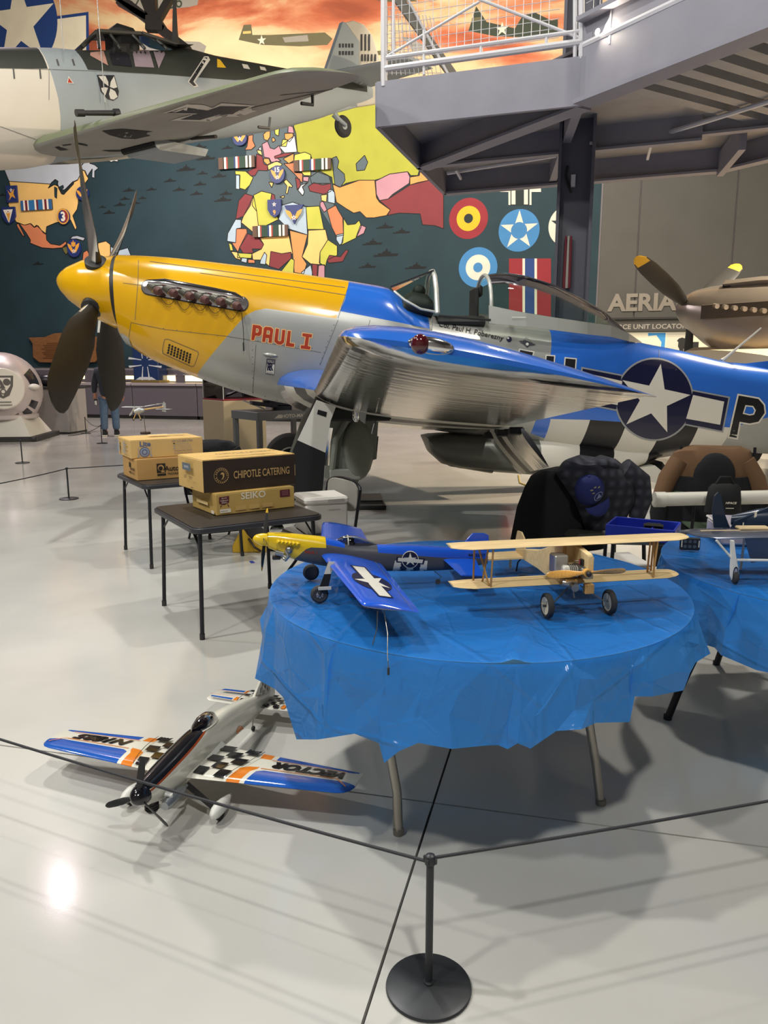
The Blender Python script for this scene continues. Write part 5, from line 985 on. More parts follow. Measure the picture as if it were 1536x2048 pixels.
part('wheel_well', MB().box(tuple(mus.p3(708, 832, -1.0)+V((0, 0, .05))), (.6, 1.1, .12), TR(0, 0, 0), 0, .02), mat('well_dark', '#1e1f1d', .7), fg, False); part('uplock_hook', MB().prism([(-.09, .06), (.1, .04), (.03, -.03), (.02, -.11), (-.02, -.08)], -.015, .015, frame(mus.p3(725, 822, -1.7), (1, 0, 0), (0, 0, 1))), SIL, fg, False); part('well_lamp', MB().ball(mus.p3(712, 828, -1.7), (.035, .035, .07), 12, 8), CHR, fg)
# tail wheel (outside the frame)
part('tail_strut', MB().tube([(U0(1640), 0, fz(1640, 880)[1]), (U0(1650), 0, .2)], .04, 10), BLK, fg); part('tail_wheel', MB().lathe([(.06, -.06), (.15, -.06), (.17, 0), (.15, .06), (.06, .06)], frame((U0(1650), 0, .17), (1, 0, 0), None, (0, 1, 0)), 24), mat('rubber'), fg)
# wheel chock, drip tray, cord, floor tape
q = UZ(497, 1103, 0); t = thing('wheel_chock', 'yellow wheel chock in front of the main wheel under the card table', 'chock', (q.x, q.y+.12, 0), R(5))
part('body', MB().prism([(-.14, 0), (.16, 0), (.16, .08), (.05, .2), (-.05, .2), (-.14, .06)], -.16, .16, frame((0, 0, 0), (1, 0, 0), (0, 0, 1))), mat('chock_yellow', '#c9a22a', .6), t, False, bevel=.01); part('handle_rope', MB().tube([(.0, -.16, .12), (.05, -.22, .06), (.1, -.2, .02)], .01, 6), mat('cord'), t)
q = UZ(715, 1021, 0); t = thing('drip_tray', 'flat black drip tray on the floor under the gear door', 'tray', (q.x, q.y+.35, 0), R(4)); part('pan', MB().box((0, 0, .012), (.58, .66, .024), None, 0, .006), mat('tray_black', (.03, .03, .032), .35), t, False)
for x, y, dx, dy in ((0, -.32, .58, .02), (0, .32, .58, .02), (-.28, 0, .02, .66), (.28, 0, .02, .66)): part('rim', MB().box((x, y, .03), (dx, dy, .035), None, 0, .005), mat('tray_black'), t, False)
part('lid_flap', MB().box((.1, .12, .05), (.34, .3, .015), TR(rx=6), 0, .004), mat('tray_black'), t, False)
pts = [UZ(x, y, .008) for x, y in ((1037, 950), (1040, 966), (1065, 975), (1105, 978), (1180, 985), (1245, 1000), (1290, 1008), (1340, 1010), (1400, 1018))]; q = []
for i in range(len(pts)-1):
    for k in range(6): q.append(pts[i].lerp(pts[i+1], k/6))
tag(part('power_cord', MB().tube(q, .008, 6), mat('cord_yellow', '#b39a35', .6)), 'yellow power cord lying on the floor behind the cap and jacket', 'cord')
tp_ = UZ(504, 1124, .001); tag(part('floor_tape', MB().box((0, 0, 0), (.032, .075, .001), Matrix.Translation(tp_) @ Matrix.Rotation(.4, 4, 'Z')), mat('tape_blue', '#2b3a8a', .6), None, False), 'small dark blue tape mark on the floor before the card table', 'tape')
# ================================================================ HANGING FIGHTER (upper left)
hf = PF((-4.79, 10.98, 0), R(44)); zf = UY(300, 200, 11).z
hg = thing('hanging_fighter', 'pale grey fighter with black cross hanging nose left above the yellow spinner', 'airplane', (-4.79, 10.98, 0), R(44))
HW, HG, HD, HB = mat('hang_white', '#c6bfb2', .5, vary=(2, .04)), mat('hang_grey', '#8f979b', .5, vary=(2, .04)), mat('hang_dark', '#2f322d', .55), mat('hang_belly', '#82817b', .5)
htop = [(-700, 100), (0, 97), (100, 98), (150, 103), (330, 103), (365, 97), (420, 112), (530, 131), (640, 150), (745, 168)]; hbot = [(-700, 330), (0, 340), (60, 336), (110, 326), (160, 316), (250, 312), (340, 292), (540, 263), (640, 237), (700, 214), (745, 205)]
U9 = lambda px: hf.pv(px, 200)[0]
hw_ = [(-700, .3), (-300, .42), (0, .46), (120, .46), (300, .43), (500, .30), (640, .16), (745, .05)]
ua, ub = U9(-150), U9(742); uu = [ua+(ub-ua)*i/70 for i in range(71)]
tq, bq, wq = [hf.pv(*p) for p in htop], [hf.pv(*p) for p in hbot], [(U9(a), b) for a, b in hw_]
hsk = MB().loft([sect(u, smo(tq, u, .06), min(smo(bq, u, .06), smo(tq, u, .06)-.05), smo(wq, u, .1), 40, 2.3) for u in uu])
p9 = lambda *p: [hf.pv(a, b, -.4) for a, b in p]
hz = [(p9((-700, 40), (-700, 420), (132, 420), (118, 235), (113, 200), (98, 137), (90, 98), (90, 40)), 0), (p9((-700, 40), (-700, 132), (95, 138), (88, 98), (88, 40)), 2), (p9((163, 98), (175, 140), (340, 151), (475, 158), (560, 150), (760, 175), (760, 40), (163, 40)), 2), (p9((132, 420), (132, 290), (480, 235), (760, 200), (760, 420)), 3)]
part('fuselage', paint(hsk, hz[:1]+hz[1:3]), [HW, HG, HD, HB], hg, ang=60).data
# default skin grey: zone index 0 is white only in front, so remap the rest
me = bpy.data.objects[[o.name for o in C.objects if o.parent == hg and o.name.startswith('fuselage')][0]].data
for p in me.polygons:
    c = p.center
    if p.material_index == 0 and not inpoly(c.x, c.z, hz[0][0]): p.material_index = 1
HBV = hsk.bvh()
part('spinner', MB().loft([sect(U9(-150)-d, smo(tq, U9(-150))-k, smo(bq, U9(-150))+k, w_, 24, 2) for d, k, w_ in ((0, .12, .38), (.2, .2, .3), (.4, .32, .2), (.55, .5, .05))]), HW, hg)
pw = PixWrap(hf, HBV, 12, .004); wht, blk, rd = mat('hang_print_white', '#c9c6bc', .5), mat('hang_print_black', '#1b1b22', .5), mat('letter_red')
z8 = lambda pts: [(x/3.657, 60+y/3.657) for x, y in pts]
for L in ([(98, 200), (98, 137)], ): pw.line(L, LIN, .8)
pw.line(z8([(380, 290), (640, 298)]), LIN, .9); pw.line(z8([(0, 280), (375, 290)]), LIN, .9); pw.line(z8([(0, 705), (260, 800)]), LIN, .9); pw.line(z8([(640, 298), (1170, 325)]), LIN, .8)
for x in (97, 290): pw.line(z8([(x, 280), (x+8, 358)]), mat('latch_dark', '#4a4743', .5), 3)
for x in (415, 530): pw.line(z8([(x, 215), (x+14, 262)]), mat('latch_dark'), 3)
pw.done('panel_line', hg)['kind'] = 'stuff'; pw = PixWrap(hf, HBV, 12, .0045); pw.poly(z8([(500, 337), (540, 393), (487, 390)]), wht); pw.poly(z8([(502, 350), (530, 388), (495, 386)]), rd)
pw.done('warning_triangle', hg); pw = PixWrap(hf, HBV, 12, .0045); pw.poly(z8([(1370, 380), (1510, 168), (1540, 178), (1536, 220), (1425, 380), (1450, 412), (1418, 420)]), wht); pw.poly(z8([(1380, 380), (1512, 178), (1530, 186), (1412, 378), (1436, 408), (1415, 412)]), blk)
pw.done('chevron_mark', hg); pw = PixWrap(hf, HBV, 12, .0045); pw.poly([(434, 118), (440, 120), (452, 136), (434, 135)], mat('tip_yellow')); pw.done('fuel_triangle', hg); pw = PixWrap(hf, HBV, 12, .0045); pw.poly([(480, 119), (490, 121), (500, 139), (487, 137)], wht); pw.done('fuselage_band', hg); pw = PixWrap(hf, HBV, 12, .0045); pw.poly([(517, 126), (526, 128), (533, 142), (521, 140)], wht)
pw.done('fuselage_band', hg)
pw = PixWrap(hf, HBV, 9, .005); pw.poly(z8([(708, 330), (835, 332), (868, 450), (860, 495), (828, 518), (785, 505), (735, 450)]), blk); 
for q in ([(718, 338), (770, 338), (790, 380), (792, 412), (755, 385)], [(832, 340), (855, 420), (830, 428), (802, 418), (808, 380)], [(738, 425), (765, 420), (788, 424), (768, 480), (745, 450)], [(805, 428), (840, 450), (858, 490), (830, 510), (805, 505), (795, 470)]): pw.poly(z8(q), wht)
pw.done('shield_crest', hg)
# cockpit canopy, framed
def h3(px, py, v): u, z = hf.pv(px, py); return V((u, v, z))
cg = glassy('hang_glass', (.93, .92, .9), .05, .97)
prof = [(150, 102, .26), (182, 72, .2), (270, 76, .2), (335, 96, .16), (365, 99, .02)]
for (x0, y0, w0), (x1, y1, w1) in zip(prof, prof[1:]):
    part('canopy_pane', MB().add([h3(x0, 102, -.34), h3(x1, 102, -.34), h3(x1, y1, -w1), h3(x0, y0, -w0), h3(x0, 102, .34), h3(x1, 102, .34), h3(x1, y1, w1), h3(x0, y0, w0)], [(0, 1, 2, 3), (5, 4, 7, 6), (3, 2, 6, 7)]), cg, hg, False)
HFm = mat('hang_frame', '#34332f', .5)
def fbar(a, b, r=.022, name='canopy_frame'): part(name, MB().tube([a, b], r, 6), HFm, hg)
lo = lambda px, py=131: h3(px, py, -.36)
for a, b in (((150, 103), (182, 72)), ((182, 72), (270, 76)), ((270, 76), (340, 97))): fbar(h3(*a, -.22), h3(*b, -.2), .03)
for x0, x1, y1 in ((176, 182, 72), (218, 205, 74), (266, 250, 76), (310, 298, 86)): fbar(h3(x0, 112, -.36), h3(x1, y1, -.2), .022)
side = MB().add([h3(165, 84, -.25), h3(205, 74, -.25), h3(298, 84, -.25), h3(340, 98, -.25), h3(318, 140, -.43), h3(215, 133, -.45), h3(176, 110, -.40)], [(0, 1, 2, 3, 4, 5, 6)])
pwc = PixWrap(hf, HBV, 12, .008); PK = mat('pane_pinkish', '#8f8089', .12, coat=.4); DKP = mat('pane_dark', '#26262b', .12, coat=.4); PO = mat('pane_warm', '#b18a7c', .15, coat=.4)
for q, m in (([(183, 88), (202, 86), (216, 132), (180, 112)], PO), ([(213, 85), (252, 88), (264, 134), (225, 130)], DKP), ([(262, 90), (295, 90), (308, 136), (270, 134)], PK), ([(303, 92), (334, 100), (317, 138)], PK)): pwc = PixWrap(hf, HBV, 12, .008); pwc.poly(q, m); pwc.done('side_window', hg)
part('pilot_seat', MB().box(h3(245, 95, 0), (.4, .4, .5), None, 0, .08), mat('hole_black'), hg, False)
part('antenna_mast', MB().loft([[h3(x-wd, y, -s) if False else V((hf.pv(x, y)[0]+a*wd, b*wd*.4, hf.pv(x, y)[1])) for a, b in ((-1, 0), (0, -1), (1, 0), (0, 1))] for x, y, wd in ((352, 100, .07), (350, 60, .045), (349, -10, .025))]), HFm, hg)
# fin, rudder, tailplane
fo_ = [(648, 158), (668, 95), (683, 45), (704, 42), (725, 50), (745, 75), (757, 120), (757, 205), (715, 212)]
def hplate(pts, v, th, m, name, lab=None): return part(name, MB().prism([hf.pv(x, y) for x, y in pts], -th/2, th/2, frame((0, v, 0), (1, 0, 0), (0, 0, 1))), m, hg, False, lab, bevel=.015)
hplate([(646, 150), (682, 44), (688, 47), (716, 85), (712, 215), (640, 235)], 0, .10, HG, 'fin'); rud = hplate([(688, 46), (704, 42), (725, 50), (742, 72), (757, 120), (757, 208), (712, 215), (716, 85)], 0, .08, mat('rudder_pale', '#b9b3a4', .5), 'rudder')
pr = Print(); pr.h = .047; Mr = frame((0, 0, 0), (1, 0, 0), (0, 0, 1)); 
for y0, y1, xs_ in ((70, 103, (718, 725.5, 733)), (110, 124, (719, 725, 731, 738, 745))):
    for x in xs_: pr.lay(poly2d([hf.pv(x, y1), hf.pv(x+3.6, y1), hf.pv(x+3.6, y0), hf.pv(x, y0)]), blk, Mr)
pr.done('victory_bars', rud)
pr = Print(); pr.h = .056
for r_, y in ((5, 92), (5, 107)):
    for k in range(5): pr.lay(poly2d([hf.pv(674+k*6.2, y+5), hf.pv(677.5+k*6.2, y+5), hf.pv(677.5+k*6.2, y-3), hf.pv(674+k*6.2, y-3)]), blk, Mr)
pr.done('victory_marks', hg)
tp0, tp1 = h3(640, 143, -.05), h3(735, 128, -.05)
for s in (-1, 1): part('tailplane', MB().loft([airfoil(h3(652, 146, 0)+V((.5*k, s*(.08+1.4*k), 0)), h3(652, 146, 0)+V((1.0+.15*k, s*(.08+1.4*k), -.02)), .09) for k in (0, 1)]), HG, hg)
part('tail_strut', MB().tube([h3(712, 170, -.1), h3(733, 142, -.9)], .02, 6), HG, hg)
part('rudder_fairing', MB().loft([[hf.p3(x, y, v) for x, y, v in ((px, yt, -.05), (px, yt, .05), (px, yb, .05), (px, yb, -.05))] for px, yt, yb in ((700, 150, 214), (735, 150, 209), (758, 150, 200))]), mat('rudder_pale'), hg, False)
wt = hf.p3(686, 253, -.0); part('tail_leg', MB().tube([h3(668, 228, 0), h3(675, 240, -.03), wt+V((0, -.09, 0))], [.06, .045, .03], 10), HG, hg); tw = part('tail_wheel', MB().lathe([(.06, -.05), (.15, -.06), (.185, -.02), (.185, .02), (.15, .06), (.06, .05)], frame(wt, (1, 0, 0), None, (.2, 1, 0)), 28, cap=False), mat('rubber'), hg); part('tail_hub', MB().lathe([(0, -.05), (.07, -.05), (.07, .05), (0, .05)], frame(wt, (1, 0, 0), None, (.2, 1, 0)), 20, cap=False), HG, tw)
# port wing seen from below
rl = hf.p3(88, 283, -.62); tl_ = hf.p3(556, 146, -4.75); tt_ = hf.p3(716, 160, -4.75); rt = hf.p3(352, 290, -.62)
def hsec(k, th=.15, f=1., dv=0):
    a, b = rl.lerp(tl_, k), rt.lerp(tt_, k); c = a.lerp(b, .55); return airfoil(c+(a-c)*f, c+(b-c)*f, th, (.0, -.06, 1), n=12, camber=.015)
ks = [-.08, 0, .1, .2, .3, .4, .5, .6, .7, .8, .9, .97]; S = [hsec(k, .155-.04*k) for k in ks]+[hsec(1.0, .11, .97), hsec(1.03, .09, .82), hsec(1.045, .06, .6), hsec(1.052, .03, .35)]
hwg = MB().loft(S); n = len(S[0]); hwg.m = []
for f in hwg.f:
    c = sum((hwg.v[i] for i in f), V())/len(f); idx = [i % n for i in f]; hwg.m.append(1 if max(idx) <= 12 and len(f) == 4 else 0)
part('wing', hwg, [mat('hang_wing', '#8d8b84', .5, vary=(2, .05)), mat('hang_camo', '#62694f', .5, vary=(1.5, .2))], hg, ang=50, label='near wing with a black and white cross below')
S2 = [[(p.x, -p.y, p.z+max(0, -p.y-.4)*.55) for p in q] for q in S]; part('wing', MB().loft(S2), mat('hang_wing'), hg, ang=50)
HWB = hwg.bvh(); pw = PixWrap(hf, HWB, 12, .005); c1_ = lambda pts: [(x/2, y/2) for x, y in pts]
pw.poly(c1_([(655, 450), (750, 415), (815, 418), (850, 430), (885, 410), (1020, 420), (1030, 440), (960, 465), (890, 465), (840, 485), (680, 480), (770, 455)]), wht, 0)
pw.off += .001; pw.poly(c1_([(665, 450), (745, 427), (830, 440), (880, 422), (1000, 424), (950, 442), (930, 455), (880, 455), (800, 478), (720, 476), (790, 452)]), blk, 0)
pw.done('wing_cross', hg)
pw = PixWrap(hf, HWB, 12, .005); hk = mat('hole_black')
for q_, m_ in ((z8([(745, 735), (890, 720), (1120, 742), (1100, 770), (990, 795), (890, 790), (800, 765)]), hk), (z8([(840, 750), (940, 745), (990, 780), (900, 780)]), mat('well_grey')), (z8([(400, 855), (430, 850), (500, 875), (440, 880)]), hk), (z8([(560, 820), (640, 838), (640, 848), (575, 835)]), hk), (z8([(455, 840), (520, 832), (520, 838), (460, 846)]), hk), (z8([(740, 878), (910, 875), (890, 888), (800, 888)]), hk)): pw = PixWrap(hf, HWB, 12, .005); pw.poly(q_, m_); pw.done('wheel_bay', hg)
pw = PixWrap(hf, HWB, 12, .005)
pw.line([(330, 290), (560, 235)], LIN, 1); pw.line([(430, 232), (690, 172)], LIN, 1.2); pw.line([(560, 190), (700, 176)], LIN, 1)
pw.done('panel_line', hg)
fr2 = lambda px, py, d=0: (lambda h: h[0]+V((0, -.0, -d)) if h[0] else hf.p3(px, py, -2))(pw.hit(px, py))
g0 = hf.p3(238, 226, -1.55); g1 = hf.p3(152, 226, -1.55); part('wing_cannon', MB().tube([g0, g0.lerp(g1, .12), g0.lerp(g1, .13), g0.lerp(g1, .8), g0.lerp(g1, .82), g1], [.05, .05, .032, .03, .042, .042], 12), mat('gun_black', (.02, .02, .022), .4), hg)
a, b = fr2(255, 298, .02), fr2(318, 282, .02); part('radiator', MB().tube([a+V((.02, 0, -.02)), b+V((0, 0, -.02))], .07, 10), HG, hg); part('radiator_mouth', MB().tube([a+V((-.06, 0, -.02)), b+V((-.06, 0, -.02))], .05, 8), hk, hg)
part('radiator_body', MB().loft([[c+V((dx, 0, dz)) for dx, dz in ((0, .05), (.0, -.09), (.7, -.05), (.75, .05))] for c in (a, b)]), HG, hg)
a = fr2(540, 235, .0); part('aileron_balance', MB().tube([a, a+V((-.02, 0, -.14)), a+V((-.2, 0, -.16))], .02, 6), HFm, hg); a = fr2(625, 190); part('aileron_balance', MB().tube([a, a+V((0, 0, -.1)), a+V((-.16, 0, -.12))], .02, 6), HFm, hg)
part('pitot', MB().tube([fr2(383, 277), fr2(432, 273)], .022, 8), HFm, hg)
# suspension cables
for px, py, tx in ((210, 205, 190), (127, 100, 126)):
    a = hf.M @ hf.p3(px, py, -.5); tag(part('hanging_cable', MB().tube([a, V((a.x-.12*(px > 200), a.y, 14.0))], .006, 5), mat('cable_steel', (.3, .3, .3), .4, metal=1)), 'thin steel cable in front of the hanging fighter cockpit' if px > 200 else 'thin steel cable ahead of the hanging fighter windscreen', 'cable', 'cables holding the hanging fighter')
# ================================================================ VISITOR
def skinned(name, V_, E_, mats, parent, sub=2, loc=None):
    me = bpy.data.meshes.new(name); me.from_pydata([v[:3] for v in V_], E_, []); o = bpy.data.objects.new(name, me); C.objects.link(o)
    if parent: o.parent = parent
    sk = o.modifiers.new('skin', 'SKIN')
    for i, v in enumerate(V_): r = v[3]; me.skin_vertices[0].data[i].radius = (r if not isinstance(r, tuple) else r[0], r if not isinstance(r, tuple) else r[1])
    me.skin_vertices[0].data[0].use_root = True
    sk.use_smooth_shade = True; ss = o.modifiers.new('sub', 'SUBSURF'); ss.levels = ss.render_levels = sub
    me.materials.append(mats); return o
q = UZ(222, 872, 0); vis = thing('person', 'visitor in dark jacket, knit cap and jeans seen from behind, holding a phone', 'person', (q.x, q.y, 0), R(12))
skn = mat('skin_tone', '#a8765c', .5)
body = skinned('body', [(0, 0, .95, .05), (0, .0, 1.15, (.13, .09)), (0, -.01, 1.38, (.16, .10)), (0, 0, 1.49, .06), (0, .01, 1.56, .06), (0, .02, 1.66, .095), (0, .02, 1.73, .07), (-.21, 0, 1.42, .07), (-.27, .02, 1.13, .05), (-.29, .08, .90, .035), (-.29, .11, .82, .04), (.21, 0, 1.42, .07), (.27, .02, 1.14, .05), (.27, .1, .92, .035), (.27, .12, .84, .04), (-.1, 0, .88, .08), (-.11, .02, .5, .06), (-.12, .0, .09, .05), (-.13, .14, .04, .04), (.1, 0, .88, .08), (.11, .02, .5, .06), (.12, .02, .09, .05), (.14, .16, .04, .04)],
    [(0, 1), (1, 2), (2, 3), (3, 4), (4, 5), (5, 6), (2, 7), (7, 8), (8, 9), (9, 10), (2, 11), (11, 12), (12, 13), (13, 14), (0, 15), (15, 16), (16, 17), (17, 18), (0, 19), (19, 20), (20, 21), (21, 22)], skn, vis)
jk = mat('jacket_navy', '#161c2a', .8, sheen=.2); skinned('jacket', [(0, 0, .80, (.21, .15)), (0, 0, 1.15, (.21, .145)), (0, -.01, 1.36, (.22, .15)), (0, -.02, 1.5, (.12, .11)), (-.21, 0, 1.42, .095), (-.28, .02, 1.14, .075), (-.30, .08, .93, .055), (.21, 0, 1.42, .095), (.28, .02, 1.14, .075), (.28, .1, .95, .055)], [(0, 1), (1, 2), (2, 3), (2, 4), (4, 5), (5, 6), (2, 7), (7, 8), (8, 9)], jk, vis)
skinned('hood', [(0, -.09, 1.44, (.13, .07)), (0, -.04, 1.53, (.11, .08)), (0, .02, 1.55, (.09, .07))], [(0, 1), (1, 2)], jk, vis)
dn = mat('denim', '#4a5f78', .85, vary=(30, .12)); skinned('jeans', [(0, 0, .93, (.17, .13)), (-.1, 0, .82, .115), (-.12, .02, .48, .092), (-.125, 0, .12, .082), (.1, 0, .82, .115), (.12, .02, .48, .092), (.125, .02, .12, .082)], [(0, 1), (1, 2), (2, 3), (0, 4), (4, 5), (5, 6)], dn, vis)
part('knit_cap', MB().lathe([(.118, 1.635), (.124, 1.66), (.12, 1.71), (.10, 1.755), (.06, 1.785), (.01, 1.80)], TR(0, .02, 0), 24), mat('cap_grey', '#5b6472', .95, bump=(60, .5, .004)), vis); part('cap_band', MB().lathe([(.122, 1.62), (.13, 1.63), (.13, 1.67), (.122, 1.68)], TR(0, .02, 0), 24, cap=False), mat('cap_band', '#454c58', .95), vis)
for s in (-1, 1): part('ear', MB().ball((s*.098, .02, 1.62), (.015, .025, .035), 10, 8), skn, vis)
part('nose', MB().ball((0, .125, 1.63), (.016, .025, .025), 10, 8), skn, vis); part('mouth', MB().box((0, .108, 1.585), (.05, .008, .012)), mat('lips', '#7d4a42', .5), vis, False)
for s in (-1, 1): part('eye', MB().ball((s*.034, .098, 1.655), (.014, .014, .009), 10, 8), mat('em_white'), vis)
for s in (-1, 1):
    sh = part('shoe', MB().loft([[(s*.125+x*w_, y, .03+z*h_) for x, z in ((-1, -.0), (-.9, 1), (.9, 1), (1, 0))] for y, w_, h_ in ((-.09, .04, .07), (-.05, .05, .11), (.05, .05, .10), (.14, .052, .06), (.2, .035, .04))]), mat('shoe_dark', '#17181c', .6), vis); part('sole', MB().box((s*.125, .055, .016), (.11, .31, .032), None, 0, .014), mat('sole_white', '#cfcbc2', .6), sh, False)
def hand(s, M_):
    for k in range(4): part('finger', MB().tube([(-.024+.016*k, 0, 0), (-.026+.017*k, .012, -.035-.004*(k in (1, 2))), (-.024+.016*k, .03, -.055)], [.0085, .008, .006], 8, M=M_), skn, vis)
    part('thumb', MB().tube([(-.03*s, .01, .04), (-.045*s, .03, .015), (-.04*s, .045, -.015)], [.011, .010, .007], 8, M=M_), skn, vis)
hand(1, TR(-.29, .11, .80)); hand(-1, TR(.27, .12, .82))
t = thing('phone', "phone with a pale case in the visitor's left hand", 'phone', V((q.x, q.y, 0))+V((-.30, .04, .74)), R(12), None, (R(15), 0, R(12))); part('body', MB().box((0, 0, 0), (.075, .012, .15), None, 0, .006), mat('phone_black', (.02, .02, .02), .2), t, False); part('back_label', MB().box((.0, -.008, -.01), (.05, .004, .1), None, 0, .002), mat('label_white', '#dcdad4', .4), t, False); part('camera', MB().box((-.018, -.009, .052), (.03, .005, .03), None, 0, .002), mat('phone_black'), t, False)
# ================================================================ FOREGROUND: ROUND TABLES AND CLOTHS
TZ = .742
m_ttop = mat('table_top', '#8d8a84', .6); m_tleg = mat('table_leg_steel', '#a9a59c', .3, metal=.8); m_tblk = mat('table_leg_black', '#15151a', .4)
def round_table(c, r, label, legm, leg_angles, foot, group='round folding tables'):
    t = thing('round_table', label, 'table', (c[0], c[1], 0), 0, group); part('tabletop', MB().lathe([(0, TZ-.03), (r-.012, TZ-.03), (r-.003, TZ-.024), (r-.003, TZ-.010), (r-.012, TZ-.003), (0, TZ-.003)], None, 64), m_ttop, t)
    for (fx, fy, bx, by) in foot:
        f = V((fx-c[0], fy-c[1], 0)); k = V((bx-c[0], by-c[1], .135)); tp_ = k+(V((-.10, .07, 0)) if fy < c[1]+.25 and legm is m_tleg else V((-k.x, -k.y, 0))*(.42 if legm is m_tleg else .30)); tp_.z = TZ-.04
        lg = part('leg', MB().tube([f+V((0, 0, .0)), f.lerp(k, .82), k, k.lerp(tp_, .06), tp_], .016, 12), legm, t); part('foot_cap', MB().tube([f+V((0, 0, .0)), f+V((0, 0, .02))], .0185, 12), mat('leg_tip', '#8a867c', .4, metal=.6) if legm is m_tleg else legm, lg)
    part('leg_brace', MB().tube([(-.3, 0, TZ-.06), (.3, 0, TZ-.06)], .012, 8), legm, t)
    return t
c1t = (.338, 2.755); c2t = (1.93, 3.04)
f1 = UZ(797, 1668, 0); f2 = UZ(1201, 1608, 0)
round_table(c1t, .75, 'round folding table with steel legs under the blue plastic cloth in the foreground', m_tleg, None, [(f1.x, f1.y, f1.x-.005, f1.y+.03), (f2.x, f2.y, f2.x-.015, f2.y+.03), (-.05, 3.15, -.04, 3.12), (.74, 3.2, .73, 3.17)])
g1, g2 = UZ(1335, 1438, 0), UZ(1436, 1332, 0)
round_table(c2t, .75, 'round folding table with black legs at the right edge behind the first', m_tblk, None, [(g1.x, g1.y, g1.x+.03, g1.y-.02), (g2.x, g2.y+.02, g2.x+.02, g2.y+.0), (2.25, 2.7, 2.22, 2.72), (2.4, 3.3, 2.38, 3.28)])
# thin plastic cloths
def cloth_mat(name, h):
    m = mat(name, h, .2, transl=.5); m.node_tree.nodes['Translucent BSDF'].inputs[0].default_value = (*hexc('#78bdf2'), 1); nt = m.node_tree; b = nt.nodes['Principled BSDF']; b.inputs['Specular IOR Level'].default_value = .6
    tc = nt.nodes.new('ShaderNodeTexCoord'); mp = nt.nodes.new('ShaderNodeMapping'); mp.inputs['Rotation'].default_value = (.3, .2, .5); nt.links.new(tc.outputs['Object'], mp.inputs[0])
    def edges(sc, w_, rz):
        m3 = nt.nodes.new('ShaderNodeMapping'); m3.inputs['Rotation'].default_value = (rz, rz*.7, rz*1.3); m3.inputs['Scale'].default_value = (1, .55, 1); nt.links.new(tc.outputs['Object'], m3.inputs[0])
        q = nt.nodes.new('ShaderNodeTexVoronoi'); q.feature = 'DISTANCE_TO_EDGE'; q.inputs['Scale'].default_value = sc; nt.links.new(m3.outputs[0], q.inputs[0])
        k = nt.nodes.new('ShaderNodeMapRange'); k.inputs[1].default_value = 0; k.inputs[2].default_value = w_; k.inputs[3].default_value = 1; k.inputs[4].default_value = 0; k.interpolation_type = 'SMOOTHSTEP'; nt.links.new(q.outputs[0], k.inputs[0]); return k.outputs[0]
    e1_, e2_ = edges(2.6, .03, .4), edges(6.0, .05, 1.1); ad = nt.nodes.new('ShaderNodeMath'); ad.operation = 'MULTIPLY_ADD'; nt.links.new(e2_, ad.inputs[0]); ad.inputs[1].default_value = .4; nt.links.new(e1_, ad.inputs[2])
    class r: outputs = [ad.outputs[0]]
    n = nt.nodes.new('ShaderNodeTexNoise'); n.inputs['Scale'].default_value = 7; n.inputs['Detail'].default_value = 4; n.inputs['Distortion'].default_value = 1.2; nt.links.new(tc.outputs['Object'], n.inputs[0])
    bp = nt.nodes.new('ShaderNodeBump'); bp.inputs['Strength'].default_value = .55; bp.inputs['Distance'].default_value = .006; nt.links.new(r.outputs[0], bp.inputs['Height'])
    b2 = nt.nodes.new('ShaderNodeBump'); b2.inputs['Strength'].default_value = .5; b2.inputs['Distance'].default_value = .02; nt.links.new(n.outputs[0], b2.inputs['Height']); nt.links.new(bp.outputs[0], b2.inputs['Normal']); nt.links.new(b2.outputs[0], b.inputs['Normal'])
    return m
m_cloth = cloth_mat('cloth_blue', '#2f86e2')
def hash1(i): return (math.sin(i*127.1+3.7)*43758.5453) % 1
def vnoise(x, y):
    xi, yi = math.floor(x), math.floor(y); fx, fy = x-xi, y-yi; fx = fx*fx*(3-2*fx); fy = fy*fy*(3-2*fy); h = lambda a, b: hash1(a*1.37+b*57.31)
    return (h(xi, yi)*(1-fx)+h(xi+1, yi)*fx)*(1-fy)+(h(xi, yi+1)*(1-fx)+h(xi+1, yi+1)*fx)*fy
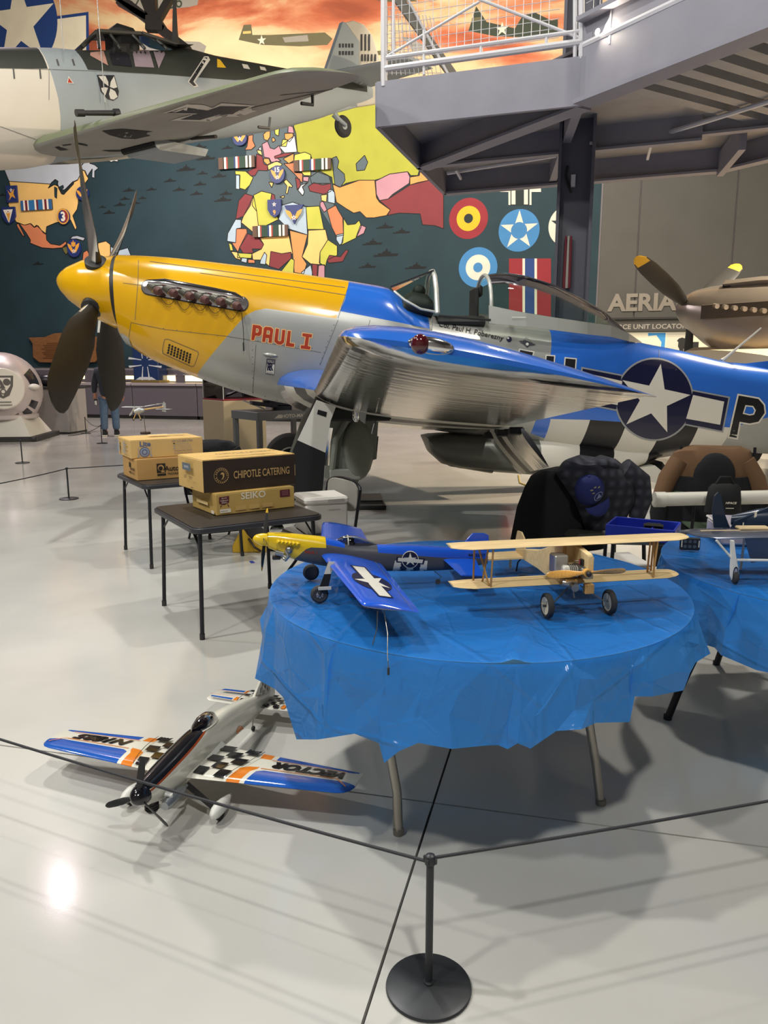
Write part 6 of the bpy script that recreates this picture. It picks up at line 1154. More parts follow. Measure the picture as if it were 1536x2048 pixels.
def cloth(c, r, drop, flare, label, seed=0, na=288, nr=14, ns=26, ridges=()):
    vs = []; fs = []; z0 = TZ+.003
    for i in range(nr+1):
        rr = (r+.004)*(i/nr)**.8
        for j in range(na):
            a = 2*math.pi*j/na; x, y = rr*math.cos(a), rr*math.sin(a); n = .0018*(vnoise(x*9+seed, y*9)-.3)+.0025*max(0, vnoise(x*3+seed+9, y*14+4)-.62)
            for (p, q, wd, h) in ridges:
                p_, q_ = V(p), V(q); d = (q_-p_); tt = max(0, min(1, (V((x, y))-p_).dot(d)/d.length_squared)); ds = (V((x, y))-p_-d*tt).length; n += h*math.exp(-(ds/wd)**2)
            vs.append((x, y, z0+max(0, n)))
    # the hanging part: flat facets meeting in straight creases, as thin folded plastic hangs
    base = (nr)*na; top_n = len(vs); rnd = random.Random(int(seed*100)+5); angs = sorted(set([d for d, _ in drop if 0 <= d < 360]+[round(360*(i+.5*rnd.random())/38, 2) for i in range(38)]))
    angs = [a for i, a in enumerate(angs) if i == 0 or a-angs[i-1] > 1.6]; rows = 3; m = len(angs); rim = [(360*j/na) for j in range(na)]
    for k in range(rows+1):
        s = k/rows
        for i, deg in enumerate(angs):
            L = interp(drop, deg); fl = interp(flare, deg); j1 = (rnd.random()-.5)*.016*(s if k else 0); j2 = (rnd.random()-.5)*4*(.2 < s < .9); j3 = (rnd.random()-.5)*.16*(.1 < s < .95)
            fold = (.5-abs(((deg*.083+.15*math.sin(deg*.11)+seed) % 1)-.5)*2)*.022+(.5-abs(((deg*.0362+.3+seed) % 1)-.5)*2)*.045
            rr = r+.0045+(.004 if k else 0)+(fl+fold)*s**1.05+j1; ad = R(deg+j2); vs.append((rr*math.cos(ad), rr*math.sin(ad), z0-.0015-L*min(1, max(0, s+j3))))
    n = nr+1; flat0 = None
    for i in range(n-1):
        for j in range(na): fs.append((i*na+j, i*na+(j+1) % na, (i+1)*na+(j+1) % na, (i+1)*na+j))
    flat0 = len(fs)
    for k in range(rows):
        for i in range(m):
            q = [top_n+k*m+i, top_n+k*m+(i+1) % m, top_n+(k+1)*m+(i+1) % m, top_n+(k+1)*m+i]
            fs += [(q[0], q[3], q[2]), (q[0], q[2], q[1])] if rnd.random() < .5 else [(q[0], q[3], q[1]), (q[1], q[3], q[2])]
    mb = MB(); mb.v = [V(p) for p in vs]; mb.f = fs; mb.m = [0]*len(fs)
    o = part('tablecloth', mb, m_cloth, None, True, ang=6); o.location = (c[0], c[1], 0); tag(o, label, 'tablecloth', 'blue plastic tablecloths'); return o
# hanging length and flare by compass angle (0 = right, 270 = towards the camera)
drop1 = [(0, .17), (160, .16), (184, .18), (194, .24), (206.5, .25), (212.5, .25), (214, .39), (220, .35), (228.4, .30), (238.8, .245), (243.5, .26), (245.4, .305), (248.5, .26), (252.7, .22), (259.3, .226), (268.5, .232), (270.3, .238), (272, .21), (274.5, .226), (277, .204), (279.5, .177), (283.7, .165), (290, .18), (297.6, .198), (299.5, .13), (303, .133), (314.2, .155), (317, .11), (330, .12), (360, .17)]
flare1 = [(0, .0), (14, .0), (30, .04), (330, .045), (344, .02), (352, .0), (360, .0)]
cloth(c1t, .752, drop1, flare1, 'bright blue plastic cloth draped over the round table in the foreground', 0, ridges=[((.02, -.75), (.10, -.45), .025, .012), ((.02, -.70), (.2, -.66), .02, .010), ((-.25, -.68), (-.33, -.1), .012, .006), ((-.5, -.5), (-.42, .2), .01, .005), ((.3, -.45), (.55, -.38), .012, .006), ((.1, -.4), (-.1, -.25), .02, .006)])
drop2 = [(0, .2), (150, .22), (185, .26), (192, .27), (200, .244), (208, .235), (222, .24), (240, .25), (262, .24), (300, .25), (360, .2)]
flare2 = [(0, .05), (160, .03), (172, .0), (200, .0), (208, .03), (280, .04), (360, .05)]
cloth(c2t, .752, drop2, flare2, 'bright blue plastic cloth over the right hand table with the navy model', .37, ridges=[((-.6, -.3), (-.2, -.62), .03, .006)])
# crumpled gather at the front rim
gp = UZ(975, 1312, TZ); 
# ================================================================ CARD TABLES AND CARTONS
m_vinyl = mat('vinyl_dark', '#2b2622', .45, bump=(220, .15, .001)); m_ctl = mat('card_leg', '#25262b', .4, metal=.3); m_trim = mat('card_trim', '#303136', .4)
def card_table(c, yaw, z, label, s=.82, legs=None):
    t = thing('card_table', label, 'table', (c[0], c[1], 0), yaw, 'folding card tables'); h = s/2
    def rr(h, r, n=5): return [(sx*(h-r)+r*math.cos(a), sy*(h-r)+r*math.sin(a)) for sx, sy, a0 in ((1, 1, 0), (-1, 1, 90), (-1, -1, 180), (1, -1, 270)) for a in [R(a0+90*i/n) for i in range(n+1)]]
    part('tabletop', MB().prism(rr(h-.012, .05), z-.018, z), m_vinyl, t, False, bevel=.003); part('edge_frame', MB().prism(rr(h, .06), z-.036, z-.006), m_trim, t, False, bevel=.006)
    for sx in (-1, 1):
        for sy in (-1, 1):
            top_ = V((sx*(h-.055), sy*(h-.055), z-.04)); bt = V((sx*(h-.035), sy*(h-.035), 0)); lg = part('leg', MB().tube([bt+V((0, 0, .0)), top_], .0125, 12), m_ctl, t); part('foot_cap', MB().tube([bt, bt+V((0, 0, .035))], .0155, 12), mat('base_black'), lg)
            part('brace', MB().tube([top_.lerp(bt, .16), V((sx*(h-.055), sy*(h-.20), z-.04))], .006, 6), m_ctl, lg)
    return t
TC = .66; YW = R(32)
card_table((-.925, 4.73), YW, TC, 'near dark card table holding the dark catering carton'); card_table((-1.69, 6.30), R(33), TC, 'farther dark card table holding the beer carton')
m_kr = [mat('kraft_a', '#c9a76a', .75, vary=(3, .05)), mat('kraft_b', '#b18a52', .75, vary=(3, .05)), mat('kraft_c', '#c4a262', .75, vary=(3, .05)), mat('kraft_d', '#b99a56', .7, vary=(3, .05))]
def carton(name, label, corner, yaw, d, m, group='cardboard cartons on the card tables', front=None):
    """origin at the near-left bottom corner, x along the front, y into depth"""
    t = thing(name, label, 'box', corner, yaw, group); w_, dp, h = d
    mb = MB().box((w_/2, dp/2, h/2), d, None, 0, .004); part('body', mb, m, t, False)
    sm = mat('box_seam', '#8a6b3c', .8); part('flap', MB().box((w_/2, dp*.25, h+.0012), (w_-.006, dp*.5-.003, .0024)), m, t, False); part('flap', MB().box((w_/2, dp*.75, h+.0012), (w_-.006, dp*.5-.003, .0024)), m, t, False)
    return t, frame((0, 0, 0), (1, 0, 0), (0, 0, 1)), frame((0, dp, 0), (0, -1, 0), (0, 0, 1)), frame((0, 0, h+.0028), (1, 0, 0), (0, 1, 0))
def put(sh, x, y): return ([(a+x, b+y) for a, b in sh[0]], sh[1])
bk, bb = mat('print_black', '#241d18', .7), mat('print_blue', '#566384', .7)
# lower left: packaging carton
ca = UZ(275, 962, TC+.001); ha = .163; t, F_, L_, T_ = carton('carton', 'brown carton with black packaging lettering, lowest on the farther card table', (ca.x, ca.y, TC+.001), R(33), (.52, .40, ha), m_kr[1])
pr = Print(); pr.h = .001; pr.lay(poly2d(rect(.155, .05, .225, .125)), bk, F_); pr.lay(poly2d(circ(.025, 20, (.188, .09))), m_kr[1], F_); pr.lay(poly2d(rect(.19, .054, .218, .068)), m_kr[1], F_); pr.lay(poly2d(circ(.017, 16, (.186, .086))), bk, F_); pr.lay(poly2d(rect(.157, .028, .227, .044)), bk, F_)
pr.lay(put(text2d('Automated', H=.042, bold=.02), .345, .082), bk, F_); pr.lay(put(text2d('PACKAGING SYSTEMS', .21, .018, bold=.02), .345, .040), bk, F_)
pr.lay(poly2d(rect(.20, .09, .24, .13)), bk, L_); pr.lay(put(text2d('Automated', .13, .028, bold=.02), .29, .085), bk, L_); pr.lay(poly2d(rect(.20, .045, .245, .058)), bk, L_); pr.lay(put(text2d('PACKAGING', .11, .012, bold=.02), .30, .050), bk, L_); pr.done('printing', t)
# upper left: beer carton
zb_ = TC+.001+ha+.004; cb = UZ(262, 918, zb_); t, F_, L_, T_ = carton('carton', 'pale kraft beer carton with blue lettering, on top at the farther card table', (cb.x, cb.y, zb_), R(31), (.58, .42, .142), m_kr[0])
pr = Print(); pr.h = .001; pr.lay(put(text2d('Lite', .085, .042, bold=.035), .115, .112), bb, F_)
for r, m in ((.040, bb), (.033, mat('print_blue2', '#8c95a6', .7)), (.024, bb), (.014, mat('print_blue2'))): pr.lay(poly2d(circ(r, 28, (.108, .048))), m, F_)
for s in (-1, 1): pr.lay(poly2d([(.108+s*.048, .085), (.108+s*.052, .085), (.108+s*.05, .03), (.108+s*.058, .008), (.108+s*.04, .012), (.108+s*.046, .04)]), mat('print_blue2'), F_)
for k, s in enumerate(('HOT LITE BEER STEIN', '60-CENTS CAN', '12-OUNCE CANS', '12 OUNCE BOTTLES', 'MILLER BREWING COMPANY', 'MILWAUKEE, WISCONSIN')):
    pr.lay(put(text2d(s, (.165, .1, .115, .125, .15, .15)[k], (.016, .010, .010, .010, .010, .010)[k], bold=.0), .41+(.0, .0, .01, .01, .005, .005)[k], .124-k*.0195), bb if k in (0, 4, 5) else mat('print_blue2'), F_)
    if k in (1, 2, 3): pr.lay(poly2d(rect(.335, .12-k*.0195, .35, .127-k*.0195)), bk if k == 1 else mat('print_blue2'), F_)
for k in range(6): pr.lay(poly2d(rect(.2, .115-k*.016, .3+.03*(k % 2), .122-k*.016)), mat('print_blue2'), L_)
pr.lay(poly2d(rect(.05, .03, .1, .10)), mat('print_blue2'), L_); pr.lay(poly2d(rect(.05, .108, .1, .125)), mat('print_blue2'), L_); pr.lay(put(text2d('Lite', .12, .05, bold=.03), .44, .27), mat('print_blue2'), T_); pr.lay(poly2d(rect(.2, .20, .36, .26)), mat('paper_scrap', '#d8c595', .8), T_); pr.done('printing', t); lite = (cb, R(31), zb_+.145)
# lower right: gold carton
cs = UZ(433, 1032, TC+.001); t, F_, L_, T_ = carton('carton', 'gold carton with white lettering and maroon label, below the dark catering carton', (cs.x, cs.y, TC+.001), R(35), (.53, .38, .13), m_kr[3])
mr_ = mat('print_maroon', '#5a1f2b', .6); wp = mat('print_white', '#ded7c6', .6); pr = Print(); pr.h = .001
vs, fs = text2d('SEIKO', .165, .042, bold=.015); pr.lay(put((vs, fs), .245, .105), wp, F_)
for s_ in ([(.02, .112), (.085, .114), (.083, .075), (.05, .062), (.02, .073)],): pr.lay(poly2d(s_), mr_, F_)
for k, s in enumerate(('Special', "Collector's", 'Edition')): pr.lay(put(text2d(s, (.035, .05, .035)[k], .010, shear=.3), .052, .103-k*.013), wp, F_)
pr.lay(poly2d([(.03, .063), (.036, .066), (.03, .05), (.024, .05)]), mr_, F_); pr.lay(poly2d([(.07, .066), (.076, .063), (.082, .05), (.076, .05)]), mr_, F_)
pr.lay(poly2d(rect(.425, .075, .495, .118)), mr_, F_)
for k in range(3): pr.lay(poly2d(rect(.437, .107-k*.011, .483, .110-k*.011)), mat('print_pinkish', '#a5767a', .6), F_)
pr.lay(poly2d(rect(.02, .015, .09, .038)), wp, F_); pr.lay(poly2d(rect(.024, .024, .07, .027)), mat('print_grey', '#8a8578', .6), F_)
for x in (.12, .21, .30): pr.lay(poly2d(rect(x, .022, x+.07, .05)), mat('kraft_c'), F_)
pr.lay(poly2d(rect(.33, .01, .37, .03)), wp, L_); pr.lay(poly2d(rect(.1, .05, .28, .07)), mat('print_pale', '#d8bf86', .6), L_); pr.done('printing', t)
# upper right: dark catering carton
zc_ = TC+.001+.13+.004; cc_ = UZ(407, 987, zc_); t, F_, L_, T_ = carton('carton', 'catering carton with dark brown front and tan lettering, on top at the near card table', (cc_.x, cc_.y, zc_), R(36), (.63, .39, .197), m_kr[2])
dkb = mat('print_brown', '#2e221b', .65); tn = mat('print_tan', '#b39361', .65); pr = Print(); pr.h = .001; pr.lay(poly2d(rect(.002, .002, .628, .194)), dkb, F_)
C0 = (.118, .098)
for r, m in ((.048, tn), (.0455, dkb), (.032, tn), (.0305, dkb)): pr.lay(poly2d(circ(r, 32, C0)), m, F_)
for k in range(20):
    a = 2*math.pi*k/20
    if 9 < k < 11: continue
    pr.lay(poly2d([(C0[0]+r*math.cos(a+e), C0[1]+r*math.sin(a+e)) for r, e in ((.035, -.07), (.043, -.07), (.043, .07), (.035, .07))]), tn, F_)
pr.lay(poly2d([(C0[0]+x, C0[1]+y) for x, y in ((-.006, .02), (.006, .022), (.014, .012), (.012, -.006), (.004, -.02), (-.008, -.022), (.002, -.01), (.004, .004), (-.002, .01), (-.012, .008))]), tn, F_)
pr.lay(put(text2d('CHIPOTLE CATERING', .385, .047, bold=.012), .385, .098), tn, F_); pr.lay(poly2d(rect(.615, .06, .619, .13)), tn, F_)
pr.lay(put(text2d('CHIPOTLE CATERING', .40, .05, bold=.012), .33, .10), dkb, T_); pr.lay(poly2d(rect(.25, .055, .45, .062)), dkb, T_)
pr.lay(poly2d(rect(.12, .12, .25, .165)), mat('print_slate', '#5c6570', .5), L_); pr.lay(poly2d(rect(.15, .135, .22, .15)), mat('print_pale2', '#8d97a0', .5), L_); pr.lay(put(text2d('SOFT', .05, .02), .17, .08), dkb, L_); pr.lay(put(text2d('CRISPY', .06, .02), .25, .08), dkb, L_); pr.lay(poly2d(rect(.25, .02, .29, .024)), dkb, L_); pr.done('printing', t)
# stick model plane on its stand, on the beer carton
lp = UZ(291, 868, lite[2]); t = thing('stick_model', 'tiny silver and balsa model plane on a wire stand atop the beer carton', 'model airplane', (lp.x, lp.y, lite[2]), 0)
sil, bal = mat('model_silver', '#aeb1b2', .35, metal=.3), mat('balsa', '#d5b274', .6, vary=(14, .08), stretch=(1, 6, 1))
part('stand_base', MB().lathe([(.042, 0), (.043, .004), (.043, .014), (.040, .017)], None, 28), mat('stand_wood', '#3a2a1e', .5), t); part('stand_rod', MB().tube([(0, 0, .015), (-.004, 0, .15)], .0032, 8), mat('wire_steel', '#8d8a80', .35, metal=.9), t)
hx, hz_ = -.012, .22; ux = V((.86, .46, .08)).normalized()
o = V((-.02, 0, .205)); nd = V((-.80, -.55, -.10)).normalized(); sd = V((-.55, .80, 0)).normalized()
part('fuselage_stick', MB().tube([o+nd*.07, o-nd*.20], [.009, .004], 8), bal, t); part('body', MB().loft([[o+nd*x+sd*(w_*math.cos(a))+V((0, 0, h_*math.sin(a)-.005)) for a in [2*math.pi*j/12 for j in range(12)]] for x, w_, h_ in ((.07, .008, .008), (.055, .018, .02), (.02, .02, .026), (-.02, .01, .012))]), sil, t)
for s, tipz in ((-1, .02), (1, .022)):
    W_ = V((-.9, .15, 0)) if s < 0 else V((.80, .42, .14)); W_ = W_.normalized(); part('wing', MB().loft([airfoil(o+V((0, 0, .022))+W_*k+nd*.02, o+V((0, 0, .022))+W_*k-nd*.045, .09, n=6) for k in (0, .165)]), sil, t)
to = o-nd*.19; part('tailplane', MB().loft([airfoil(to+V((.62, -.1, 0))*k+nd*.015+V((.0, 0, -.02)), to+V((.62, -.1, 0))*k-nd*.025+V((0, 0, -.02)), .07, n=5) for k in (-.1, .1)]), sil, t); part('fin', MB().prism([(-.015, -.04), (.02, -.045), (.02, .03), (.002, .045), (-.012, .01)], -.002, .002, frame(to, (1, 0, 0), (0, 0, 1))), sil, t, False); part('nacelle', MB().ball(o+V((.012, -.012, -.004)), (.016, .02, .016), 12, 8), sil, t)
part('propeller', MB().loft([[o+nd*.08+(V((-.5, .1, -.75)).normalized())*r+V((w_*math.cos(a), 0, .3*w_*math.sin(a))) for a in [2*math.pi*j/8 for j in range(8)]] for r, w_ in ((-.045, .004), (-.03, .009), (0, .004), (.03, .010), (.048, .004))]), sil, t)
for dx in (-.028, .022): lg = part('landing_leg', MB().tube([o+nd*.04+V((0, 0, -.012)), o+nd*.04+V((dx*.6, 0, -.035)), o+nd*.04+V((dx*1.2, 0, -.075))], .0038, 6), bal, t); part('wheel', MB().ball(o+nd*.04+V((dx*1.25, 0, -.078)), (.008, .004, .008), 10, 8), mat('base_black'), lg)
# ================================================================ CHAIRS
m_cfr = mat('chair_frame', '#1d1e22', .35, metal=.4)
def folding_chair(p, yaw, label, seatm, backm, zs=.45, zb=.80):
    t = thing('folding_chair', label, 'chair', (p[0], p[1], 0), yaw, 'metal folding chairs')   # faces -y
    for s in (-1, 1):
        part('back_leg', MB().tube([(s*.215, .22, zb-.06), (s*.215, .17, zs), (s*.215, -.23, 0)], .011, 8), m_cfr, t); part('front_leg', MB().tube([(s*.185, -.16, zs-.01), (s*.185, .24, 0)], .011, 8), m_cfr, t)
    part('back_hoop', MB().tube([(.215*math.cos(a), .22+.01*math.sin(a), zb-.06+.06*math.sin(a)) for a in [math.pi*i/10 for i in range(11)]], .011, 8), m_cfr, t)
    part('stretcher', MB().tube([(-.185, .13, .11), (.185, .13, .11)], .008, 8), m_cfr, t); part('stretcher', MB().tube([(-.215, -.12, .11), (.215, -.12, .11)], .008, 8), m_cfr, t)
    q = [(x*.2, y*.2) for x, y in [(math.copysign(abs(math.cos(a))**.5, math.cos(a)), math.copysign(abs(math.sin(a))**.5, math.sin(a))) for a in [2*math.pi*i/24 for i in range(24)]]]
    part('seat', MB().prism(q, zs-.01, zs+.015), seatm, t, False, bevel=.008)
    part('backrest', MB().prism([(x, y*.52) for x, y in q], -.012, .012, frame((0, .215, zb-.11), (1, 0, 0), (0, .05, 1))), backm, t, False, bevel=.006)
    return t
folding_chair((-1.50, 6.72), R(28), 'dark folding chair tucked under the farther card table', m_vinyl, m_vinyl, .45, .74)
jk_ = thing('black_jacket', 'black jacket bundled over the chair back behind the beer carton', 'jacket', (-1.58, 6.98, .60), R(28)); part('body', MB().loft([[(w_*math.cos(a), dp*math.sin(a)*(1+.1*math.sin(5*a+z*20)), z) for a in [2*math.pi*j/24 for j in range(24)]] for w_, dp, z in ((.25, .07, -.2), (.27, .09, 0), (.28, .10, .14), (.26, .10, .22), (.2, .08, .265), (.08, .04, .285))]), mat('cloth_black', '#15161a', .95, bump=(9, .6, .03)), jk_)
part('sleeve', MB().tube([(.2, -.06, .2), (.27, -.08, .05), (.26, -.07, -.2)], [.06, .06, .045], 12), mat('cloth_black'), jk_)
fc = folding_chair((-.46, 5.10), R(-56), 'folding chair with grey padded back, behind the white foam cooler', mat('pad_grey', '#8f8c86', .9), mat('pad_grey'), .44, .79)
t = thing('foam_cooler', 'white foam cooler box standing on the folding chair beside the card table', 'cooler', (-.425, 5.09, .456), R(22)); fo_m = mat('foam_white', '#cfcbc4', .8, bump=(120, .2, .002)); part('box', MB().box((0, 0, .10), (.29, .28, .20), None, 0, .012), fo_m, t, False); part('lid', MB().box((0, 0, .222), (.305, .295, .045), None, 0, .014), fo_m, t, False)
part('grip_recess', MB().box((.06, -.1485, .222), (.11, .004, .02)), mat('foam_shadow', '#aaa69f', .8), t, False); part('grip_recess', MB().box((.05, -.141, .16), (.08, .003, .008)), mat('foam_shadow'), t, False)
# upholstered black chair with flannel and cap
ch = UZ(1115, 1160, 0); m_blk = mat('cloth_black2', '#0d0e12', .9, bump=(6, .4, .02)); cp_ = V((1.16, 4.95, 0))
t = thing('black_chair', 'black upholstered chair behind the balsa biplane with a flannel shirt hung on it', 'chair', cp_, R(12))
rb_ = []
for z, w_, dx in ((.35, .34, -.02), (.5, .335, 0), (.65, .31, .0), (.78, .27, .01), (.85, .23, .01), (.885, .17, .01), (.90, .06, .01)): rb_.append([(dx+w_*math.copysign(abs(math.cos(a))**.7, math.cos(a)), .06*math.sin(a)*(1+.3*(z < .6)), z) for a in [2*math.pi*j/28 for j in range(28)]])
part('backrest', MB().loft(rb_), m_blk, t); part('seat', MB().box((.30, -.02, .47), (.62, .46, .07), None, 0, .03), mat('seat_olive', '#2c2e28', .7), t, bevel=0)
for x in (-.2, .5):
    for y in (-.18, .2): part('leg', MB().tube([(x, y, .44), (x*1.05, y*1.1, 0)], .013, 8), m_cfr, t)
t = thing('flannel_shirt', 'dark plaid flannel shirt draped over the black chair back', 'shirt', cp_+V((.14, -.075, .45)), R(12))
m_pl = mat('plaid', '#2a2b35', .95); nt = m_pl.node_tree; b = nt.nodes['Principled BSDF']; tc = nt.nodes.new('ShaderNodeTexCoord'); rg = []
for ax_, sc__ in (('X', 14), ('Z', 14)):
    wv = nt.nodes.new('ShaderNodeTexWave'); wv.bands_direction = ax_; wv.inputs['Scale'].default_value = sc__/3; wv.inputs['Distortion'].default_value = 2; wv.inputs['Detail'].default_value = 1; nt.links.new(tc.outputs['Object'], wv.inputs[0]); rg.append(wv)
mx = nt.nodes.new('ShaderNodeMath'); mx.operation = 'MULTIPLY'; nt.links.new(rg[0].outputs['Fac'], mx.inputs[0]); nt.links.new(rg[1].outputs['Fac'], mx.inputs[1]); rp = nt.nodes.new('ShaderNodeValToRGB'); rp.color_ramp.elements[0].color = (.012, .013, .02, 1); rp.color_ramp.elements[1].color = (.04, .043, .058, 1); nt.links.new(mx.outputs[0], rp.inputs[0]); nt.links.new(rp.outputs[0], b.inputs['Base Color'])
sh_ = []
for z, x0, x1, th in ((.02, .02, .20, .05), (.12, -.02, .27, .08), (.25, -.08, .33, .10), (.36, -.16, .34, .11), (.44, -.22, .28, .11), (.50, -.18, .20, .10), (.525, -.1, .1, .05)): sh_.append([((x0+x1)/2+(x1-x0)/2*math.cos(a), -.01+th*math.sin(a)*(1+.22*math.sin(3*a+z*14)), z+.012*math.sin(4*a)) for a in [2*math.pi*j/32 for j in range(32)]])
part('body', MB().loft(sh_), m_pl, t); part('sleeve', MB().tube([(.22, -.03, .44), (.34, -.05, .36), (.37, -.05, .25), (.33, -.05, .12)], [.085, .075, .06, .05], 14), m_pl, t); part('collar', MB().tube([(-.05, -.08, .49), (.05, -.12, .50), (.16, -.08, .47)], [.02, .03, .02], 10), m_pl, t)
cq = UY(1186, 985, 4.76); t = thing('baseball_cap', 'navy blue baseball cap with stitched emblem, hung on the plaid shirt', 'cap', cq, 0, None, (R(24), R(-22), R(14)))
cpm = mat('cap_blue', '#1c2560', .8); stm = mat('stitch_grey', '#7d86a6', .7); part('crown', MB().ball((0, .04, 0), (.095, .085, .115), 24, 14), cpm, t); part('brim', MB().loft([[(.085*math.cos(a), -.035-.055*math.sin(a)*k, -.055-.075*math.sin(a)*k+dz) for a in [math.pi*i/14 for i in range(15)] for dz in (0,)] for k, dz_ in ((.2, 0), (.6, 0), (1, 0))], closed=False, cap=False), cpm, t).modifiers.new('t', 'SOLIDIFY').thickness = .004
part('button', MB().ball((0, .03, .114), (.01, .01, .006), 8, 6), cpm, t)
cap_b = MB().ball((0, .04, 0), (.095, .085, .115), 24, 14).bvh(); W_ = Wrap(cap_b, frame((0, -.1, 0), (1, 0, 0), (0, 0, 1)), .02, .002, .4)
W_.lay(([*poly2d([circ(.034, 24, (.012, -.01)), circ(.029, 24, (.012, -.01))])][0], poly2d([circ(.034, 24, (.012, -.01)), circ(.029, 24, (.012, -.01))])[1]), stm); W_.lay(poly2d(star(.024, (.012, -.01), k=.5, n=3)), stm)
for x, y in ((-.035, .05), (-.01, .06), (.015, .05), (-.03, .03)): W_.lay(poly2d(rect(x, y, x+.016, y+.008)), mat('stitch_gold', '#8a8466', .7))
W_.done('cap_emblem', t)
# camp chair with brown and black work jacket, pipe across the arms, black bag
c3_ = V((2.42, 5.35, 0)); t = thing('camp_chair', 'green fabric camp chair under the brown work jacket at the right edge', 'chair', c3_, R(-6)); gm = mat('camp_green', '#2b3a28', .85)
part('seat', MB().box((0, 0, .42), (.52, .48, .02), None, 0, .008), gm, t, False); part('back', MB().box((0, .25, .70), (.50, .03, .50), TR(rx=-4), 0, .012), gm, t, False)
for s in (-1, 1):
    part('arm', MB().box((s*.29, -.02, .636), (.07, .50, .02), None, 0, .008), gm, t, False)
    for y in (-.24, .24): part('leg', MB().tube([(s*.29, y, .626), (s*.31, y*1.05, 0)], .011, 8), m_cfr, t)
part('back_post', MB().tube([(-.26, .24, .4), (-.26, .29, .96)], .011, 8), m_cfr, t); part('back_post', MB().tube([(.26, .24, .4), (.26, .29, .96)], .011, 8), m_cfr, t)
jt = thing('work_jacket', 'brown and black work jacket draped over the camp chair back', 'jacket', c3_+V((-.02, .27, .40)), R(-6)); brn = mat('duck_brown', '#5e452e', .9, bump=(40, .25, .004)); jb = []
for z, w_, th in ((.56, .20, .05), (.53, .27, .08), (.46, .29, .10), (.36, .31, .11), (.22, .33, .11)): jb.append([(w_*math.copysign(abs(math.cos(a))**.8, math.cos(a)), th*math.sin(a)*(1+.12*math.sin(5*a+z*9)), z+.012*math.cos(3*a)) for a in [2*math.pi*j/32 for j in range(32)]])
part('yoke', MB().loft(jb), brn, jt)
jb2 = [[(w_*math.cos(a), -.012+th*math.sin(a)*(1+.1*math.sin(6*a)), z+.02*abs(math.cos(a))) for a in [2*math.pi*j/32 for j in range(32)]] for z, w_, th in ((.34, .30, .115), (.20, .345, .125), (0, .36, .13), (-.2, .37, .12), (-.36, .36, .1))]; part('body', MB().loft(jb2), m_blk, jt)
for s in (-1, 1): sl = part('sleeve', MB().tube([(s*.23, -.02, .46), (s*.31, -.04, .33), (s*.355, -.06, .2)], [.07, .07, .06], 16), brn, jt); part('sleeve_cuff', MB().tube([(s*.345, -.055, .22), (s*.37, -.07, .08), (s*.36, -.07, -.05)], [.064, .06, .05], 16), m_blk, sl)
part('hood', MB().ball((.0, -.09, .36), (.15, .05, .17), 20, 12), m_blk, jt)
pz0 = UY(1312, 999, 5.05); t = thing('plastic_pipe', 'white plastic pipe with end cap lying across the camp chair arms', 'pipe', (pz0.x, pz0.y, pz0.z)); pvc = mat('pvc_white', '#b9b6ac', .4); part('tube', MB().tube([(0, 0, 0), (1.6, .06, .025)], .046, 28), pvc, t); part('end_cap', MB().tube([(-.012, 0, 0), (.06, .002, 0)], .051, 28), pvc, t); part('end_cap', MB().tube([(1.54, .058, .024), (1.61, .06, .025)], .051, 28), pvc, t)
bq_ = UY(1447, 1000, 4.93); t = thing('black_bag', 'black cloth bag with white lettering hanging over the white pipe', 'bag', (bq_.x, bq_.y, bq_.z), R(-4)); part('body', MB().loft([[(w_*math.copysign(abs(math.cos(a))**.6, math.cos(a)), th*math.sin(a)+.0, z) for a in [2*math.pi*j/24 for j in range(24)]] for z, w_, th in ((-.1, .1, .03), (-.08, .115, .045), (0, .11, .05), (.08, .1, .04), (.105, .08, .02))]), mat('bag_black', '#0c0c0f', .8), t); pr = Print(); pr.lay(text2d('HPACE', .07, .014, bold=.02, shear=.2), wp, frame((.03, -.054, -.01), (1, 0, 0), (0, 0, 1))); pr.lay(poly2d(rect(-.03, -.047, .02, -.043)), wp, frame((.03, -.05, 0), (1, 0, 0), (0, 0, 1))); pr.done('lettering', t); part('handle', MB().tube([(-.06, 0, .10), (-.03, .0, .15), (.03, 0, .15), (.06, 0, .10)], .008, 8), mat('bag_black'), t)
t = thing('storage_crate', 'white storage crate on the floor between the black chair and right table', 'crate', (1.42, 4.45, 0), R(8)); part('body', MB().box((0, 0, .2), (.22, .3, .40), None, 0, .015), fo_m, t, False); part('strap', MB().box((.03, -.151, .2), (.02, .004, .40)), m_blk, t, False); part('lid', MB().box((0, 0, .41), (.23, .31, .02), None, 0, .006), fo_m, t, False)
# blue tray, black pack and tackle box at the back of the right table
bt_ = V((1.37, 3.98, .0)); zt_ = .66
t = thing('side_stand', 'small grey folding stand holding the dark blue tray', 'stand', (bt_.x, bt_.y, 0), R(-6)); part('top', MB().box((0, 0, zt_-.01), (.38, .26, .02), None, 0, .005), mat('stand_grey', '#4b4c4f', .5), t, False)
for sx in (-1, 1):
    for sy in (-1, 1): part('leg', MB().tube([(sx*.17, sy*.10, zt_-.02), (sx*.18, sy*.11, 0)], .01, 8), m_cfr, t)
t = thing('parts_tray', 'open dark blue plastic tray behind the right tablecloth', 'tray', (bt_.x, bt_.y, zt_+.001), R(-28)); tb_ = mat('tray_blue', '#1a2fa0', .4); part('floor', MB().box((0, 0, .004), (.33, .24, .008)), tb_, t, False)
for x, y, dx, dy in ((0, -.12, .34, .01), (0, .12, .34, .01), (-.167, 0, .01, .24), (.167, 0, .01, .24)): part('side', MB().box((x, y, .035), (dx, dy, .07), None, 0, .003), tb_, t, False)
part('divider', MB().box((.05, 0, .03), (.008, .22, .05)), tb_, t, False)
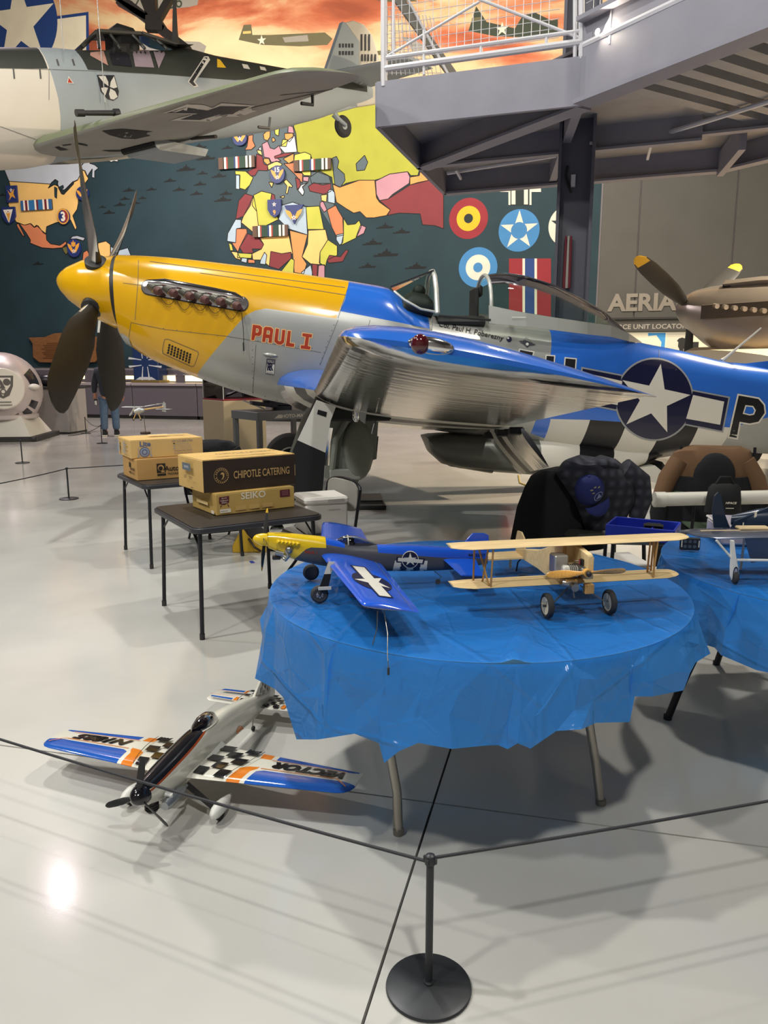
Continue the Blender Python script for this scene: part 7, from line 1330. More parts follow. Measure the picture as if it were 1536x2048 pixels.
t2 = thing('black_pouch', 'small black pouch lying in the blue tray', 'pouch', (bt_.x+.06, bt_.y+.02, zt_+.0095), R(-20)); part('body', MB().box((0, 0, .025), (.1, .12, .05), None, 0, .015), mat('bag_black'), t2, False); part('flap', MB().box((0, -.03, .052), (.1, .06, .004), None, 0, .001), m_blk, t2, False)
kq = UZ(1435, 1066, TZ+.012); t = thing('tackle_box', 'clear plastic compartment box lying on the right table beside the navy tail', 'box', (1.66, 3.49, TZ+.009), R(-7))
clr = mat('clear_plastic', (.62, .58, .66), .18, trans=.55, ior=1.2, alpha=.85); part('base', MB().box((0, 0, .042), (.25, .25, .08), None, 0, .008), clr, t, False); part('lid', MB().box((0, 0, .088), (.26, .26, .012), None, 0, .005), clr, t, False)
for x in (-.07, 0, .07): part('divider', MB().box((x, 0, .042), (.003, .23, .07)), mat('divider_grey', '#a39fa8', .4), t, False)
part('latch', MB().box((0, -.13, .07), (.05, .012, .035), None, 0, .003), clr, t, False); part('rib', MB().box((-.07, 0, .095), (.006, .24, .004)), clr, t, False); part('rib', MB().box((.07, 0, .095), (.006, .24, .004)), clr, t, False); pr = Print(); pr.lay(text2d('ORGANIZER', .07, .008), wp, TR(.0, -.09, .0945)); pr.done('lettering', t)
# ================================================================ MODEL AIRCRAFT
def model_prop(par, hubp, axd, L, n, ang0, m, tipm=None, chord=.03, name='propeller_blade', up_=None):
    axd = V(axd).normalized(); up_ = V(up_ or (0, 0, 1)); up_ = (up_-axd*up_.dot(axd)).normalized(); sd_ = axd.cross(up_)
    for k in range(n):
        a = ang0+2*math.pi*k/n; d = up_*math.cos(a)+sd_*math.sin(a); Mb = frame(hubp, axd, None, d)
        rg = blade(None, L, chord, chord, chord*.25, 0, [(.05, .35, 1.5), (.2, .6, 1.1), (.45, 1, .7), (.7, .95, .5), (.9, .8, .4), (.97, .5, .3), (1, .15, .2)], pf=lambda s: R(-(35+38*s)))
        p = part(name, MB().loft(rg), m, par); p.data.transform(Mb)
        if tipm:
            rg = blade(None, L*1.004, chord*1.06, chord, chord*.28, 0, [(.86, .84, .45), (.9, .82, .42), (.97, .52, .32), (1, .17, .22)], pf=lambda s: R(-(35+38*s))); q = part('blade_tip', MB().loft(rg), tipm, p); q.data.transform(Mb)
# ---- yellow-nosed scale model on the round table
sm_ = PF((-.466, 2.66, 0), R(10)); mt = thing('scale_model', 'blue and grey model fighter with yellow nose standing on the blue tablecloth', 'model airplane', (-.466, 2.66, 0), R(10))
MY, MBL, MG = mat('model_yellow', '#e0bd18', .25, coat=.4), mat('model_blue', '#1d55c8', .16, coat=.6), mat('model_grey', '#4b4c52', .4)
us0 = lambda px: sm_.pv(px, 1080)[0]
t_ = [(536, 1065), (545, 1064.5), (574, 1066), (652, 1074), (676, 1080), (700, 1086), (758, 1089), (830, 1090), (920, 1096), (975, 1100)]; b_ = [(536, 1093), (551, 1102), (586, 1118), (626, 1127), (700, 1140), (781, 1141), (851, 1141), (920, 1138), (975, 1127)]; w__ = [(536, .026), (560, .033), (650, .042), (760, .042), (860, .034), (920, .022), (976, .005)]
uu = [us0(536)+(us0(976)-us0(536))*i/50 for i in range(51)]; mf = MB().loft(skin(sm_, t_, b_, w__, uu, 2.6, .02, 32)); pm = lambda *p: [sm_.pv(a, b, -.035) for a, b in p]
mz = [(pm((480, 1040), (652.5, 1040), (652, 1095.5), (622, 1094.5), (612, 1098), (605, 1104), (590, 1119), (580, 1140), (480, 1140)), 1), (pm((653, 1040), (652.5, 1089), (690, 1096), (690, 1060)), 2), (pm((756, 1060), (756, 1105), (820, 1110), (883, 1116), (990, 1122), (990, 1060)), 2)]
part('fuselage', paint(mf, mz), [MG, MY, MBL], mt, ang=50); MFB = mf.bvh()
st_ = [(505.5, 1077), (508, 1072), (513, 1069), (522, 1067), (536, 1066)]; sb_ = [(505.5, 1078.5), (508, 1083), (513, 1087), (522, 1091), (535, 1092.5)]; a, b = [sm_.pv(*p) for p in st_], [sm_.pv(*p) for p in sb_]
part('spinner', MB().loft([sect(u, max(interp(a, u), interp(b, u)+.001), interp(b, u), max(.001, (interp(a, u)-interp(b, u))/2), 24, 2) for u in [a[0][0]+(a[-1][0]-a[0][0]-.002)*(i/12)**1.5 for i in range(13)]]), MY, mt)
hubm = sm_.p3(529, 1079.5); model_prop(mt, hubm, (1, 0, -.12), .112, 4, R(-8), mat('blade_black'), mat('tip_yellow'), .024)
for i in range(6): part('exhaust_stub', MB().tube([sm_.p3(556+i*7.6, 1082+i*.9, -.036), sm_.p3(559+i*7.6, 1086+i*.9, -.046)], .0075, 8), MY, mt)
pw = PixWrap(sm_, MFB, 5, .0008, .08); pw.line([(585, 1066.5), (549, 1067)], mat('model_line', '#9c8212', .5), .8); pw.text('PAUL I', (622, 1104.5), (1, .06), 24, 5.5, mat('letter_red'), .02); pw.text('4475007', (953, 1110), (1, .02), 34, 6, BLK, .01); pw.done('lettering', mt)
pw = PixWrap(sm_, MFB, 5, .0008, .08)
for i, m in enumerate((WHT, NAV, WHT, NAV, WHT)): pw.poly([(790+i*13, 1121), (803+i*13, 1121.5), (801+i*13, 1142.5), (785+i*13.4, 1141)][:4], m, 0)
pw.done('invasion_stripes', mt); pw = PixWrap(sm_, MFB, 5, .0016, .08); pw.poly([(793, 1113), (850, 1117), (847, 1128), (792, 1124)], NAV); pw.poly(circ(17, 30, (820, 1119)), WHT, .0003); pw.poly(circ(15.6, 30, (820, 1119)), NAV, .0003); pw.poly([(796, 1115), (846, 1119), (844, 1126), (795, 1122)], WHT, .0003); pw.poly(star(13.5, (820, 1119), -math.pi/2), WHT, .0003); pw.done('star_insignia', mt)
# canopy with pilot
cgl = glassy('model_canopy', (.5, .52, .55), .05, .9); rg = []
for px, yt, yb, w_ in ((672, 1080, 1081, .003), (682, 1074, 1085, .018), (695, 1070.5, 1087, .026), (712, 1072.5, 1088, .028), (732, 1079, 1089, .022), (757, 1089, 1091, .003)):
    u, zt = sm_.pv(px, yt); zb = sm_.pv(px, yb)[1]; rg.append([(u, -w_*math.cos(math.pi*j/12), zb+(zt-zb)*math.sin(math.pi*j/12)) for j in range(13)])
part('canopy', MB().loft(rg, cap=False, closed=False), cgl, mt); part('canopy_frame', MB().tube([V(p) for p in rg[2]], .0025, 6), fr_m, mt); part('windshield_frame', MB().tube([V(rg[0][6]), V(rg[2][4])], .0018, 6), fr_m, mt); part('pilot_head', MB().ball(sm_.p3(702, 1079, 0), (.012, .011, .013), 12, 8), mat('gun_black'), mt); part('pilot_shoulders', MB().ball(sm_.p3(704, 1087, 0), (.012, .02, .01), 12, 8), mat('gun_black'), mt)
# wings, tail
L0, T0, L1_, T1_ = sm_.p3(643, 1112, -.04), sm_.p3(762, 1127, -.04), sm_.p3(722, 1208, -.585), sm_.p3(838, 1222, -.585)
def msec(k, th, f=1.): a, b = L0.lerp(L1_, k), T0.lerp(T1_, k); c = a.lerp(b, .5); return airfoil(c+(a-c)*f, c+(b-c)*f, th, n=10, camber=.01)
S = [msec(k, .14-.02*k) for k in (-.05, .15, .3, .45, .6, .75, .9, 1)]+[msec(1.02, .09, .97), msec(1.03, .04, .93)]; mw = MB().loft(S); n = len(S[0])
mw.m = [1 if min(i % n for i in f) >= 10 and len(f) == 4 else 0 for f in mw.f]
part('wing', mw, [MBL, mat('model_tan', '#a09684', .5)], mt, ang=50); part('wing', MB().loft([[V((p.x, -p.y, p.z)) for p in q] for q in S]), MBL, mt, ang=50)
pw = PixWrap(sm_, mw.bvh(), 6, .0008, .08); A = lambda pts: [(743.5+x*37*.99+y*24*.68, 1164+x*37*.13+y*24*.75) for x, y in pts]
pw.poly(A(circ(1, 36)), NAV); pw.poly(A([(-.42, -1.75), (.42, -1.75), (.42, 1.75), (-.42, 1.75)]), NAV, 0); pw.off += .0004; pw.poly(A([(-.32, -1.65), (.32, -1.65), (.32, -.3), (-.32, -.3)]), WHT, 0); pw.poly(A([(-.32, 1.65), (.32, 1.65), (.32, .3), (-.32, .3)]), WHT, 0); pw.off += .0003; pw.poly(A(star(.95, (0, 0), math.pi)), WHT, 0); pw.done('wing_star', mt)
pw = PixWrap(sm_, mw.bvh(), 6, .0008, .08); pw.line([(738, 1108), (826, 1221)], LIN, .8); pw.done('aileron_line', mt)
L0s, T0s, L1s, T1s = sm_.p3(884, 1117, -.015), sm_.p3(952, 1119, -.015), sm_.p3(922, 1151, -.175), sm_.p3(966, 1152, -.175)
for s in (1, -1): part('tailplane', MB().loft([[V((p.x, p.y*s, p.z)) for p in airfoil(a, b, .07, n=6, camber=0)] for a, b in ((L0s, T0s), (L1s, T1s))]), MBL, mt)
part('fin', MB().prism([sm_.pv(*p) for p in ((918, 1099), (934, 1078), (945, 1066), (968, 1066), (977, 1070), (979, 1100), (972, 1118))], -.004, .004, frame((0, 0, 0), (1, 0, 0), (0, 0, 1))), MBL, mt, False, bevel=.002)
# undercarriage
for v, pxc, pyc in ((-.16, 639, 1190), (.13, 622, 1147)):
    wq_ = sm_.p3(pxc, pyc, v); wq_.z = TZ+.006+.031; Mw = frame(wq_, (1, 0, 0), None, (0, -1 if v < 0 else 1, 0)); wh = part('wheel', MB().lathe([(.012, -.011), (.024, -.012), (.030, -.007), (.031, 0), (.030, .007), (.024, .012), (.012, .011)], Mw, 28), mat('rubber_grey', '#3a3a3c', .7), mt)
    part('hub', MB().lathe([(.004, .013), (.012, .0125), (.013, .008)], Mw, 20), mat('hub_grey', '#9a9ca2', .35, metal=.3), wh)
    for k in range(6): part('spoke', MB().tube([(.004, 0, .0135), (.0115, 0, .0132)], .0014, 5, M=Mw @ Matrix.Rotation(k*math.pi/3, 4, 'Z')), mat('gun_black'), wh)
    tp_ = V((wq_.x+.035, v*.95, wq_.z+.11)); part('gear_leg', MB().tube([wq_+V((0, -.014 if v < 0 else .014, 0)), wq_.lerp(tp_, .5)+V((0, -.012 if v < 0 else .012, 0)), tp_], .0045, 8), mat('gun_black'), mt)
    if v < 0:
        o_ = -.024; k_ = lambda t: wq_.lerp(tp_, t)+V((.004, o_, 0)); 
        for t0, t1, w0, w1, m in ((.22, .68, .016, .012, BLK), (.68, 1.05, .012, .010, WHT)): part('gear_cover', MB().loft([[k_(t)+V((dx*w_, dy, 0)) for dx, dy in ((-1, 0), (1, 0), (1, .003), (-1, .003))] for t, w_ in ((t0, w0), (t1, w1))]), m, mt, False)
        part('gear_cover_tip', MB().box(tuple(k_(.24)+V((.004, -.002, 0))), (.045, .002, .012), None, 0, .0008), WHT, mt, False)
part('muffler', MB().tube([sm_.p3(551, 1104, -.02), sm_.p3(567, 1108, -.02)], .011, 14), mat('muffler_silver', '#9fa3a5', .3, metal=.8), mt); part('exhaust_pipe', MB().tube([sm_.p3(572, 1100, -.045), sm_.p3(578, 1112, -.05), sm_.p3(571, 1120, -.04), sm_.p3(564, 1114, -.02)], .006, 10), mat('muffler_silver'), mt); part('cylinder_head', MB().ball(sm_.p3(578, 1100, -.04), (.014, .012, .014), 12, 8), mat('muffler_silver'), mt); part('engine_mount', MB().box(tuple(sm_.p3(553, 1115, -.01)), (.03, .02, .014), None, 0, .003), mat('gun_black'), mt, False)
tw_ = sm_.p3(876, 1157, 0); tw_.z = TZ+.013; part('tail_wheel', MB().lathe([(.004, -.004), (.009, -.005), (.010, 0), (.009, .005), (.004, .004)], frame(tw_, (1, 0, 0), None, (0, 1, 0)), 18), mat('rubber_grey'), mt); part('tail_wire', MB().tube([tw_, tw_+V((.012, 0, .02)), sm_.p3(868, 1142, 0)], .0015, 6), mat('wire_steel'), mt)
for (px, py, e) in ((755, 1221, [UZ(745, 1289, TZ+.012)]), (768, 1221, [UZ(775, 1312, TZ+.012), UZ(776, 1319, TZ+.006)+V((0, -.012, 0)), UZ(776, 1319, TZ+.006)+V((.001, -.016, -.018))])):
    a = sm_.p3(px, py, -.575); pts = [a]+[sm_.I @ q for q in e]; mid = a.lerp(pts[1], .5)+V((.006, 0, -.004)); part('lead_wire', MB().tube([pts[0], mid]+pts[1:], .0014, 6), mat('wire_steel'), mt)
    if len(e) > 1: part('lead_connector', MB().tube([pts[-1], pts[-1]+V((0, 0, -.02))], .0035, 8), mat('gun_black'), mt)
# ---- balsa biplane
bo = V((.632, 2.40, TZ+.006)); bp_ = thing('biplane_model', 'bare balsa biplane model with wooden propeller on the blue tablecloth', 'model airplane', bo, R(101))
BAL = mat('balsa_sheet', '#dcc18e', .6, vary=(9, .10), stretch=(6, 1, 6)); BALd = mat('balsa_dark', '#b98d50', .55, vary=(9, .1)); 
def bwing(z, u0, c, half, tip):
    S = [airfoil((u0+du, v, z+.03*0), (u0+c-du*.3, v, z), .10, n=8, camber=.02) for v, du in ((-half, .035), (-half+.02, .018), (-half+.06, .002), (0, 0), (half-.06, .002), (half-.02, .018), (half, .035))]; return MB().loft(S)
part('upper_wing', bwing(.232, .02, .115, .415, 0), BAL, bp_, ang=50); part('lower_wing', bwing(.098, .04, .115, .40, 0), BAL, bp_, ang=50)
part('fuselage', MB().loft([[(u, v*w_, z0+(z1-z0)*k) for v, k in ((-1, 0), (1, 0), (1, 1), (-1, 1))] for u, w_, z0, z1 in ((.07, .034, .082, .222), (.10, .034, .080, .220), (.17, .032, .082, .195), (.30, .024, .082, .150), (.55, .009, .068, .095))]), BAL, bp_, False, bevel=.003)
part('cowl_cheek', MB().loft([[(u, -.012-v*w_, z0+(z1-z0)*k) for v, k in ((-.2, 0), (1, 0), (1, .85), (.7, 1), (-.2, 1))] for u, w_, z0, z1 in ((-.034, .016, .132, .205), (-.028, .02, .13, .212), (.02, .022, .12, .216), (.08, .022, .10, .222))]), BAL, bp_, False, bevel=.003); part('cheek_block', MB().box((-.024, -.02, .098), (.022, .03, .032), None, 0, .002), BALd, bp_, False)
part('cockpit_ring', MB().tube([(.13+.018*math.cos(a), -.02+.02*math.sin(a)-.01, .195) for a in [2*math.pi*i/14 for i in range(14)]], .004, 6, closed=True), mat('leather_dark', '#3d2a22', .7), bp_)
part('fuel_tank', MB().box((.03, .062, .172), (.05, .046, .062), None, 0, .004), mat('tank_tin', '#a9a59c', .3, metal=.6), bp_, False); pr = Print(); M_ = frame((.0, .0, .183), (1, 0, 0), (0, 0, 1)) @ TR(0, 0, 0); M_ = frame((-.008, .0075, .183), (-1, 0, 0), (0, 0, 1)); pr.lay(poly2d(rect(-.006, -.008, .006, .008)), mat('emblem_red', '#8d1f2c', .5), M_ @ TR(0, 0, .0)); pr.lay(text2d('2', H=.008), wp, M_ @ TR(0, 0, .0005)); pr.done('red_emblem', bp_)
eng = mat('engine_alu', '#8c8a85', .3, metal=.85); part('crankcase', MB().tube([(-.035, 0, .155), (.0, 0, .155), (.035, 0, .15)], [.012, .019, .02], 16), eng, bp_); part('cylinder', MB().lathe([(.018, 0), (.018, .05), (.012, .055)], frame((.0, .01, .15), (1, 0, 0), None, (0, 1, .12)), 18), mat('cylinder_white', '#cbc8bf', .35, metal=.2), bp_)
for k in range(4): part('cooling_fin', MB().lathe([(.022, -.0012), (.022, .0012)], frame((.0, .022+k*.007, .152+k*.0008), (1, 0, 0), None, (0, 1, .12)), 20), eng, bp_)
part('carburettor', MB().tube([(.0, -.006, .17), (.0, -.006, .19)], .009, 12), mat('gun_black'), bp_); part('needle_valve', MB().tube([(.0, -.02, .18), (.0, .02, .185)], .002, 6), eng, bp_); part('muffler', MB().tube([(-.01, .012, .105), (.01, .055, .112)], .012, 14), mat('tank_tin'), bp_); part('exhaust_stub', MB().tube([(-.03, .028, .104), (.02, .028, .106)], .013, 14), eng, bp_); part('engine_mount', MB().box((.02, .02, .118), (.05, .06, .018), None, 0, .003), BALd, bp_, False); part('spring_clip', MB().tube([(-.02, .03, .09), (-.025, .028, .07)], .002, 6), eng, bp_)
wd_ = mat('prop_wood', '#cf9a4d', .3, coat=.5, vary=(20, .12), stretch=(1, 8, 8)); model_prop(bp_, V((-.045, 0, .157)), (1, 0, 0), .135, 2, R(90), wd_, None, .026); part('prop_hub', MB().lathe([(.013, -.008), (.014, 0), (.013, .010)], frame((-.046, 0, .157), (0, 1, 0), None, (-1, 0, 0)), 20), wd_, bp_); part('prop_nut', MB().lathe([(.0085, .0), (.0085, .012), (.005, .016), (.0, .016)], frame((-.054, 0, .157), (0, 1, 0), None, (-1, 0, 0)), 16), mat('gun_black'), bp_)
for s in (-1, 1):
    v = s*.285
    for a, b in (((.045, v, .103), (.03, v, .232)), ((.10, v+s*.01, .103), (.075, v, .232)), ((.05, v+s*.005, .105), (.10, v+s*.03, .232)), ((.12, v+s*.035, .103), (.115, v+s*.035, .232))): part('wing_strut', MB().tube([a, b], .0032, 6), BALd, bp_)
    part('cabane_strut', MB().box((.07, s*.026, .21), (.02, .006, .05)), BALd, bp_, False)
    wc_ = V((0, s*.108, .041)); part('gear_wire', MB().tube([(.035, s*.018, .092), (.004, s*.088, .045), (0, s*.118, .041)], .0022, 8), mat('wire_steel'), bp_)
    Mw = frame(wc_, (1, 0, 0), None, (.18*0, s, 0)); wh = part('wheel', MB().lathe([(.028, -.008), (.034, -.0105), (.040, -.007), (.0415, 0), (.040, .007), (.034, .0105), (.028, .008)], Mw, 36, cap=False), mat('rubber'), bp_); part('wheel_disc', MB().lathe([(.0, .004), (.02, .006), (.029, .0085), (.029, -.0085), (.02, -.006), (0, -.004)], Mw, 32, cap=False), mat('disc_cream', '#d9d2bb', .5), wh)
    for k in range(3): part('rib', MB().tube([(.005, 0, .0065), (.026, 0, .009)], .0016, 5, M=Mw @ Matrix.Rotation(k*2*math.pi/3, 4, 'Z')), mat('disc_cream'), wh)
    part('hub', MB().tube([(0, 0, .0), (0, 0, .014)], .004, 8, M=Mw), mat('gun_black'), wh)
part('tailplane', MB().prism([(.46, -.15), (.46, .15), (.50, .16), (.56, .15), (.57, 0), (.56, -.15), (.50, -.16)], .076, .082), BAL, bp_, False); part('fin', MB().prism([(.47, .08), (.49, .15), (.52, .168), (.56, .165), (.575, .13), (.57, .07)], -.003, .003, frame((0, 0, 0), (1, 0, 0), (0, 0, 1))), BAL, bp_, False); part('tail_skid', MB().tube([(.50, 0, .075), (.55, 0, .04), (.565, 0, .0)], .003, 6), mat('leather_dark'), bp_); part('tail_brace', MB().box((.50, .05, .055), (.012, .006, .045), TR(rx=0)), BAL, bp_, False)
# ---- navy model on the right hand table, cut by the frame
NVY = mat('model_navy', '#18293f', .3, coat=.3); FILM = mat('film_silver', '#5c6270', .18, metal=.3, coat=.5, alpha=.82); GW = mat('gear_white', '#d5d5cf', .35)
n0 = V((1.30, 2.78, 0)); nt_ = thing('navy_model', 'navy model plane with clear film wing and white gear, cut by the right edge', 'model airplane', (1.30, 2.78, TZ+.006), 0)
part('wing', MB().loft([airfoil((x, y0, .172+z), (x, y0+c, .148+z), .07, n=8, camber=.03) for x, y0, c, z in ((-.14, .09, .10, .0), (-.12, .03, .22, .0), (-.06, .005, .27, 0), (.2, 0, .28, .004), (.75, 0, .28, .012))]), FILM, nt_, ang=50)
part('wing_spar', MB().tube([(-.09, .10, .176), (.75, .10, .186)], .006, 8), mat('spar_tan', '#b7a27c', .6), nt_); part('battery_pack', MB().box((.12, .12, .186), (.12, .05, .012), None, 0, .004), mat('spar_tan'), nt_, False)
fl = V((.0, 0, .0)); part('gear_leg', MB().loft([[(cx_+w_*dx, -.0+.012*dy, z) for dx, dy in ((-1, 0), (-.5, -1), (.5, -1), (1, 0), (.5, 1), (-.5, 1))] for cx_, w_, z in ((-.012, .007, .165), (-.006, .010, .125), (.0, .013, .09), (.005, .017, .06), (.008, .017, .03), (.008, .009, .008))]), GW, nt_, False)
part('wheel', MB().lathe([(.0, -.009), (.018, -.009), (.024, -.004), (.024, .004), (.018, .009), (0, .009)], frame((.007, -.008, .025), (0, 1, .1), None, (1, 0, 0)), 24), mat('rubber'), nt_); pr = Print(); pr.lay(poly2d([(.010*math.cos(a), .028*math.sin(a)) for a in [2*math.pi*i/24 for i in range(24)]]), NAV, frame((.006, -.0128, .040), (1, 0, 0), (0, 0, 1))); pr.lay(poly2d([(.007*math.cos(a), .022*math.sin(a)) for a in [2*math.pi*i/24 for i in range(24)]]), mat('print_blue2'), frame((.006, -.0130, .040), (1, 0, 0), (0, 0, 1))); pr.done('wheel_print', nt_)
part('gear_brace', MB().tube([(-.07, 0, .165), (.0, 0, .088)], .0045, 8), GW, nt_); part('axle_rod', MB().tube([(.01, 0, .09), (.40, 0, .085)], .0055, 8), GW, nt_)
part('fuselage', MB().loft([[(x+.01*math.cos(a), .26+w_*math.cos(a), z+h_*math.sin(a)) for a in [2*math.pi*j/20 for j in range(20)]] for x, w_, h_, z in ((.10, .015, .02, .19), (.2, .035, .045, .19), (.4, .06, .07, .19), (.75, .07, .08, .19))]), NVY, nt_)
part('fin', MB().prism([(.035, .155), (.022, .23), (.025, .285), (.04, .303), (.052, .29), (.075, .21), (.10, .155)], -.006, .006, frame((0, .27, 0), (1, 0, 0), (0, 0, 1))), NVY, nt_, False, bevel=.003); part('tail_slab', MB().prism([(.085, .14), (.10, .19), (.30, .275), (.34, .24), (.30, .14)], -.006, .006, frame((0, .24, 0), (1, 0, 0), (0, 0, 1))), NVY, nt_, False, bevel=.003); pr = Print()
pr.lay(poly2d(rect(.11, .155, .16, .162)), wp, frame((0, .232, 0), (1, 0, 0), (0, 0, 1))); pr.lay(poly2d(rect(.132, .15, .137, .185)), wp, frame((0, .232, 0), (1, 0, 0), (0, 0, 1))); pr.lay(poly2d(rect(.175, .20, .185, .23)), wp, frame((0, .232, 0), (1, 0, 0), (0, 0, 1))); pr.done('tail_print', nt_); part('rear_leg', MB().tube([(.13, .2, .15), (.125, .2, .0)], .005, 8), GW, nt_); part('ventral_fin', MB().prism([(.16, .03), (.12, .15), (.42, .15), (.42, .02), (.3, .06)], -.004, .004, frame((0, .19, 0), (1, 0, 0), (0, 0, 1))), mat('film_grey', '#8b95a5', .3), nt_, False)
pp = V((1.345, 3.30, TZ+.008)); t = thing('socket_panel', 'small black panel with six round sockets standing on the right table', 'panel', pp, R(-8)); part('plate', MB().box((0, 0, .028), (.085, .016, .056), None, 0, .004), mat('gun_black'), t, False)
for i in range(3):
    for j in range(2): part('socket', MB().lathe([(.0055, 0), (.0075, .0), (.0075, .003), (.0055, .003)], frame((-.022+i*.02, -.008, .018+j*.022), (1, 0, 0), None, (0, -1, 0)), 14), mat('wire_steel'), t)
for s in (-1, 1): part('bracket', MB().box((s*.036, -.009, .03), (.004, .003, .03)), wp, t, False)
# ---- blue, white and orange stunt model on the floor
vf = PF((-.70, 2.605, 0), R(74.2)); vt = thing('stunt_model', 'blue, white and orange stunt model plane with checker trim standing on the floor', 'model airplane', (-.70, 2.605, 0), R(74.2))
VW, VB, VO, VK = mat('film_white', '#d9d6c8', .18, coat=.5), mat('film_blue', '#1f57b0', .14, coat=.6), mat('film_orange', '#d97a22', .18, coat=.5), mat('film_black', '#131318', .14, coat=.6)
vst = [(-.322, .212, .140, .030), (-.29, .216, .122, .036), (-.22, .222, .105, .043), (-.10, .232, .095, .048), (.0, .238, .092, .048), (.10, .234, .090, .045), (.25, .220, .072, .037), (.42, .182, .062, .027), (.58, .135, .055, .016), (.72, .10, .062, .005)]
cols = [[(a, c) for a, c in zip([s[0] for s in vst], [s[k] for s in vst])] for k in (1, 2, 3)]; us__ = [-.322+1.042*i/48 for i in range(49)]
vfu = MB().loft([sect(u, smo(cols[0], u, .03), smo(cols[1], u, .03), smo(cols[2], u, .03), 32, 2.7) for u in us__]); VFB = vfu.bvh()
vz = [([(-.40, .208), (-.30, .195), (-.20, .205), (-.05, .219), (.03, .228), (.03, .27), (-.40, .27)], 1), ([(-.34, .188), (-.30, .188), (-.20, .198), (-.05, .212), (.05, .224), (.03, .228), (-.05, .219), (-.20, .205), (-.30, .195), (-.34, .195)], 2), ([(-.34, .14), (-.27, .12), (-.12, .12), (.1, .10), (.1, .05), (-.34, .05)], 3)]
part('fuselage', paint(vfu, [vz[0], vz[1]]), [VW, VK, mat('trim_rust', '#a5491f', .25), mat('film_grey2', '#b9b7ac', .3)], vt, ang=50)
pw = PixWrap(vf, VFB, 6, .0008, .1); pw.poly([(480.5+8.2*math.cos(a), 1468+17*math.sin(a)) for a in [2*math.pi*i/30 for i in range(30)]], VO); pw.poly([(473, 1468), (488, 1459), (489, 1471), (473, 1480)], VW); pw.text('Gulf', (481, 1469.5), (1, -.55), 15, 9, NAV, .03, ang=80); pw.done('round_logo', vt)
# canopy and pilot
rg = []
for u, w_, zt in ((.0, .004, .238), (.03, .026, .252), (.07, .034, .266), (.11, .033, .266), (.15, .024, .25), (.175, .004, .226)):
    zb = smo(cols[0], u, .03)-.012; rg.append([(u, -w_*math.cos(math.pi*j/12), zb+(zt-zb)*math.sin(math.pi*j/12)) for j in range(13)])
part('canopy', MB().loft(rg, cap=False, closed=False), glassy('stunt_canopy', (.45, .45, .5), .04, .9), vt); part('canopy_rim', MB().tube([V(q[0])+V((0, -.001, .003)) for q in rg]+[V(q[-1])+V((0, .001, .003)) for q in rg[::-1]], .003, 6, closed=True), VW, vt); part('cockpit_tub', MB().loft([[(u, w_*math.cos(a), smo(cols[0], u, .03)-.002+.006*math.sin(a)) for a in [2*math.pi*j/16 for j in range(16)]] for u, w_ in ((.015, .01), (.05, .027), (.12, .028), (.16, .01))]), VK, vt)
part('pilot_head', MB().ball((.105, 0, .252), (.010, .009, .012), 12, 8), mat('doll_skin', '#a8796a', .5), vt); part('pilot_hair', MB().ball((.109, 0, .255), (.010, .010, .012), 12, 8), mat('doll_hair', '#3a2520', .7), vt); part('pilot_torso', MB().ball((.107, 0, .234), (.012, .018, .014), 12, 8), mat('doll_torso', '#5a3a3a', .7), vt)
# wings: lay the pattern in the photo's own outline
zr = lambda v: .122
def vsec(v, le, te, th=.10, f=1.): z = zr(v); c = (le+te)/2; return airfoil((c+(le-c)*f, v, z-.073*(c+(le-c)*f)), (c+(te-c)*f, v, z-.073*(c+(te-c)*f)), th, n=10, camber=0)
def vwing(s):
    q = [vsec(s*.03, -.125, .150), vsec(s*.10, -.118, .146), vsec(s*.25, -.102, .133), vsec(s*.40, -.087, .120), vsec(s*.575, -.068, .103), vsec(s*.600, -.060, .101, .09), vsec(s*.618, -.040, .098, .08), vsec(s*.626, -.015, .095, .05)]; return MB().loft(q)
vwR, vwL = vwing(-1), vwing(1); 
lE = lambda v: -.117+.0945*(v-.03); tE = lambda v: .152-.086*(v-.03)
def vzones(s):
    F = lambda pts, m: ([(u, s*v) for u, v in pts], m)
    return [F([(-.16, .245), (-.16, .66), (-.010, .64), (.004, .585), (-.010, .285), (-.024, .262)], 1), F([(-.16, .180), (-.16, .228), (-.030, .243), (-.006, .258), (.012, .262), (.004, .222), (-.016, .198)], 2),
            F([(.092, .290), (.2, .285), (.2, .62), (.090, .61), (.084, .585)], 1), F([(.088, .225), (.2, .215), (.2, .265), (.088, .270)], 2)]
vsk = [VW, VB, VO]; part('wing', paint(vwR, vzones(-1), ax=(0, 1)), vsk, vt, ang=50); part('wing', paint(vwL, vzones(1), ax=(0, 1)), vsk, vt, ang=50)
UV = lambda pts, s: [(u, s*v) for u, v in pts]
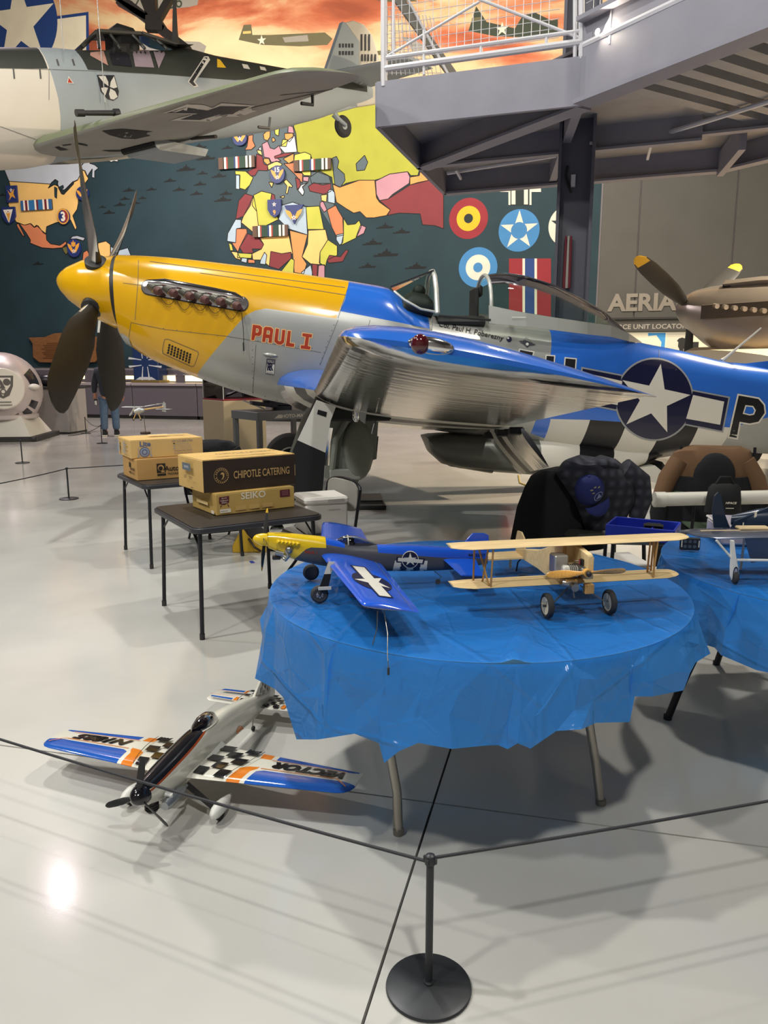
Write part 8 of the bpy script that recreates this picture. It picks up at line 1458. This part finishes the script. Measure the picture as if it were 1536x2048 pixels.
def vprint(mbw, s, text):
    b = mbw.bvh(); M = frame((0, 0, 0), (1, 0, 0), (0, 1, 0)); W = Wrap(b, Matrix.Translation((0, 0, .1)) @ M, .014, .0022, .5); F = lambda pts, m: W.lay(poly2d(UV(pts, s)), m)
    le = lambda v: -.117+.0945*(v-.03); te = lambda v: .152-.086*(v-.03)
    for a, b2 in (((.000, .27), (.012, .55)), ((.082, .275), (.078, .57))): d = .002; F([(a[0]-d, a[1]), (b2[0]-d, b2[1]), (b2[0]+d, b2[1]), (a[0]+d, a[1])], VO)
    F([(.010, .55), (.014, .552), (-.03, .600), (-.035, .598)], VO)
    nu, nv = 5, 3
    for i in range(nu):
        for j in range(nv):
            if (i+j) % 2: continue
            g = lambda a, c: ((le(.1)+.006)+(te(.1)-le(.1)-.012)*a, (.058+.03*a*0)+(.115+.045*math.sin(a*1.4))*c)
            F([g(i/nu, j/nv), g((i+1)/nu, j/nv), g((i+1)/nu, (j+1)/nv), g(i/nu, (j+1)/nv)], VK)
    a0 = [g(k/8, 1.05) for k in range(9)]; F(a0+[(u, v+.003) for u, v in a0[::-1]], VK)
    for sh_, m_ in ((text2d(text, .27 if s < 0 else .245, .056, bold=.06, shear=.3), VK),):
        cv = .435 if s < 0 else .415; W2 = Wrap(b, Matrix.Translation((0, 0, .1)) @ M, .014, .0032, .5); W2.lay(([(.043-y, s*cv+x) for x, y in sh_[0]], sh_[1]), m_); W2.done('wing_lettering', vt)
    W.done('wing_print', vt)
vprint(vwR, -1, 'VECTOR'); vprint(vwL, 1, 'N1825')
for s in (-1, 1): part('wing_fillet', MB().loft([[(u, s*(.03+.03*k), zr(0)+.02*(1-k)+.004) for k in (0, .5, 1)]+[(u, s*.03, zr(0)-.02)] for u in (-.11, .0, .14)]), VW, vt)
# tail
ts = MB().loft([airfoil((.545+d, v, .086), (.69-e, v, .076), .07, n=6, camber=0) for v, d, e in ((-.26, .03, .015), (-.24, .012, .004), (0, 0, 0), (.24, .012, .004), (.26, .03, .015))]); part('tailplane', ts, VW, vt, ang=50); Wt_ = Wrap(ts.bvh(), Matrix.Translation((0, 0, .05)), .014, .0015, .5)
for s in (-1, 1):
    F = lambda pts, m: Wt_.lay(poly2d(UV(pts, s)), m); F([(.562, .13), (.57, .235), (.583, .24), (.578, .13)], VB); F([(.66, .12), (.66, .235), (.682, .225), (.685, .12)], VB); F([(.556, .105), (.558, .122), (.592, .122), (.592, .105)], VO); F([(.645, .10), (.645, .115), (.688, .115), (.688, .10)], VO); F([(.592, .13), (.592, .25), (.595, .25), (.595, .13)], VO); F([(.645, .12), (.645, .25), (.648, .25), (.648, .12)], VO)
    for i in range(5):
        for j in range(3):
            if (i+j) % 2 == 0: F([(.552+i*.027, .02+j*.024), (.579+i*.027, .02+j*.024), (.579+i*.027, .044+j*.024), (.552+i*.027, .044+j*.024)], VK)
    F([(.55, .094), (.69, .094), (.69, .097), (.55, .097)], VK)
Wt_.done('tail_print', vt)
fn = [(.47, .125), (.58, .195), (.63, .228), (.69, .228), (.725, .21), (.725, .075), (.60, .08)]; part('fin', MB().prism(fn, -.006, .006, frame((0, 0, 0), (1, 0, 0), (0, 0, 1))), VW, vt, False, bevel=.003); pr = Print()
for s, Mf in ((-1, frame((0, -.0062, 0), (1, 0, 0), (0, 0, 1))),):
    pr.lay(poly2d([(.605, .206), (.632, .226), (.69, .226), (.723, .208), (.723, .192), (.588, .192)]), VB, Mf)
    for i in range(7):
        for j in range(3):
            x0, z0 = .545+i*.024, .118+j*.024
            if (i+j) % 2 == 0 and x0 > .50+(z0-.10)*1.1: pr.lay(poly2d(rect(x0, z0, x0+.024, z0+.024)), VK, Mf)
pr.done('fin_print', vt); pr = Print(); pr.lay(poly2d([(.44, .167), (.735, .137), (.735, .145), (.50, .172)]), mat('trim_rust'), frame((0, -.0285, 0), (1, .0, 0), (0, 0, 1)) @ TR(0, 0, 0)); 
# nose, propeller, engine, undercarriage
part('spinner', MB().lathe([(.034, 0), (.034, .012), (.030, .028), (.020, .044), (.008, .053), (0, .055)], frame((-.322, 0, .177), (0, 1, 0), None, (-1, 0, .06)), 28), VK, vt); model_prop(vt, V((-.345, 0, .178)), (1, 0, -.06), .135, 3, R(8), mat('gun_black'), None, .024)
part('muffler', MB().tube([(-.285, -.055, .118), (-.27, -.055, .118), (-.19, -.055, .114), (-.165, -.053, .113)], [.014, .019, .019, .012], 18), mat('muffler_silver'), vt); part('muffler_outlet', MB().tube([(-.17, -.053, .113), (-.14, -.053, .112)], .006, 10), mat('muffler_silver'), vt); part('exhaust_header', MB().tube([(-.255, -.04, .145), (-.25, -.058, .14), (-.25, -.056, .12)], .009, 10), mat('gear_white'), vt); part('cylinder_head', MB().lathe([(.018, 0), (.02, .01), (.02, .035), (.014, .042)], frame((-.275, 0, .125), (1, 0, 0), None, (0, 0, -1)), 16), mat('gun_black'), vt)
for k in range(3): part('cooling_fin', MB().lathe([(.024, -.001), (.024, .001)], frame((-.275, 0, .113-k*.008), (1, 0, 0), None, (0, 0, -1)), 20), mat('gun_black'), vt)
for s in (-1, 1):
    wc_ = V((-.135, s*.175, .031)); part('gear_leg', MB().loft([[(u-.014, v, z), (u+.014, v, z), (u+.014, v+s*.003, z+.002), (u-.014, v+s*.003, z+.002)] for u, v, z in ((-.115, s*.035, .10), (-.13, s*.10, .070), (-.135, s*.15, .04))]), mat('gun_black'), vt, False)
    wh = part('wheel', MB().lathe([(.006, -.009), (.022, -.010), (.030, -.005), (.031, 0), (.030, .005), (.022, .010), (.006, .009)], frame(wc_, (1, 0, 0), None, (0, 1, 0)), 28), mat('rubber'), vt); part('wheel_pant', MB().loft([[(u+wc_.x, wc_.y+w_*math.cos(a), wc_.z+dz+h_*math.sin(a)) for a in [2*math.pi*j/20 for j in range(20)]] for u, w_, h_, dz in ((-.058, .004, .006, .012), (-.05, .014, .016, .012), (-.03, .02, .023, .014), (0, .022, .025, .014), (.03, .019, .020, .014), (.06, .011, .012, .015), (.085, .003, .004, .016))]), GW, vt)
part('tail_wheel', MB().lathe([(.003, -.004), (.010, -.005), (.0115, 0), (.010, .005), (.003, .004)], frame((.50, 0, .0115), (1, 0, 0), None, (0, 1, 0)), 18), mat('rubber'), vt); part('tail_wire', MB().tube([(.50, 0, .0115), (.495, 0, .03), (.51, 0, .066)], .0018, 6), mat('wire_steel'), vt)
for v in (-.55, -.53): part('line_guide', MB().tube([(.02, v, zr(v)-.01), (.03, v-.004, zr(v)-.05), (.035, v, zr(v)-.055), (.035, v+.004, zr(v)-.03)], .0012, 5), mat('wire_steel'), vt)
